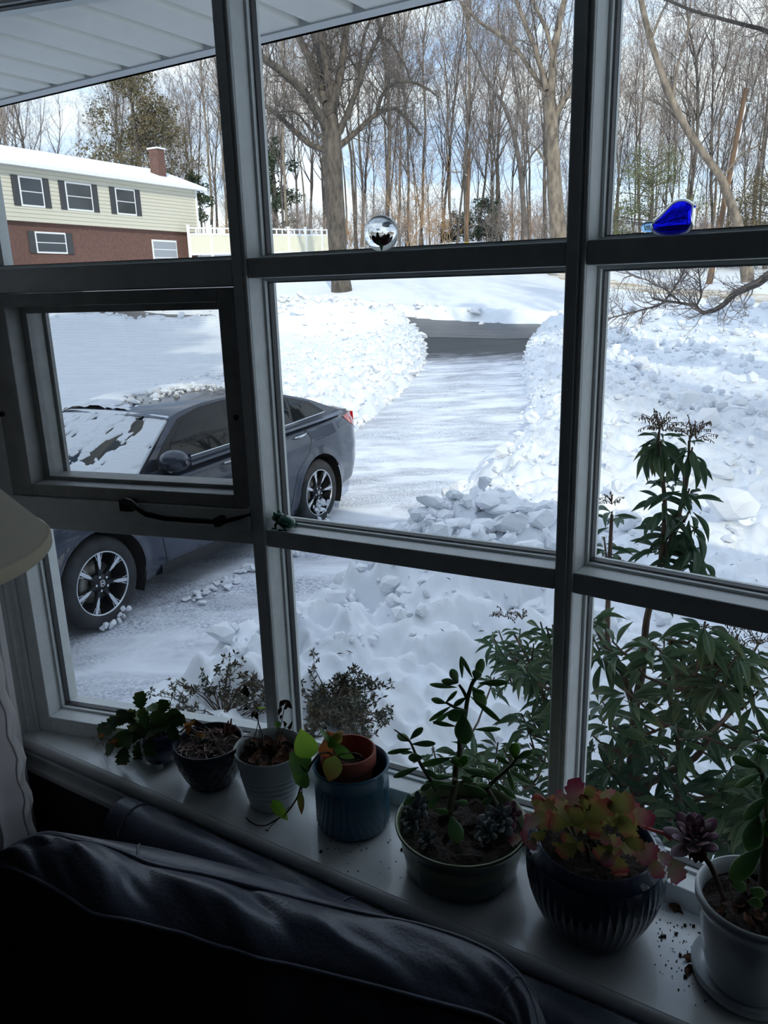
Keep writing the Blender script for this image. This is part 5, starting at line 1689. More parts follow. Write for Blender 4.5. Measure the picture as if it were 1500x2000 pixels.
_t = shade_m.node_tree; _tr = _t.nodes.new('ShaderNodeBsdfTranslucent'); _tr.inputs[0].default_value = lin(244, 236, 218); _mx = _t.nodes.new('ShaderNodeMixShader'); _mx.inputs[0].default_value = .65
_t.links.new(_t.nodes['Principled BSDF'].outputs[0], _mx.inputs[1]); _t.links.new(_tr.outputs[0], _mx.inputs[2]); _t.links.new(_mx.outputs[0], _t.nodes['Material Output'].inputs['Surface'])
LX, LY, LZ = -1.385, .578, -.405
lamp = thing('floor_lamp', 'lamp with a cream conical shade in front of the left bay', 'lamp', (LX, LY, FLOOR))
obj('base', MB().lathe([(.0, .0), (.15, .0), (.15, .012), (.14, .022), (.03, .035), (.018, .06)], 40, (LX, LY, FLOOR)), brass, lamp)
obj('pole', MB().tube([(LX, LY, FLOOR + .03), (LX, LY, LZ + .06), (LX, LY, LZ + .26)], .012, 12), brass, lamp)
sh = MB().lathe([(.290, -.014), (.292, -.012), (.292, .004), (.2895, .006), (.100, .232), (.100, .240), (.098, .240)], 72, (LX, LY, LZ))
so = obj('shade', sh, shade_m, lamp, auto=35)
obj('hem', MB().lathe([(.2905, -.016), (.2935, -.012), (.2935, .004), (.2905, .008)], 72, (LX, LY, LZ)), shade_m, so)
sp_ = MB()
for t in (0, 2.1, 4.2):
    sp_.tube([(LX, LY, LZ + .225), (LX + .1 * math.cos(t), LY + .1 * math.sin(t), LZ + .236)], .002, 5)
obj('spider', sp_, brass, lamp)
obj('bulb', MB().lathe([(.012, .06), (.014, .09), (.03, .13), (.03, .15), (.015, .175), (.001, .18)], 20, (LX, LY, LZ)), mat('lamp_bulb', lin(230, 230, 224), .3), lamp)
obj('socket', MB().tube([(LX, LY, LZ + .03), (LX, LY, LZ + .085)], .016, 14), brass, lamp)

_t = curtain_m.node_tree; _tr = _t.nodes.new('ShaderNodeBsdfTranslucent'); _tr.inputs[0].default_value = lin(224, 220, 220); _mx = _t.nodes.new('ShaderNodeMixShader'); _mx.inputs[0].default_value = .55
_t.links.new(_t.nodes['Principled BSDF'].outputs[0], _mx.inputs[1]); _t.links.new(_tr.outputs[0], _mx.inputs[2]); _t.links.new(_mx.outputs[0], _t.nodes['Material Output'].inputs['Surface'])
cur = thing('curtain', 'white linen curtain with a ruffled edge hanging at the left of the window', 'curtain', (-1.75, .92, FLOOR))
zs = np.linspace(FLOOR + .05, .70, 90); cs_ = np.linspace(0, 1, 110)
P = []
for z in zs:
    f = (z + 1.7) / 2.4
    edge = -1.548 - .012 * f - .004 * math.sin(z * 3)
    row = []
    for c in cs_:
        x = edge - .60 * c
        y = .895 + .034 * math.sin(c * 50 + math.sin(z * 1.7) * .5) * (.35 + .65 * min(1, c * 4)) + .010 * math.sin(c * 17 + z)
        row.append((x, y, z))
    P.append(row)
obj('panel', MB().grid(np.array(P)[:, ::-1]), curtain_m, cur, label='smooth back layer of the curtain')
P = []
for z in zs:
    edge = -1.417 - .013 * math.sin(z * 9 + 1) - .004 * math.sin(z * 70)
    row = []
    for c in cs_:
        x = edge - .50 * c
        y = .795 + .040 * math.sin(c * 46 + 1 + math.sin(z * 1.3)) * (.4 + .6 * min(1, c * 6)) + .006 * math.sin(z * 60) * max(0, 1 - c * 9)
        row.append((x, y, z))
    P.append(row)
P = np.array(P)
rf_o = obj('front_panel', MB().grid(P[:, ::-1]), curtain_m, cur, label='front layer with a gathered, ruffled edge')
obj('hem', MB().tube(P[:, 6] + [0, -.004, 0], .0022, 5), curtain_m, rf_o)
obj('rod', MB().tube([(-2.3, .90, .71), (1.4, .90, .71)], .012, 10), brass, cur)
# ------------------------------------------------------------------ plants and pots on the sill
soil_m = mat('potting_soil', lin(30, 24, 20), 0.95, col2=lin(62, 51, 44), nscale=60, bump=1.0, bscale=120)
terracotta = mat('terracotta', lin(150, 74, 58), 0.7, col2=lin(130, 62, 48), nscale=12, bump=.1, bscale=80)
glaze_navy = mat('glaze_navy', lin(26, 34, 74), 0.22, coat=.5)
glaze_teal = mat('glaze_dark_teal', lin(46, 62, 74), 0.30, col2=lin(34, 46, 58), nscale=14, coat=.3)
glaze_white = mat('glaze_white', lin(196, 204, 204), 0.32, coat=.3)
glaze_blue = mat('glaze_blue', lin(68, 116, 140), 0.30, col2=lin(54, 98, 124), nscale=8, coat=.4)
glaze_green = mat('glaze_green', lin(62, 84, 78), 0.25, coat=.5)
glaze_olive = mat('glaze_olive', lin(118, 132, 96), 0.3, coat=.4)
glaze_rib = mat('glaze_ribbed_navy', lin(32, 48, 74), 0.22, coat=.6)
glaze_pale = mat('glaze_pale_grey', lin(196, 204, 208), 0.25, coat=.5)
jade_m = grad_mat('jade_leaf', [(0.0, lin(110, 146, 104)), (.6, lin(126, 164, 112)), (1.2, lin(146, 180, 116))], rough=.28, trans_w=.28)
jade_fresh = grad_mat('jade_leaf_fresh', [(0.0, lin(86, 140, 52)), (1.0, lin(120, 170, 66))], rough=.35, trans_w=.3)  # the few fresh leaves, a more vivid green of their own
stem_green = mat('succulent_stem', lin(74, 84, 58), .7, col2=lin(92, 84, 66), nscale=20)
stem_brown = mat('brown_stem', lin(78, 56, 42), .8, col2=lin(54, 40, 32), nscale=30)
echeveria_m = grad_mat('echeveria_leaf', [(0.0, lin(92, 116, 108)), (.7, lin(100, 112, 116)), (1.1, lin(118, 118, 124))], rough=.45)
echeveria_p = grad_mat('echeveria_purple', [(0.0, lin(120, 118, 92)), (.6, lin(116, 92, 96)), (1.1, lin(130, 80, 110))], rough=.45)
cactus_g = grad_mat('cactus_green', [(0.0, lin(66, 98, 54)), (.8, lin(86, 118, 58)), (1.35, lin(132, 132, 66))], rough=.4, trans_w=.25)
cactus_y = grad_mat('cactus_yellow_pink', [(0.0, lin(186, 194, 130)), (.60, lin(216, 208, 156)), (1.0, lin(228, 186, 164)), (1.3, lin(212, 120, 138))], rough=.45, trans_w=.45, noise=.16)
cactus_p = grad_mat('cactus_pink', [(0.0, lin(206, 204, 164)), (.6, lin(226, 190, 190)), (1.2, lin(210, 126, 152))], rough=.45, trans_w=.42, noise=.16)
philo_bright = grad_mat('philodendron_leaf', [(0.0, lin(110, 158, 48)), (1.2, lin(152, 190, 70))], rough=.35, trans_w=.55)  # bright yellow-green leaves of the vine
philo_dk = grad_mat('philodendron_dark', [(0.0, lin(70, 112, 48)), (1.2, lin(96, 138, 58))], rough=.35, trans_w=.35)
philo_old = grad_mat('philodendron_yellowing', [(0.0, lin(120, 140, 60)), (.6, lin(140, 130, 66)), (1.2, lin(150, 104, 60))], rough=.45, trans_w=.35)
orange_m = grad_mat('withered_orange', [(0.0, lin(176, 96, 52)), (1.2, lin(150, 120, 70))], rough=.6, trans_w=.3)
dry_m = mat('dry_leaf', lin(112, 74, 52), .85, col2=lin(76, 50, 38), nscale=6, bump=.3, bscale=20)
dry_dark = mat('withered_dark_leaf', lin(70, 54, 40), .85, col2=lin(48, 38, 30), nscale=6)
pale_twig = mat('pale_dry_twig', lin(176, 160, 148), .85, col2=lin(150, 112, 104), nscale=30)
red_stub = mat('red_dry_stub', lin(150, 78, 66), .8, col2=lin(120, 84, 70), nscale=20)


def leaf_sheet(name, prof, m, droop=.12, fold=.10, curl=0.0, teeth=0, nx=7, ny=15, thick=0.0):
    """Unit leaf along +Y: prof = half widths along its length; droop bends the tip down, fold lifts the margins."""
    ys = np.linspace(0, 1, ny)
    w = np.interp(ys, np.linspace(0, 1, len(prof)), prof)
    if teeth:
        w = w * (1 + .42 * (1 - ((ys * teeth + .1) % 1) - .55) * -1 * (ys > .2))
    xs = np.linspace(-1, 1, nx)
    P = np.array([[(x * a, y, fold * a * abs(x) ** 1.5 * (1 if fold else 0) - droop * y ** 2 + curl * math.sin(6 * y) * x * .1) for x in xs] for y, a in zip(ys, w)])
    mb = MB().grid(P)
    if thick:
        Q = P.copy(); Q[..., 2] -= thick * (1 - np.abs(xs)[None] ** 4) * np.sin(math.pi * np.clip(ys, .03, .97))[:, None]
        mb.grid(Q[:, ::-1])
    return mb.mesh(name, m)


def plump_leaf(name, m, thick=.16, obo=.62):
    """Thick succulent leaf: obovate, lens-shaped in section, unit size along +Y."""
    ys = np.linspace(0, 1, 15); th = np.linspace(0, 2 * math.pi, 14, endpoint=False)
    P = []
    for y in ys:
        w = .5 * (math.sin(math.pi * y ** (1 / (2 * obo)) * .5 * 2) if False else max(.02, (math.sin(math.pi * min(1, y * .93 + .03)) ** .75) * (.45 + .75 * y) / 1.02))
        P.append([(w * math.cos(t), y, thick * .5 * w * 2 * math.sin(t) + .10 * (y - .5) ** 2) for t in th])
    return MB().grid(np.array(P), wrap_v=True).mesh(name, m)


J_LEAF, J_FRESH = plump_leaf('leaf', jade_m, .26), plump_leaf('leaf', jade_fresh, .26)
E_LEAF, EP_LEAF = plump_leaf('leaf', echeveria_m, .22), plump_leaf('leaf', echeveria_p, .22)
seg_prof = [.10, .24, .36, .44, .48, .47, .44, .36, .22]
C_G = leaf_sheet('segment', [.08, .26, .38, .45, .48, .47, .45, .42, .30], cactus_g, .10, .10, teeth=3.5, ny=33, thick=.06)
C_Y = leaf_sheet('segment', [.08, .26, .38, .45, .48, .47, .45, .42, .30], cactus_y, .10, .10, teeth=3.5, ny=33, thick=.06)
C_P = leaf_sheet('segment', [.08, .26, .38, .45, .48, .47, .45, .42, .28], cactus_p, .14, .14, teeth=3.5, ny=33, thick=.06)
HEART = [.02, .34, .47, .50, .49, .45, .38, .27, .13, .0]
P_BRIGHT, P_DK, P_OLD = (leaf_sheet('leaf', HEART, m, .10, .16, ny=17, nx=9) for m in (philo_bright, philo_dk, philo_old))
P_OR = leaf_sheet('leaf', HEART, orange_m, .25, .45, curl=2.0)
D_LEAF = leaf_sheet('leaf', [.02, .3, .45, .4, .5, .3, .05], dry_m, .25, .6, curl=2.5)
DD_LEAF = leaf_sheet('leaf', [.02, .35, .5, .42, .5, .3, .05], dry_dark, .35, .8, curl=2.5)


def to_plane(px, py, Y): return at(px, py, Y)


def soil_disc(c, r, z, parent, seed, amp=.006):
    rg = np.random.default_rng(seed)
    rr = np.linspace(0, 1, 9); th = np.linspace(0, 2 * math.pi, 30, endpoint=False)
    P = np.array([[(c[0] + r * a * math.cos(t), c[1] + r * a * math.sin(t), z + amp * rg.normal() * (a < .98) + .008 * (1 - a * a)) for t in th] for a in rr])
    return obj('soil', MB().grid(P, wrap_v=True), soil_m, parent)


def lathe_pot(name, prof, c, m, parent, sides=64, flute=None):
    """prof (r, z above sill) outside from foot to rim then down inside."""
    th = np.linspace(0, 2 * math.pi, sides, endpoint=False)
    P = np.array([[((r + (flute(r, z, t) if flute else 0)) * math.cos(t) + c[0], (r + (flute(r, z, t) if flute else 0)) * math.sin(t) + c[1], SILL + z) for t in th] for r, z in prof])
    return obj(name, MB().grid(P, wrap_v=True), m, parent, auto=60)


def leaves_px(root, rows, Y, name='leaf', origin=(0, 0), sc=1.0, rg=None):
    """rows: (mesh, bx, by, tx, ty, width px, depth offset, roll)"""
    out = []
    for me, bx, by, tx, ty, w, dy, roll in rows:
        b = at(origin[0] + bx / sc, origin[1] + by / sc, Y + dy)
        t = at(origin[0] + tx / sc, origin[1] + ty / sc, Y + dy + (rg.uniform(-.012, .012) if rg else 0))
        wid = w / sc / F_PX * np.linalg.norm(b) * 1.0
        out.append(inst(name, me, root, frame_to(b, t, wid, roll=roll, thick=wid * 1.0)))
    return out


def stem_px(root, pts, Y, r0, r1, m, origin=(0, 0), sc=1.0, name='stem', dy=None):
    P = np.array([at(origin[0] + x / sc, origin[1] + y / sc, Y + (dy[i] if dy else 0)) for i, (x, y) in enumerate(pts)])
    k = np.linspace(0, 1, len(P)); kk = np.linspace(0, 1, len(P) * 4)
    Q = np.stack([np.interp(kk, k, P[:, i]) for i in range(3)], 1)
    if len(Q) > 4: Q[1:-1] = (Q[:-2] + 2 * Q[1:-1] + Q[2:]) / 4
    return obj(name, MB().tube(Q, np.linspace(r0, r1, len(Q)), 8), m, root)


GP = 'potted plants on the window sill'
R_ = random.Random(3)

# 1: small navy pot with a green leaf cactus, far left -------------------------------------
c1 = (-1.248, 1.028)
t = thing('potted_cactus', 'small navy pot with a drooping green flat stemmed cactus, leftmost on the sill', 'potted plant', (c1[0], c1[1], SILL), GP)
lathe_pot('pot', [(.0, .012), (.026, .010), (.036, .018), (.043, .04), (.043, .062), (.039, .078), (.041, .083), (.038, .084), (.036, .075), (.036, .07)], c1, glaze_navy, t)
for k in range(3):
    a = k * 2.09 - 1.0
    obj('foot', MB().tube([(c1[0] + .024 * math.cos(a), c1[1] + .024 * math.sin(a), SILL), (c1[0] + .030 * math.cos(a), c1[1] + .030 * math.sin(a), SILL + .022)], [.008, .012], 10), glaze_white, t, label='pale foot')
soil_disc(c1, .037, SILL + .073, t, 1)
O = (0, 1000); K = 2.5
chains = [[(720, 1060, 640, 1000), (640, 1000, 560, 1010), (565, 1010, 500, 1090)], [(720, 1060, 690, 960), (690, 960, 680, 880)], [(730, 1060, 620, 1060), (620, 1060, 575, 1110), (580, 1105, 515, 1180), (520, 1170, 515, 1225)],
          [(730, 1070, 650, 1090), (650, 1090, 600, 1160), (605, 1150, 595, 1240)], [(740, 1060, 700, 1110), (700, 1110, 670, 1200), (680, 1190, 665, 1270)], [(740, 1060, 735, 1100), (735, 1100, 730, 1200)],
          [(740, 1050, 790, 980), (790, 980, 800, 920)], [(740, 1050, 820, 1020), (820, 1020, 900, 1010)], [(750, 1060, 840, 1040), (835, 1040, 855, 1120)], [(700, 1040, 620, 970), (620, 970, 580, 1000), (580, 1000, 530, 1060)],
          [(730, 1040, 660, 980), (660, 985, 610, 1020)], [(760, 1040, 760, 970), (760, 970, 730, 940)], [(750, 1040, 830, 990), (830, 990, 870, 975)], [(725, 1060, 560, 1140), (560, 1140, 510, 1170)], [(640, 1000, 520, 1030), (520, 1030, 475, 1100)]]
for i, ch in enumerate(chains):
    dy = -.035 + .05 * ((i * 7) % 5) / 5 - .03 * (i % 2)
    for j, (bx, by, tx, ty) in enumerate(ch):
        leaves_px(t, [(C_G, bx, by, tx, ty, 62 if j else 52, dy - .006 * j, R_.uniform(-.7, .7))], 1.025, 'segment', O, K)
leaves_px(t, [(P_OR, 575, 1110, 500, 1190, 34, -.05, .3), (P_OR, 520, 1075, 470, 1098, 24, -.03, .2)], 1.02, 'segment', O, K)
fl = MB(); rg = np.random.default_rng(2)
for k in range(16):
    a = at(180 + rg.uniform(0, 22), 1449 + rg.uniform(-12, 12), 1.0); b = a + rg.normal(size=3) * .008
    fl.tube([a, (a + b) / 2 + [0, 0, .002], b], .0006, 4)
obj('withered_flower', fl, pale_twig, t)

# 2: dark textured bowl, dead stubs -----------------------------------------------------------
c2 = (-1.100, 1.030)
t = thing('potted_stubs', 'dark teal scaled pot of bare soil and dead reddish stubs', 'potted plant', (c2[0], c2[1], SILL), GP)


def scales(r, z, th):
    if r < .05 or z < .012 or z > .085: return 0
    k = 11; row = z / .016
    return .0022 * abs(math.sin(th * k + (math.floor(row) % 2) * math.pi / 2)) * (1 - abs((row % 1) - .3))


lathe_pot('pot', [(.0, .0), (.040, .0), (.046, .004)] + [(.046 + .027 * math.sin(f * 1.57), .006 + .084 * f) for f in np.linspace(0, 1, 34)] + [(.0735, .095), (.0735, .0985), (.0715, .100), (.0690, .099), (.0680, .094), (.066, .070)], c2, glaze_teal, t, 132, scales)
soil_disc(c2, .067, SILL + .082, t, 2, .004)
tw = MB()
for k in range(90):
    a, r = rg.uniform(0, 6.28), .060 * math.sqrt(rg.random())
    p = np.array([c2[0] + r * math.cos(a), c2[1] + r * math.sin(a), SILL + .09]); d = norm(rg.normal(size=3) * [1, 1, .25]) * rg.uniform(.006, .02)
    tw.tube([p - d, p + d + [0, 0, .003]], rg.uniform(.0006, .0013), 4)
o = obj('litter', tw, pale_twig, t); o['kind'] = 'stuff'
for bx, by, tx, ty in ((1100, 1090, 1115, 1020), (1110, 1090, 1130, 1010), (1090, 1080, 1095, 1030), (1125, 1085, 1150, 1040), (1100, 1095, 1165, 1060)):
    stem_px(t, [(bx, by), ((bx + tx) / 2 + 4, (by + ty) / 2), (tx, ty)], 1.03, .0028, .0016, red_stub, O, K, 'stub')
stem_px(t, [(880, 1075), (920, 1040), (960, 1075), (1010, 1080), (1060, 1070)], 1.0, .0022, .0014, pale_twig, O, K, 'dry_stem')
stem_px(t, [(925, 1085), (945, 1130), (970, 1180)], .985, .0014, .001, pale_twig, O, K, 'dry_stem')
leaves_px(t, [(P_OR, 900, 1050, 950, 1020, 30, 0, .3), (P_OR, 960, 1080, 1000, 1095, 26, 0, .3), (D_LEAF, 930, 1020, 985, 1035, 34, .01, .3), (P_OR, 905, 1075, 940, 1050, 22, -.01, .2), (D_LEAF, 1120, 1190, 1150, 1160, 26, -.03, .5)], 1.0, 'leaf', O, K)

# 3: white ribbed pot, withered plant ----------------------------------------------------------
c3 = (-.946, 1.044)
t = thing('potted_withered_plant', 'white ribbed pot with thin withered stems and curled leaves', 'potted plant', (c3[0], c3[1], SILL), GP)
rib = lambda r, z, th: (.0012 * math.sin(z * 520 + 2.2 * math.sin(th * 2)) if .02 < z < .075 and r > .04 else 0)
lathe_pot('pot', [(.0, .0), (.043, .0), (.0465, .003)] + [(.0465 + .0225 * f, .003 + .115 * f) for f in np.linspace(0, 1, 60)[1:]] + [(.0705, .1215), (.0705, .1245), (.0690, .1255), (.0670, .124), (.0645, .11), (.062, .095)], c3, glaze_white, t, 72, rib)
soil_disc(c3, .063, SILL + .098, t, 3, .004)
for k in range(26):
    a, r = rg.uniform(0, 6.28), .052 * math.sqrt(rg.random())
    p = Vector((c3[0] + r * math.cos(a), c3[1] + r * math.sin(a), SILL + .104 + rg.uniform(0, .012)))
    d = Vector((rg.normal(), rg.normal(), rg.normal() * .3)).normalized()
    inst('leaf', D_LEAF if k % 3 else DD_LEAF, t, frame_to(p - d * .016, p + d * .018, rg.uniform(.014, .028), up=(rg.normal() * .3, rg.normal() * .3, 1), thick=.02))
O, K = (440, 1320), 6.25
for pts, r in (([(460, 870), (450, 700), (400, 560), (395, 420), (350, 310), (300, 215)], .0011), ([(350, 760), (385, 650), (405, 540)], .001), ([(430, 900), (420, 650), (395, 540)], .0009), ([(610, 900), (640, 720), (690, 560), (710, 450), (720, 390)], .0011), ([(590, 940), (610, 780), (640, 650), (650, 570)], .0009), ([(215, 740), (300, 745), (380, 770)], .0010), ([(660, 860), (700, 640), (780, 620), (800, 580)], .0008)):
    stem_px(t, pts, 1.045, r, r * .7, stem_brown, O, K)
leaves_px(t, [(DD_LEAF, 240, 110, 255, 275, 80, 0, .3), (DD_LEAF, 230, 95, 225, 200, 50, .003, -.4), (DD_LEAF, 300, 190, 265, 270, 45, .003, .8), (DD_LEAF, 290, 405, 200, 400, 40, 0, .3), (DD_LEAF, 360, 430, 310, 540, 40, 0, .6), (DD_LEAF, 385, 440, 375, 540, 55, 0, .2),
              (P_BRIGHT, 390, 390, 500, 390, 34, 0, .9), (DD_LEAF, 740, 290, 640, 400, 60, 0, .4), (DD_LEAF, 740, 290, 810, 405, 60, 0, .2), (DD_LEAF, 730, 300, 735, 420, 45, .003, -.6), (DD_LEAF, 690, 380, 640, 490, 45, 0, .3), (DD_LEAF, 690, 470, 670, 540, 30, 0, .3),
              (P_DK, 640, 550, 590, 620, 40, 0, .6), (P_DK, 660, 550, 650, 640, 40, -.004, .1), (DD_LEAF, 700, 550, 740, 620, 45, 0, -.5), (P_DK, 640, 560, 620, 660, 34, -.006, .4), (DD_LEAF, 770, 650, 815, 555, 40, 0, .4)], 1.045, 'leaf', O, K)

# 4: blue embossed planter, and the terracotta pot with a trailing vine standing in it -----------
c4 = (-.767, 1.073)
t = thing('planter', 'cylindrical blue glazed planter embossed with slanting rays', 'planter', (c4[0], c4[1], SILL), GP)


def rays(r, z, th):
    if r < .066 or z > .100: return 0
    k = int(th * 6 / (2 * math.pi)); s_ = 1 if k % 2 else -1
    return .0016 * math.cos((th - k * 2 * math.pi / 6) * (30 + z * 160) + s_ * z * 150) * (1 if .008 < z < .092 else .3)


lathe_pot('pot', [(.0, .002), (.062, .0), (.0675, .003), (.0695, .008)] + [(.0705, z) for z in np.linspace(.012, .100, 14)] + [(.0700, .102), (.0712, .106), (.0715, .124), (.0735, .1275), (.0735, .1305), (.0715, .1325), (.0690, .131), (.0670, .124), (.066, .02), (.0, .012)], c4, glaze_blue, t, 200, rays)
c5 = (-.780, 1.083)
t = thing('potted_vine', 'terracotta pot with a trailing heart leaved vine, set inside the blue planter', 'potted plant', (c5[0], c5[1], SILL + .013), GP)
lathe_pot('pot', [(.0, .013), (.034, .013), (.0475, .112), (.0475, .118), (.0525, .119), (.0540, .122), (.0540, .147), (.0525, .149), (.0500, .149), (.0480, .145), (.0450, .118), (.043, .10)], c5, terracotta, t, 56)
soil_disc(c5, .0435, SILL + .106, t, 5, .003)
stem_px(t, [(690, 1495), (668, 1490), (645, 1470), (627, 1470), (612, 1485), (600, 1508), (590, 1530), (580, 1560), (562, 1586), (545, 1598), (520, 1613), (502, 1612), (488, 1605), (481, 1597)], 1.0, .0024, .0010, stem_brown, dy=[.075, .06, .03, .0, -.01, -.015, -.02, -.025, -.03, -.03, -.035, -.035, -.035, -.035], name='vine')
stem_px(t, [(545, 1598), (530, 1612), (523, 1621)], .967, .0009, .0006, stem_brown, name='tendril')
stem_px(t, [(589, 1532), (590, 1550)], .978, .0012, .0009, stem_green, name='petiole')
stem_px(t, [(654, 1480), (665, 1473), (690, 1470), (704, 1474), (707, 1480), (695, 1486)], 1.03, .0011, .0009, stem_green, name='tendril')
leaves_px(t, [(P_BRIGHT, 606, 1481, 586, 1424, 46, -.012, -.28), (P_DK, 600, 1506, 566, 1468, 44, -.02, .3), (P_DK, 599, 1503, 573, 1532, 50, -.022, .25), (P_BRIGHT, 532, 1562, 562, 1604, 24, -.035, .5), (P_OLD, 588, 1546, 588, 1593, 16, -.025, .6),
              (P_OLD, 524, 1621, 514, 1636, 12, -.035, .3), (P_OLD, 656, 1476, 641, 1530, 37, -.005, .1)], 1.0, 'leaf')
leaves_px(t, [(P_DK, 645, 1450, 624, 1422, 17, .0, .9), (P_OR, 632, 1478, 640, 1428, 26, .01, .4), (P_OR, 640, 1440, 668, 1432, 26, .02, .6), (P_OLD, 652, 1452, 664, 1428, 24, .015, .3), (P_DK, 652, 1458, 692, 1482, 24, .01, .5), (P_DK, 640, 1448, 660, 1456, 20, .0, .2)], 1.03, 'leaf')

# 5: green bowl with a jade plant and rosettes ---------------------------------------------------
c6 = (-.528, 1.064)
t = thing('potted_jade_plant', 'wide dark green bowl with a tall jade plant and small grey rosettes', 'potted plant', (c6[0], c6[1], SILL), GP)
lathe_pot('pot', [(.0, .003), (.085, .0), (.094, .004), (.099, .014)] + [(.099 + .010 * f, .014 + .062 * f) for f in np.linspace(0, 1, 8)] + [(.1105, .084), (.1125, .088)], c6, glaze_green, t, 72)
lathe_pot('rim', [(.1125, .087), (.1165, .091), (.1172, .094), (.1155, .0965), (.1125, .096), (.1100, .090), (.1070, .06), (.106, .05)], c6, glaze_olive, t, 72).__setitem__('label', 'olive green glazed rim')
soil_disc(c6, .1065, SILL + .068, t, 6, .006)
O, K = (420, 1250), 2.586
YJ = 1.06
for pts, r0, r1, dy in (([(1185, 880), (1210, 760), (1215, 650), (1238, 560), (1236, 500), (1262, 390), (1276, 290), (1300, 215), (1320, 190)], .0062, .003, 0), ([(1276, 300), (1250, 250), (1232, 225)], .0034, .002, 0), ([(1262, 360), (1210, 340), (1165, 315)], .003, .002, -.01),
                        ([(1120, 760), (1085, 700), (1045, 640), (1010, 570), (985, 510), (905, 452)], .0042, .0012, -.02), ([(1215, 700), (1180, 860)], .005, .005, -.01), ([(1420, 830), (1380, 760), (1370, 750), (1420, 700), (1470, 660), (1500, 630), (1530, 590)], .0048, .0022, .0), ([(1240, 720), (1320, 680), (1400, 700), (1440, 760)], .003, .002, .02)):
    stem_px(t, pts, YJ + dy, r0, r1, stem_green, O, K)
jl = [(1255, 372, 1257, 522, 104, -.03), (1272, 362, 1178, 392, 72, -.012), (1220, 437, 1100, 414, 26, 0), (1308, 452, 1442, 450, 28, 0), (1288, 283, 1442, 412, 32, -.005), (1195, 332, 1083, 408, 26, -.01), (1170, 320, 1094, 298, 34, -.008), (1160, 322, 1222, 258, 22, -.004),
      (1300, 235, 1362, 335, 66, .012), (1330, 218, 1478, 214, 36, -.004), (1298, 250, 1362, 268, 24, -.012), (1248, 195, 1243, 82, 24, .006), (1302, 195, 1246, 86, 22, 0), (1325, 198, 1347, 95, 52, .006), (1312, 200, 1330, 152, 54, -.01), (1228, 215, 1192, 148, 50, 0), (1228, 218, 1145, 206, 38, -.008),
      (1222, 240, 1086, 224, 30, 0), (1272, 288, 1206, 332, 30, -.015), (1205, 348, 1105, 424, 26, .01), (988, 512, 922, 478, 44, -.02), (985, 502, 1048, 442, 38, -.02), (992, 526, 1113, 522, 34, -.02), (992, 548, 872, 572, 26, -.03), (1002, 568, 932, 566, 24, -.015), (1050, 592, 978, 596, 48, -.03),
      (1030, 642, 902, 692, 34, -.03), (1222, 640, 1204, 588, 44, -.02), (1202, 592, 1036, 634, 38, -.015), (1242, 650, 1384, 672, 34, -.01), (1240, 690, 1302, 716, 34, -.02), (1202, 692, 1096, 690, 34, -.02), (1212, 736, 1066, 716, 32, -.025), (1250, 730, 1374, 778, 34, -.02), (1220, 742, 1108, 742, 30, -.03),
      (1205, 820, 1278, 824, 34, -.035), (1190, 890, 1232, 1022, 84, -.04), (1100, 860, 1180, 870, 34, -.04), (1300, 640, 1420, 700, 28, .01), (1330, 620, 1430, 640, 26, .02), (1470, 640, 1510, 760, 26, .0), (1480, 650, 1590, 720, 30, .0), (1500, 630, 1610, 640, 30, .005), (1490, 625, 1420, 590, 30, .0),
      (1520, 600, 1600, 560, 34, .0), (1440, 690, 1370, 650, 28, .01), (1420, 720, 1520, 800, 30, .0), (1400, 740, 1320, 730, 30, -.005), (1320, 690, 1260, 640, 30, .02), (1410, 790, 1350, 830, 34, -.01), (1050, 650, 1120, 690, 30, -.03), (1100, 720, 1040, 760, 36, -.035), (1130, 780, 1080, 850, 40, -.04), (1010, 790, 960, 830, 40, -.05)]
leaves_px(t, [(J_LEAF, a, b, c, d, w * 1.08, dy, R_.uniform(-.35, .35)) for a, b, c, d, w, dy in jl], YJ, 'leaf', O, K, rg=R_)
leaves_px(t, [(J_FRESH, 1238, 645, 1268, 585, 50, -.02, .2), (J_FRESH, 1518, 605, 1512, 520, 66, .0, .2), (J_FRESH, 1245, 640, 1215, 600, 40, -.025, .3)], YJ, 'leaf', O, K)


def rosette(root, px, py, Y, R0, me, tilt, n=22, seed=1, nm='rosette_leaf'):
    rq = random.Random(seed)
    c = Vector(at(px, py, Y)); ax = Vector(tilt).normalized()
    x = ax.orthogonal().normalized(); y = ax.cross(x)
    for k in range(n):
        a = k * 2.39996; f = (k + 2) / (n + 2)
        el_ = (1 - f) * 1.25 + .10
        d = (x * math.cos(a) + y * math.sin(a)) * math.cos(el_) + ax * math.sin(el_)
        L_ = R0 * (.40 + .6 * f) * rq.uniform(.9, 1.08)
        inst(nm, me, root, frame_to(c + d * R0 * .08 - ax * .004 * f, c + d * L_, L_ * .56, up=ax, thick=L_ * .5))


def y_at(px, py, z):
    d = R3.T @ np.array([px - 750.0, py - 1000.0, F_PX])
    return d[1] * z / d[2]


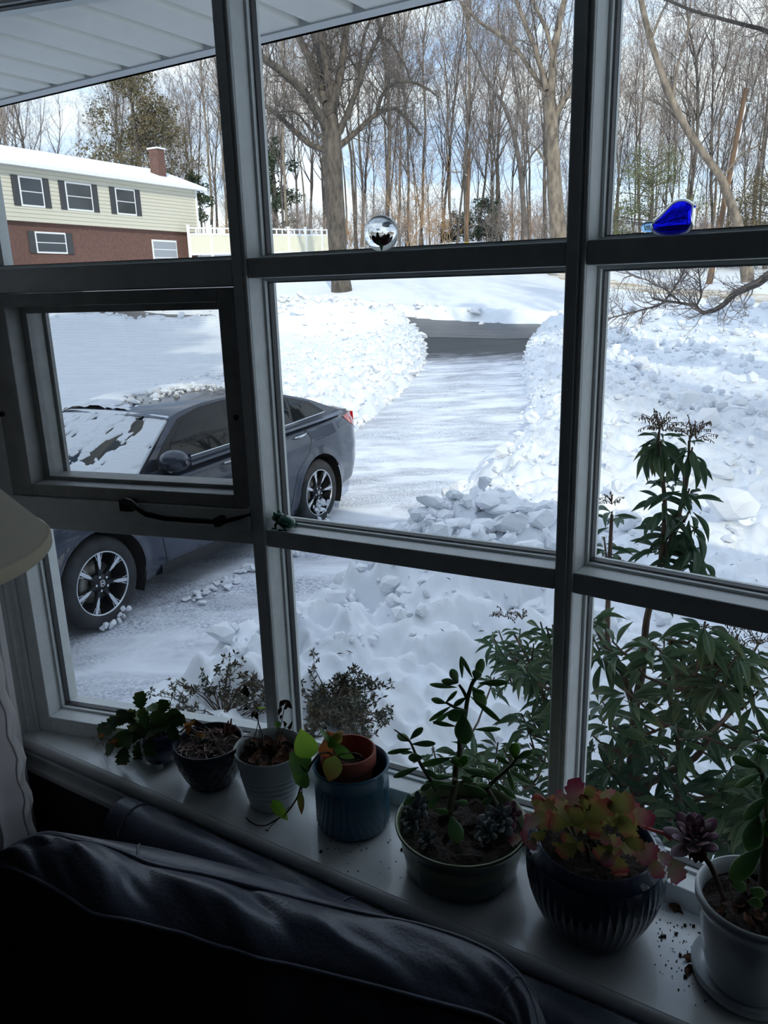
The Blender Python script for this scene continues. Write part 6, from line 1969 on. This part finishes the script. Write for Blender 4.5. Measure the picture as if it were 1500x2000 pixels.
for px, py, r_, me_, tl, n_, sd, z_ in ((815, 1578, .034, E_LEAF, (-.2, -.7, .8), 24, 2, -.905), (806, 1602, .030, E_LEAF, (-.3, -.7, .6), 20, 3, -.912), (835, 1640, .022, E_LEAF, (-.2, -.7, .7), 14, 8, -.918), (972, 1602, .036, E_LEAF, (.1, -.7, .8), 24, 4, -.902), (950, 1628, .028, E_LEAF, (.0, -.7, .6), 18, 5, -.912), (994, 1592, .030, EP_LEAF, (.3, -.6, .7), 18, 6, -.900)):
    Yq = y_at(px, py, z_)
    rosette(t, px, py, Yq, r_, me_, tl, n_, sd)
    p = at(px, py, Yq); obj('rosette_stem', MB().tube([p, p + np.array([0, .006, -.014]), (p[0], p[1] + .008, SILL + .066)], [.004, .004, .005], 7), stem_brown, t)

# 6: ribbed navy pot with a yellow and pink leaf cactus -------------------------------------------
c7 = (-.288, 1.056)
t = thing('potted_cactus', 'round ribbed navy pot with a yellow green, pink tipped flat stemmed cactus', 'potted plant', (c7[0], c7[1], SILL), GP)
flu = lambda r, z, th: (-.0022 * abs(math.sin(th * 26)) ** .7 * math.sin(math.pi * min(1, max(0, (z - .006) / .142))) if r > .06 and z < .148 else 0)
bodyp = [(.0, .003), (.060, .0), (.068, .003)] + [(.068 + .0405 * math.sin(f * math.pi * .62) ** .8 if f > 0 else .068, .004 + .140 * f) for f in np.linspace(.02, 1, 26)]
lathe_pot('pot', bodyp + [(.0940, .150), (.0915, .1555), (.0885, .1565), (.0860, .153), (.085, .13)], c7, glaze_rib, t, 312, flu)
soil_disc(c7, .0855, SILL + .138, t, 7, .004)
O, K = (740, 1250), 1.974
YC = 1.05
cc = [[(760, 720, 765, 640), (757, 645, 755, 540)], [(720, 700, 650, 610), (690, 650, 600, 640)], [(700, 690, 640, 670), (640, 670, 590, 690), (600, 640, 610, 600)], [(720, 720, 640, 690), (630, 690, 555, 710)], [(710, 760, 650, 740), (650, 745, 545, 770), (550, 765, 490, 775)],
      [(780, 690, 830, 600), (800, 620, 810, 565)], [(790, 690, 850, 600), (850, 610, 910, 590)], [(800, 690, 900, 630), (880, 640, 980, 620)], [(830, 690, 900, 660), (850, 690, 900, 625)], [(850, 680, 940, 650), (930, 660, 1010, 650)], [(890, 690, 990, 660), (980, 660, 1060, 700)],
      [(800, 740, 760, 740), (800, 700, 730, 750)], [(830, 700, 800, 690), (800, 690, 840, 690)], [(820, 690, 860, 700), (830, 690, 835, 770)], [(900, 700, 960, 680), (940, 670, 970, 770)], [(870, 740, 880, 800)], [(760, 780, 700, 760), (760, 790, 690, 830)], [(760, 790, 800, 800), (690, 780, 680, 800)],
      [(880, 800, 900, 810), (900, 800, 830, 835), (885, 810, 880, 880)], [(900, 800, 930, 830), (915, 830, 935, 915)], [(960, 790, 1010, 800), (990, 800, 1060, 865)], [(950, 780, 1020, 790), (1005, 795, 1080, 830), (1075, 820, 1130, 860), (1120, 850, 1170, 935)], [(1010, 790, 1070, 850), (1060, 845, 1080, 920)],
      [(860, 760, 930, 790), (930, 790, 1000, 810)], [(740, 700, 700, 600), (715, 620, 690, 580)], [(830, 640, 860, 590), (855, 595, 905, 605)], [(670, 720, 600, 690), (620, 690, 560, 690)], [(640, 740, 590, 770), (600, 760, 585, 810)], [(800, 660, 790, 600), (795, 610, 830, 570)], [(950, 690, 1020, 690), (1010, 690, 1045, 730)],
      [(780, 730, 790, 650), (790, 660, 770, 600)], [(730, 720, 740, 640)], [(860, 720, 850, 640)], [(900, 720, 905, 650), (905, 655, 880, 600)]]
for i, ch in enumerate(cc):
    dy = -.06 + .10 * ((i * 5) % 7) / 7
    if ch[-1][3] > 780: dy = -.075 + .02 * (i % 3)
    for j, (bx, by, tx, ty) in enumerate(ch):
        last = j == len(ch) - 1
        me = C_P if (last and i % 3 == 0) or (tx > 1040 or tx < 570) else C_Y
        ln_ = math.hypot(tx - bx, ty - by)
        leaves_px(t, [(me, bx, by, tx, ty, max(34, min(74, ln_ * .72)), dy - .004 * j, R_.uniform(-.6, .6))], YC, 'segment', O, K, rg=R_)
for pts in ([(1020, 720), (1060, 735), (1100, 745), (1128, 770)], [(600, 640), (592, 610), (610, 595), (640, 620)]):
    stem_px(t, pts, YC - .02, .0022, .0030, mat('pink_stem', lin(186, 92, 100), .5) if 'pink_stem' not in MATS else MATS['pink_stem'], O, K, 'flower_stem')
for k in range(12):
    a = k * .52; p = np.array([c7[0] + .03 * math.cos(a), c7[1] + .03 * math.sin(a), SILL + .138]); q = p + [.025 * math.cos(a), .025 * math.sin(a), .05]
    obj('stem', MB().tube([p, (p + q) / 2 + [0, 0, .008], q], [.003, .0035, .003], 6), stem_green, t)

# 7: white pot on a saucer with a jade plant and a long stemmed rosette ----------------------------
c8 = (-.056, 1.062)
t = thing('potted_jade_plant', 'pale glazed pot with attached saucer at the right edge, jade and purple rosette', 'potted plant', (c8[0], c8[1], SILL), GP)
lathe_pot('pot', [(.0, .008), (.056, .008), (.058, .012)] + [(.058 + .020 * f ** .8, .012 + .115 * f) for f in np.linspace(0, 1, 16)] + [(.0800, .133), (.0835, .139), (.0840, .146), (.0825, .151), (.0790, .152), (.0755, .148), (.0735, .14), (.072, .11)], c8, glaze_pale, t, 72)
lathe_pot('saucer', [(.0, .0), (.066, .0), (.074, .003), (.0785, .010), (.080, .020), (.0785, .0215), (.0765, .020), (.072, .011), (.064, .008), (.0, .008)], c8, glaze_pale, t, 72)
soil_disc(c8, .0728, SILL + .128, t, 8, .005)
for k in range(16):
    a, r = rg.uniform(0, 6.28), .06 * math.sqrt(rg.random())
    p = Vector((c8[0] + r * math.cos(a), c8[1] + r * math.sin(a), SILL + .136)); d = Vector((rg.normal(), rg.normal(), rg.normal() * .2)).normalized()
    inst('dry_leaf', D_LEAF, t, frame_to(p - d * .012, p + d * .014, rg.uniform(.010, .018), up=(rg.normal() * .3, rg.normal() * .3, 1), thick=.016))
YW = 1.05
stem_px(t, [(1488, 950), (1492, 860), (1500, 700), (1515, 560), (1530, 420)], YW, .009, .006, stem_brown, O, K)
stem_px(t, [(1500, 700), (1480, 520), (1450, 475), (1410, 462)], YW - .01, .004, .002, stem_green, O, K)
leaves_px(t, [(J_LEAF, 1465, 675, 1425, 812, 78, -.03, .2), (J_LEAF, 1478, 800, 1358, 922, 74, -.04, .1), (J_LEAF, 1505, 600, 1408, 690, 50, -.02, .3), (J_LEAF, 1468, 492, 1362, 452, 42, -.02, .1), (J_LEAF, 1478, 512, 1374, 566, 34, -.015, .5), (J_LEAF, 1530, 440, 1448, 410, 34, -.01, .2), (J_LEAF, 1530, 400, 1468, 362, 26, -.01, .5),
              (J_LEAF, 1500, 690, 1470, 745, 40, -.02, .2), (J_LEAF, 1510, 520, 1500, 620, 60, -.035, .2), (J_LEAF, 1360, 920, 1412, 965, 44, -.03, .3), (J_LEAF, 1430, 960, 1490, 985, 46, -.03, .3), (J_LEAF, 1500, 640, 1560, 720, 60, -.02, .2), (J_LEAF, 1540, 430, 1560, 330, 50, -.01, .2), (J_LEAF, 1420, 1010, 1480, 1015, 40, -.04, .3)], YW, 'leaf', O, K)
leaves_px(t, [(J_FRESH, 1500, 690, 1505, 760, 46, -.03, .3)], YW, 'leaf', O, K)
stem_px(t, [(1330, 1000), (1305, 930), (1280, 870), (1255, 835), (1232, 815), (1222, 780)], 1.0, .0034, .0045, stem_brown, O, K, 'rosette_stem', dy=[.04, .03, .02, .02, .02, .02])
rosette(t, 740 + 1222 / 1.974, 1250 + 765 / 1.974, 1.015, .046, EP_LEAF, (-.12, -.25, .95), 26, 12)
dl = []
for k in range(9):
    a = k * .7; p = Vector(at(740 + 1225 / 1.974, 1250 + 790 / 1.974, 1.015)); d = Vector((math.cos(a) * .6, math.sin(a) * .6, -.8)).normalized()
    inst('dry_leaf', D_LEAF, t, frame_to(p, p + d * .024, .012, up=(math.cos(a), math.sin(a), .4), thick=.012))

# ------------------------------------------------------------------ small things
ball_glass = bpy.data.materials.new('clear_glass'); ball_glass.use_nodes = True
b = ball_glass.node_tree.nodes['Principled BSDF']
b.inputs['Transmission Weight'].default_value = 1; b.inputs['Roughness'].default_value = 0.0; b.inputs['IOR'].default_value = 1.5; b.inputs['Base Color'].default_value = (.96, .98, .97, 1)


def uv_ball(c, r, n=24, m=32, sc=(1, 1, 1)):
    f = np.linspace(.001, math.pi - .001, n); th = np.linspace(0, 2 * math.pi, m, endpoint=False)
    return MB().grid(np.array([[(c[0] + r * sc[0] * math.sin(a) * math.cos(t), c[1] + r * sc[1] * math.sin(a) * math.sin(t), c[2] + r * sc[2] * math.cos(a)) for t in th] for a in f]), wrap_v=True)


p = sp(1, .245, .017, .0585)
for _ in range(30):                                              # centre the ball on its bearing
    d = R3 @ (p + [0, 0, .0285]); px = d[0] / d[2] * F_PX + 750
    p = p + np.array([math.cos(A[1]), math.sin(A[1]), 0]) * (744.5 - px) / F_PX * d[2] * .8
br = .0285
t = thing('glass_paperweight', 'clear glass ball with a dark flower inside, on the middle crossbar', 'paperweight', tuple(p))
bc = p + [0, 0, br]
obj('ball', uv_ball(bc, br, 40, 56), ball_glass, t)
pet_m = mat('petal_dark_red', lin(96, 34, 44), .5); grn_m = mat('bud_green', lin(60, 120, 60), .5)
pet = leaf_sheet('petal', [.1, .35, .5, .5, .35, .0], pet_m, -.25, .2, thick=.05)
for k in range(9):
    a = k * 2.4; f = .55 + .45 * (k % 3) / 2; d = Vector((math.cos(a) * f, math.sin(a) * f, 1.0)).normalized()
    q = Vector(bc) + Vector((0, 0, -.014))
    inst('petal', pet, t, frame_to(q, q + d * .0175, .0125, up=(d.x, d.y, -.3), thick=.012))
obj('bud', MB().tube([bc + [0, 0, -.022], bc + [0, 0, -.014], bc + [-.001, -.006, -.007], bc + [-.001, -.007, .001]], [.0008, .0022, .0036, .0008], 10), grn_m, t)

blue_glass = mat('blue_glass', (.004, .006, .55, 1), .04, trans=1.0, spec=.6)
blue_glass.node_tree.nodes['Principled BSDF'].inputs['IOR'].default_value = 1.2
pale_blue = mat('pale_blue_glass', lin(150, 195, 235), .05, trans=.9)
pale_blue.node_tree.nodes['Principled BSDF'].inputs['IOR'].default_value = 1.2
# bird: rings along its length, outline taken at the bar's inner edge
bird_rows = [(1274, 431, 451, .35), (1280, 424, 455, .55), (1288, 417, 457, .72), (1298, 408, 458, .88), (1308, 397, 458, .97), (1318, 388, 458, 1.0), (1328, 385.5, 457, 1.0), (1338, 386, 455, .97), (1346, 389.5, 452, .88), (1351, 393, 447, .74), (1354.5, 396.5, 440, .55), (1356, 400, 433, .3)]
uA = np.array([math.cos(A[2]), math.sin(A[2]), 0]); nA = np.array([-math.sin(A[2]), math.cos(A[2]), 0])
bp = []


def on_bar(px, py, n=.022):
    d = R3.T @ np.array([px - 750, py - 1000, F_PX]); o = np.array([S[2][0], S[2][1], 0]) + nA * n
    return d * ((o @ nA) / (d @ nA))


zf = on_bar(1318, 458)[2]; lift = .0588 - zf
for px, y0, y1, f in bird_rows:
    a, b_ = on_bar(px, y0), on_bar(px, y1)
    c = (a + b_) / 2; h = (a[2] - b_[2]) / 2; w = .019 * f
    th = np.linspace(0, 2 * math.pi, 22, endpoint=False)
    bp.append([c + np.array([0, 0, lift]) + nA * (w * math.cos(t_)) + np.array([0, 0, 1]) * (h * math.sin(t_)) for t_ in th])
bpA = np.array(bp); bpA[..., 2] = np.maximum(bpA[..., 2], .0587)
root = thing('glass_bird', 'cobalt blue glass bird standing on the right crossbar', 'figurine', tuple(on_bar(1318, 458)))
bm_ = MB().grid(bpA, wrap_v=True); nb_ = len(bp)
bm_.ng += [[i for i in range(22)], [(nb_ - 1) * 22 + i for i in range(22)][::-1]]
obj('body', bm_, blue_glass, root)
q0, q1 = on_bar(1351, 400) + [0, 0, lift], on_bar(1359.5, 402.5) + [0, 0, lift]
obj('beak', MB().tube([q0 - uA * .006, q0, q1], [.007, .0048, .0008], 10), blue_glass, root)
tq = [on_bar(1276, 443), on_bar(1266, 443), on_bar(1257, 444), on_bar(1253, 445)]
tm = MB(); rr = [.0095, .0095, .0075, .002]
tm.grid(np.array([[c + [0, 0, lift + .0012] + nA * (r * 1.2 * math.cos(a)) + np.array([0, 0, r * .8 * math.sin(a)]) for a in np.linspace(0, 2 * math.pi, 14, endpoint=False)] for c, r in zip(tq, rr)]), wrap_v=True)
tm.ng.append([42 + i for i in range(14)])
obj('tail', tm, pale_blue, root, label='pale blue clear glass tail')

frog_m = mat('frog_glaze', lin(60, 124, 100), .14, col2=lin(44, 92, 76), nscale=30, coat=.6)
cU = np.array([math.cos(A[1]), math.sin(A[1]), 0]); nU = np.array([-math.sin(A[1]), math.cos(A[1]), 0])
fb = sp(1, .022, .019, -.4503)
root = thing('frog_figurine', 'small glossy green frog figurine on the lower crossbar by the left mullion', 'figurine', tuple(fb))
fm = lambda u, n, z: fb + (cU * u + nU * n + np.array([0, 0, z])) * 1.2


def blob(c, r, sc, ang=0.0):
    mb = uv_ball((0, 0, 0), r, 16, 20, sc)
    v = mb.v[0]; v2 = v.copy()
    ca, sa = math.cos(ang), math.sin(ang)
    v2[:, 0] = v[:, 0] * ca - v[:, 2] * sa; v2[:, 2] = v[:, 0] * sa + v[:, 2] * ca
    mb.v[0] = c + v2[:, :1] * cU + v2[:, 1:2] * nU + v2[:, 2:3] * np.array([0, 0, 1])
    return mb


fr = MB()
for c, r, sc, an in ((fm(.012, 0, .0125), .0174, (1.15, .85, .72), -.25), (fm(-.004, 0, .0185), .0126, (1.1, .9, .72), .35)):
    b_ = blob(c, r, sc, an); fr.add(b_.v[0], b_.q[0])
obj('body', fr, frog_m, root)
for s in (-1, 1):
    obj('eye', blob(fm(-.006, s * .006, .0255), .0036, (1, 1, 1)), frog_m, root)
    lg = MB(); lg.tube([fm(.020, s * .010, .010), fm(.010, s * .0155, .0125), fm(.022, s * .016, .003), fm(.008, s * .018, .0022)], [.005, .0045, .003, .002], 9)
    obj('hind_leg', lg, frog_m, root)
    lg = MB(); lg.tube([fm(.000, s * .008, .013), fm(-.003, s * .0115, .007), fm(-.002, s * .011, .0025), fm(-.008, s * .013, .002)], [.0036, .003, .0024, .0018], 9)
    obj('front_leg', lg, frog_m, root)

for i, (px, py, tx, ty, w, lab) in enumerate(((1308, 1764, 1333, 1784, .016, 'dry brown leaf lying behind, nearest the window frame'), (1342, 1862, 1358, 1882, .018, 'dry brown leaf lying on the sill, upper of two together'), (1338, 1890, 1358, 1898, .018, 'dry orange brown leaf lying on the sill, lower of two together'))):
    zz = SILL + .004
    dv = lambda a, b_: (lambda d: d * (zz / d[2]))(R3.T @ np.array([a - 750, b_ - 1000, F_PX]))
    a_, b_ = dv(px, py), dv(tx, ty)
    me = D_LEAF
    o = bpy.data.objects.new('fallen_leaf', me); COL.objects.link(o)
    o.matrix_world = frame_to(a_, b_, w, up=(0, -.3, 1), thick=.02, roll=.4)
    tag(o, lab, 'leaf', 'fallen leaves on the sill')
cr = MB()
for k in range(170):
    if k < 120: px, py = 1335 + rg.normal() * 28, 1850 + rg.normal() * 55
    else: px, py = rg.uniform(620, 900), rg.uniform(1640, 1720)
    d = R3.T @ np.array([px - 750, py - 1000, F_PX]); q = d * ((SILL + .0006) / d[2])
    if q[1] > 1.14 or q[1] < .95: continue
    s = rg.uniform(.0004, .0011) if k % 12 else .0022
    cr.obox(q - [s, s, .0006], (2 * s, s * .4, 0), (-s * .4, 2 * s, 0), (0, 0, s * 1.4))
tag(obj('soil_crumbs', cr, soil_m, smooth=False, kind='stuff'), 'scattered dark soil crumbs on the white sill', 'crumbs')

# ------------------------------------------------------------------ shrubs just outside the glass
pieris_m = grad_mat('pieris_leaf', [(0.0, lin(74, 100, 74)), (.7, lin(94, 116, 82)), (1.3, lin(118, 124, 86))], rough=.30, trans_w=.22, noise=.2)
azalea_m = mat('azalea_leaf', lin(58, 66, 50), .6, col2=lin(88, 74, 52), nscale=8)
bud_m = mat('flower_buds', lin(108, 84, 66), .7, col2=lin(84, 72, 52), nscale=40)
pieris_bark = mat('pieris_bark', lin(112, 92, 78), .85, col2=lin(84, 70, 60), nscale=20, bump=.3, bscale=40)
PLEAF = [leaf_sheet('leaf', [.05, .16, .32, .44, .50, .48, .36, .18, .0], pieris_m, dr, .30, nx=5, ny=10) for dr in (.12, .25, .40)]
rz_ = random.Random(17)


def whorl(out, c, ax, n, L0, droop):
    ax = norm(ax); x = norm(np.cross(ax, [.3, .7, .2])); y = np.cross(ax, x)
    for k in range(n):
        a = k * 2.4 + rz_.uniform(-.3, .3); el_ = rz_.uniform(-.15, .75) - droop
        d = (x * math.cos(a) + y * math.sin(a)) * math.cos(el_) + ax * math.sin(el_)
        d = norm(d + np.array([0, 0, -.35 * rz_.random() - droop * .4]))
        b = np.array(c) - ax * rz_.uniform(0, .05) + d * .008
        L_ = L0 * rz_.uniform(.7, 1.15)
        up = Vector(np.cross(np.cross(d, ax), d)) if np.linalg.norm(np.cross(d, ax)) > .1 else Vector((0, -1, .3))
        out.append((Vector(b), Vector(b + d * L_), L_ * rz_.uniform(.19, .27), up))


def spray(mb, c, ax, n, L_):
    """Drooping panicle of dark buds."""
    for k in range(n):
        d = norm(np.array(ax) + np.array([rz_.gauss(0, .9), rz_.gauss(0, .7), rz_.gauss(.25, .3)]))
        q0, q1, q2 = np.array(c), np.array(c) + d * L_ * .5 + [0, 0, .006], np.array(c) + d * L_ + [0, 0, -.01]
        mb.tube([q0, q1, q2], .0009, 4)
        for f in np.linspace(.35, 1, 7):
            p_ = q0 * (1 - f) ** 2 + 2 * q1 * f * (1 - f) + q2 * f * f
            e_ = np.array([rz_.gauss(0, .003), rz_.gauss(0, .003), -.006 + rz_.gauss(0, .002)]); mb.tube([p_, p_ + e_ * .5, p_ + e_], [.0005, .0016, .0010], 5)


def shrub(name, label, stems, whorls, n_parts, sprays, base, seed, L0=.095, cat='bush', group=None):
    root = thing(name, label, cat, tuple(base), group)
    nodes = []
    for pts, r0, r1 in stems:
        P = np.array([at(x, y, Y) for x, y, Y in pts])
        if r0 > .012: P = np.concatenate([[[P[0][0], P[0][1], GROUND]], P])
        k = np.linspace(0, 1, len(P)); kk = np.linspace(0, 1, len(P) * 5)
        Q = np.stack([np.interp(kk, k, P[:, i]) for i in range(3)], 1); Q[1:-1] = (Q[:-2] + 2 * Q[1:-1] + Q[2:]) / 4
        obj('stem', MB().tube(Q, np.linspace(r0, r1, len(Q)), 8), pieris_bark, root)
        nodes += list(Q[len(Q) // 4:])
    nodes = np.array(nodes)
    out, sg = [], []
    for px, py, Y, n, ln, dr in whorls:
        c = at(px, py, Y)
        below = nodes[nodes[:, 2] < c[2] - .02]
        cand = below if len(below) else nodes
        s = cand[np.argmin(np.linalg.norm(cand - c, axis=1))]
        mid = (s + c) / 2 + np.array([0, 0, -.03])
        sg += [(s, mid, .0045, .0035, 1), (mid, c, .0035, .0025, 1)]
        whorl(out, c, norm((c - mid) + np.array([0, 0, .12])), n, ln, dr)
        nodes = np.concatenate([nodes, [mid]])
    o = obj('twigs', seg_mesh(sg, '', None, 5), pieris_bark, root); o['kind'] = 'stuff'
    rest = MB()
    order = sorted(range(len(out)), key=lambda i: out[i][0].length)
    for n_, i in enumerate(order):
        b, e_, w, up = out[i]
        me = PLEAF[i % 3]; M = frame_to(b, e_, w, up=up, roll=rz_.uniform(-.5, .5), thick=(e_ - b).length)
        if n_ < n_parts:
            inst('leaf', me, root, M)
        else:
            v = np.empty(len(me.vertices) * 3, np.float32); me.vertices.foreach_get('co', v); v = v.reshape(-1, 3)
            Mn = np.array(M); v = v @ Mn[:3, :3].T + Mn[:3, 3]
            f = np.array([p_.vertices[:] for p_ in me.polygons])
            rest.add(v, f)
    if rest.n:
        o = obj('leaves', rest, pieris_m, root); o['kind'] = 'stuff'
    if sprays:
        sm = MB()
        for px, py, Y, n, L_ in sprays: spray(sm, at(px, py, Y), (0, -.2, .6), n, L_)
        o = obj('flower_sprays', sm, bud_m, root); o['kind'] = 'stuff'
    return root


YS = 2.05
wh = [(1288, 836, 2.1, 6, .05, -.1), (1347, 852, 2.15, 5, .045, -.1), (1286, 845, 2.1, 12, .10, .85), (1292, 862, 2.08, 6, .09, .6), (1345, 862, 2.15, 8, .09, .9), (1352, 875, 2.12, 5, .08, .5), (1298, 952, 2.1, 8, .085, .05), (1346, 955, 2.15, 8, .085, .0), (1294, 985, 2.08, 8, .10, .55), (1350, 990, 2.12, 9, .10, .5), (1318, 1030, 2.1, 9, .10, .5), (1362, 1030, 2.1, 7, .10, .7),
      (1290, 1065, 2.1, 9, .10, .3), (1345, 1075, 2.1, 10, .11, .4), (1300, 1110, 2.1, 10, .10, .2), (1370, 1090, 2.14, 8, .10, .5), (1195, 1000, 2.3, 9, .085, .1), (1190, 1075, 2.3, 10, .10, .3), (1212, 1090, 2.25, 8, .10, .4), (1180, 1050, 2.32, 7, .08, .2), (1335, 930, 2.12, 6, .09, .3)]
for _ in range(88):
    px = rz_.uniform(1150, 1520); py = 1190 + 450 * rz_.random() ** 1.05
    if px > 1400 and py < 1240: continue
    wh.append((px, py, rz_.uniform(1.7, 2.35), rz_.randrange(8, 14), rz_.uniform(.075, .105), rz_.uniform(0, .45)))
for _ in range(20):
    px = rz_.uniform(1180, 1480); py = rz_.uniform(1560, 1680)
    wh.append((px, py, rz_.uniform(1.75, 2.1), 11, .095, .2))
st = [([(1245, 1510, YS), (1240, 1440, YS), (1238, 1380, YS), (1215, 1310, YS), (1185, 1260, 2.1), (1190, 1100, 2.25), (1195, 1005, 2.3)], .017, .005), ([(1239, 1385, YS), (1255, 1310, YS), (1262, 1210, YS), (1290, 1110, 2.1), (1300, 990, 2.1), (1287, 865, 2.1)], .014, .0045),
      ([(1300, 1090, 2.1), (1325, 1010, 2.12), (1340, 950, 2.14), (1348, 880, 2.15)], .007, .0045), ([(1330, 1480, 2.0), (1322, 1420, 2.0), (1305, 1350, 2.0), (1310, 1250, 2.02)], .013, .005), ([(1250, 1540, 1.95), (1360, 1480, 1.95), (1400, 1420, 1.95), (1450, 1370, 1.95)], .013, .004)]
shrub('pieris_shrub', 'tall broad evergreen shrub with drooping leaf whorls outside the right bay', st, wh, 300, [(1286, 838, 2.1, 13, .065), (1296, 842, 2.1, 8, .06), (1349, 854, 2.15, 12, .07), (1360, 858, 2.15, 7, .06), (1195, 985, 2.3, 9, .05), (1435, 1270, 2.0, 9, .08), (1480, 1260, 2.0, 10, .09), (1215, 1480, 1.8, 10, .06), (1440, 1250, 2.0, 6, .1)], at(1245, 1510, YS) * [1, 1, 0] + [0, 0, GROUND], 1)
wh = []
for _ in range(26):
    wh.append((rz_.uniform(960, 1110), rz_.uniform(1215, 1330), rz_.uniform(2.0, 2.4), rz_.randrange(8, 12), rz_.uniform(.055, .08), rz_.uniform(0, .3)))
for _ in range(34):
    wh.append((rz_.uniform(830, 1110), 1440 + 110 * rz_.random() ** .8, rz_.uniform(1.75, 2.1), 10, rz_.uniform(.06, .085), rz_.uniform(0, .25)))
for _ in range(16):
    wh.append((rz_.uniform(1000, 1120), rz_.uniform(1300, 1460), rz_.uniform(1.9, 2.2), 10, rz_.uniform(.065, .085), rz_.uniform(0, .25)))
st = [([(1095, 1560, 2.0), (1080, 1430, 2.05), (1050, 1320, 2.1), (1005, 1240, 2.2)], .013, .004), ([(1075, 1420, 2.05), (1090, 1300, 2.1), (1080, 1220, 2.15)], .008, .004), ([(1060, 1560, 1.95), (980, 1500, 1.95), (900, 1470, 1.95)], .013, .004)]
shrub('pieris_shrub', 'smaller leafy evergreen shrub outside behind the jade plant', st, wh, 260, [(985, 1205, 2.2, 8, .05), (1020, 1210, 2.2, 7, .05)], at(1095, 1560, 2.0) * [1, 1, 0] + [0, 0, GROUND], 2, .08)


def azalea(label, spots, seed, base, n_leaf=7):
    rg = np.random.default_rng(seed)
    b0 = np.array([base[0], base[1], float(ground_z(base[0], base[1])[0])])
    root = thing('azalea_shrub', label, 'bush', tuple(b0), 'small shrubs poking from the snow')
    sg, lv = [], []
    for px, py, Y, dens in spots:
        c = at(px, py, Y)
        for _ in range(dens):
            e_ = c + rg.normal(size=3) * [.05, .05, .035]
            s = np.array([b0[0] + (e_[0] - b0[0]) * .45, b0[1] + (e_[1] - b0[1]) * .45, min(e_[2] - .03, b0[2] + .1)])
            m_ = (s + e_) / 2 + rg.normal(size=3) * .015
            sg += [(b0 + [0, 0, -.05], s, .004, .003, 1), (s, m_, .003, .002, 1), (m_, e_, .002, .0012, 1)]
            for f in np.linspace(.4, 1, 4):
                q = m_ * (1 - f) + e_ * f
                d = norm(rg.normal(size=3) + [0, 0, .8]); sg.append((q, q + d * .025, .0012, .0008, 1))
                lv.append(q + d * .028)
            lv.append(e_)
    o = obj('twigs', seg_mesh(sg, '', None, 3), stem_brown, root); o['kind'] = 'stuff'
    L_ = np.repeat(np.array(lv), n_leaf, 0); n = len(L_)
    a = rg.normal(size=(n, 3)) + [0, 0, .4]; a /= np.linalg.norm(a, axis=1, keepdims=True); b = np.cross(a, rg.normal(size=(n, 3))); b /= np.linalg.norm(b, axis=1, keepdims=True)
    s = rg.uniform(.014, .026, n)[:, None]
    V = np.stack([L_, L_ + a * s * .6 - b * s * .22, L_ + a * s * 1.2, L_ + a * s * .6 + b * s * .22], 1)
    o = obj('leaves', MB().add(V.reshape(-1, 3), np.arange(4 * n).reshape(-1, 4)), azalea_m, root, smooth=False); o['kind'] = 'stuff'


azalea('small sparse shrub poking from the snow outside the left bay', [(360, 1350, 2.25, 3), (375, 1335, 2.25, 2), (410, 1325, 2.3, 3), (395, 1370, 2.2, 4), (350, 1385, 2.1, 4), (440, 1335, 2.3, 3), (490, 1345, 2.3, 6), (500, 1370, 2.3, 7), (460, 1350, 2.3, 3), (300, 1385, 2.1, 3), (510, 1340, 2.35, 4), (470, 1375, 2.2, 4)], 3, at(440, 1430, 2.2))
azalea('small dense brownish shrub poking from the snow beside the left mullion', [(625, 1300, 2.6, 2), (615, 1320, 2.6, 3), (660, 1345, 2.5, 9), (690, 1340, 2.5, 8), (715, 1335, 2.5, 6), (640, 1375, 2.4, 12), (680, 1375, 2.4, 12), (610, 1385, 2.4, 12), (600, 1360, 2.45, 8), (700, 1410, 2.3, 9), (650, 1400, 2.3, 10), (725, 1420, 2.3, 6), (765, 1400, 2.3, 2), (605, 1420, 2.2, 6)], 4, at(650, 1450, 2.4), 8)

# scraps of leaf and twig dropped on the snow
lm = MB(); rg = np.random.default_rng(77)
for k in range(260):
    if k < 150: x, y = rg.uniform(-3.4, .3), rg.uniform(2.6, 6.5)
    else: x, y = rg.uniform(-20, 2), rg.uniform(8, 24)
    dd_, ds_, _s = edges(np.array([x]), np.array([y]))
    z = float(ground_z(x, y)[0]) if dd_[0] > .2 else float(base_z(np.array([x]), np.array([y]))[0]) + .02
    L_ = rg.uniform(.008, .022) * (1 if k < 150 else 3); a = rg.uniform(0, 6.28)
    d = np.array([math.cos(a), math.sin(a), rg.normal() * .2])
    p_ = np.array([x, y, z + .004])
    lm.tube([p_ - d * L_, p_ + [0, 0, .002], p_ + d * L_], [.0008, .003 if k % 3 else .0012, .0006], 4)
tag(obj('snow_litter', lm, dry_dark, smooth=False, kind='stuff'), 'dark scraps of leaf and twig scattered on the snow', 'litter')
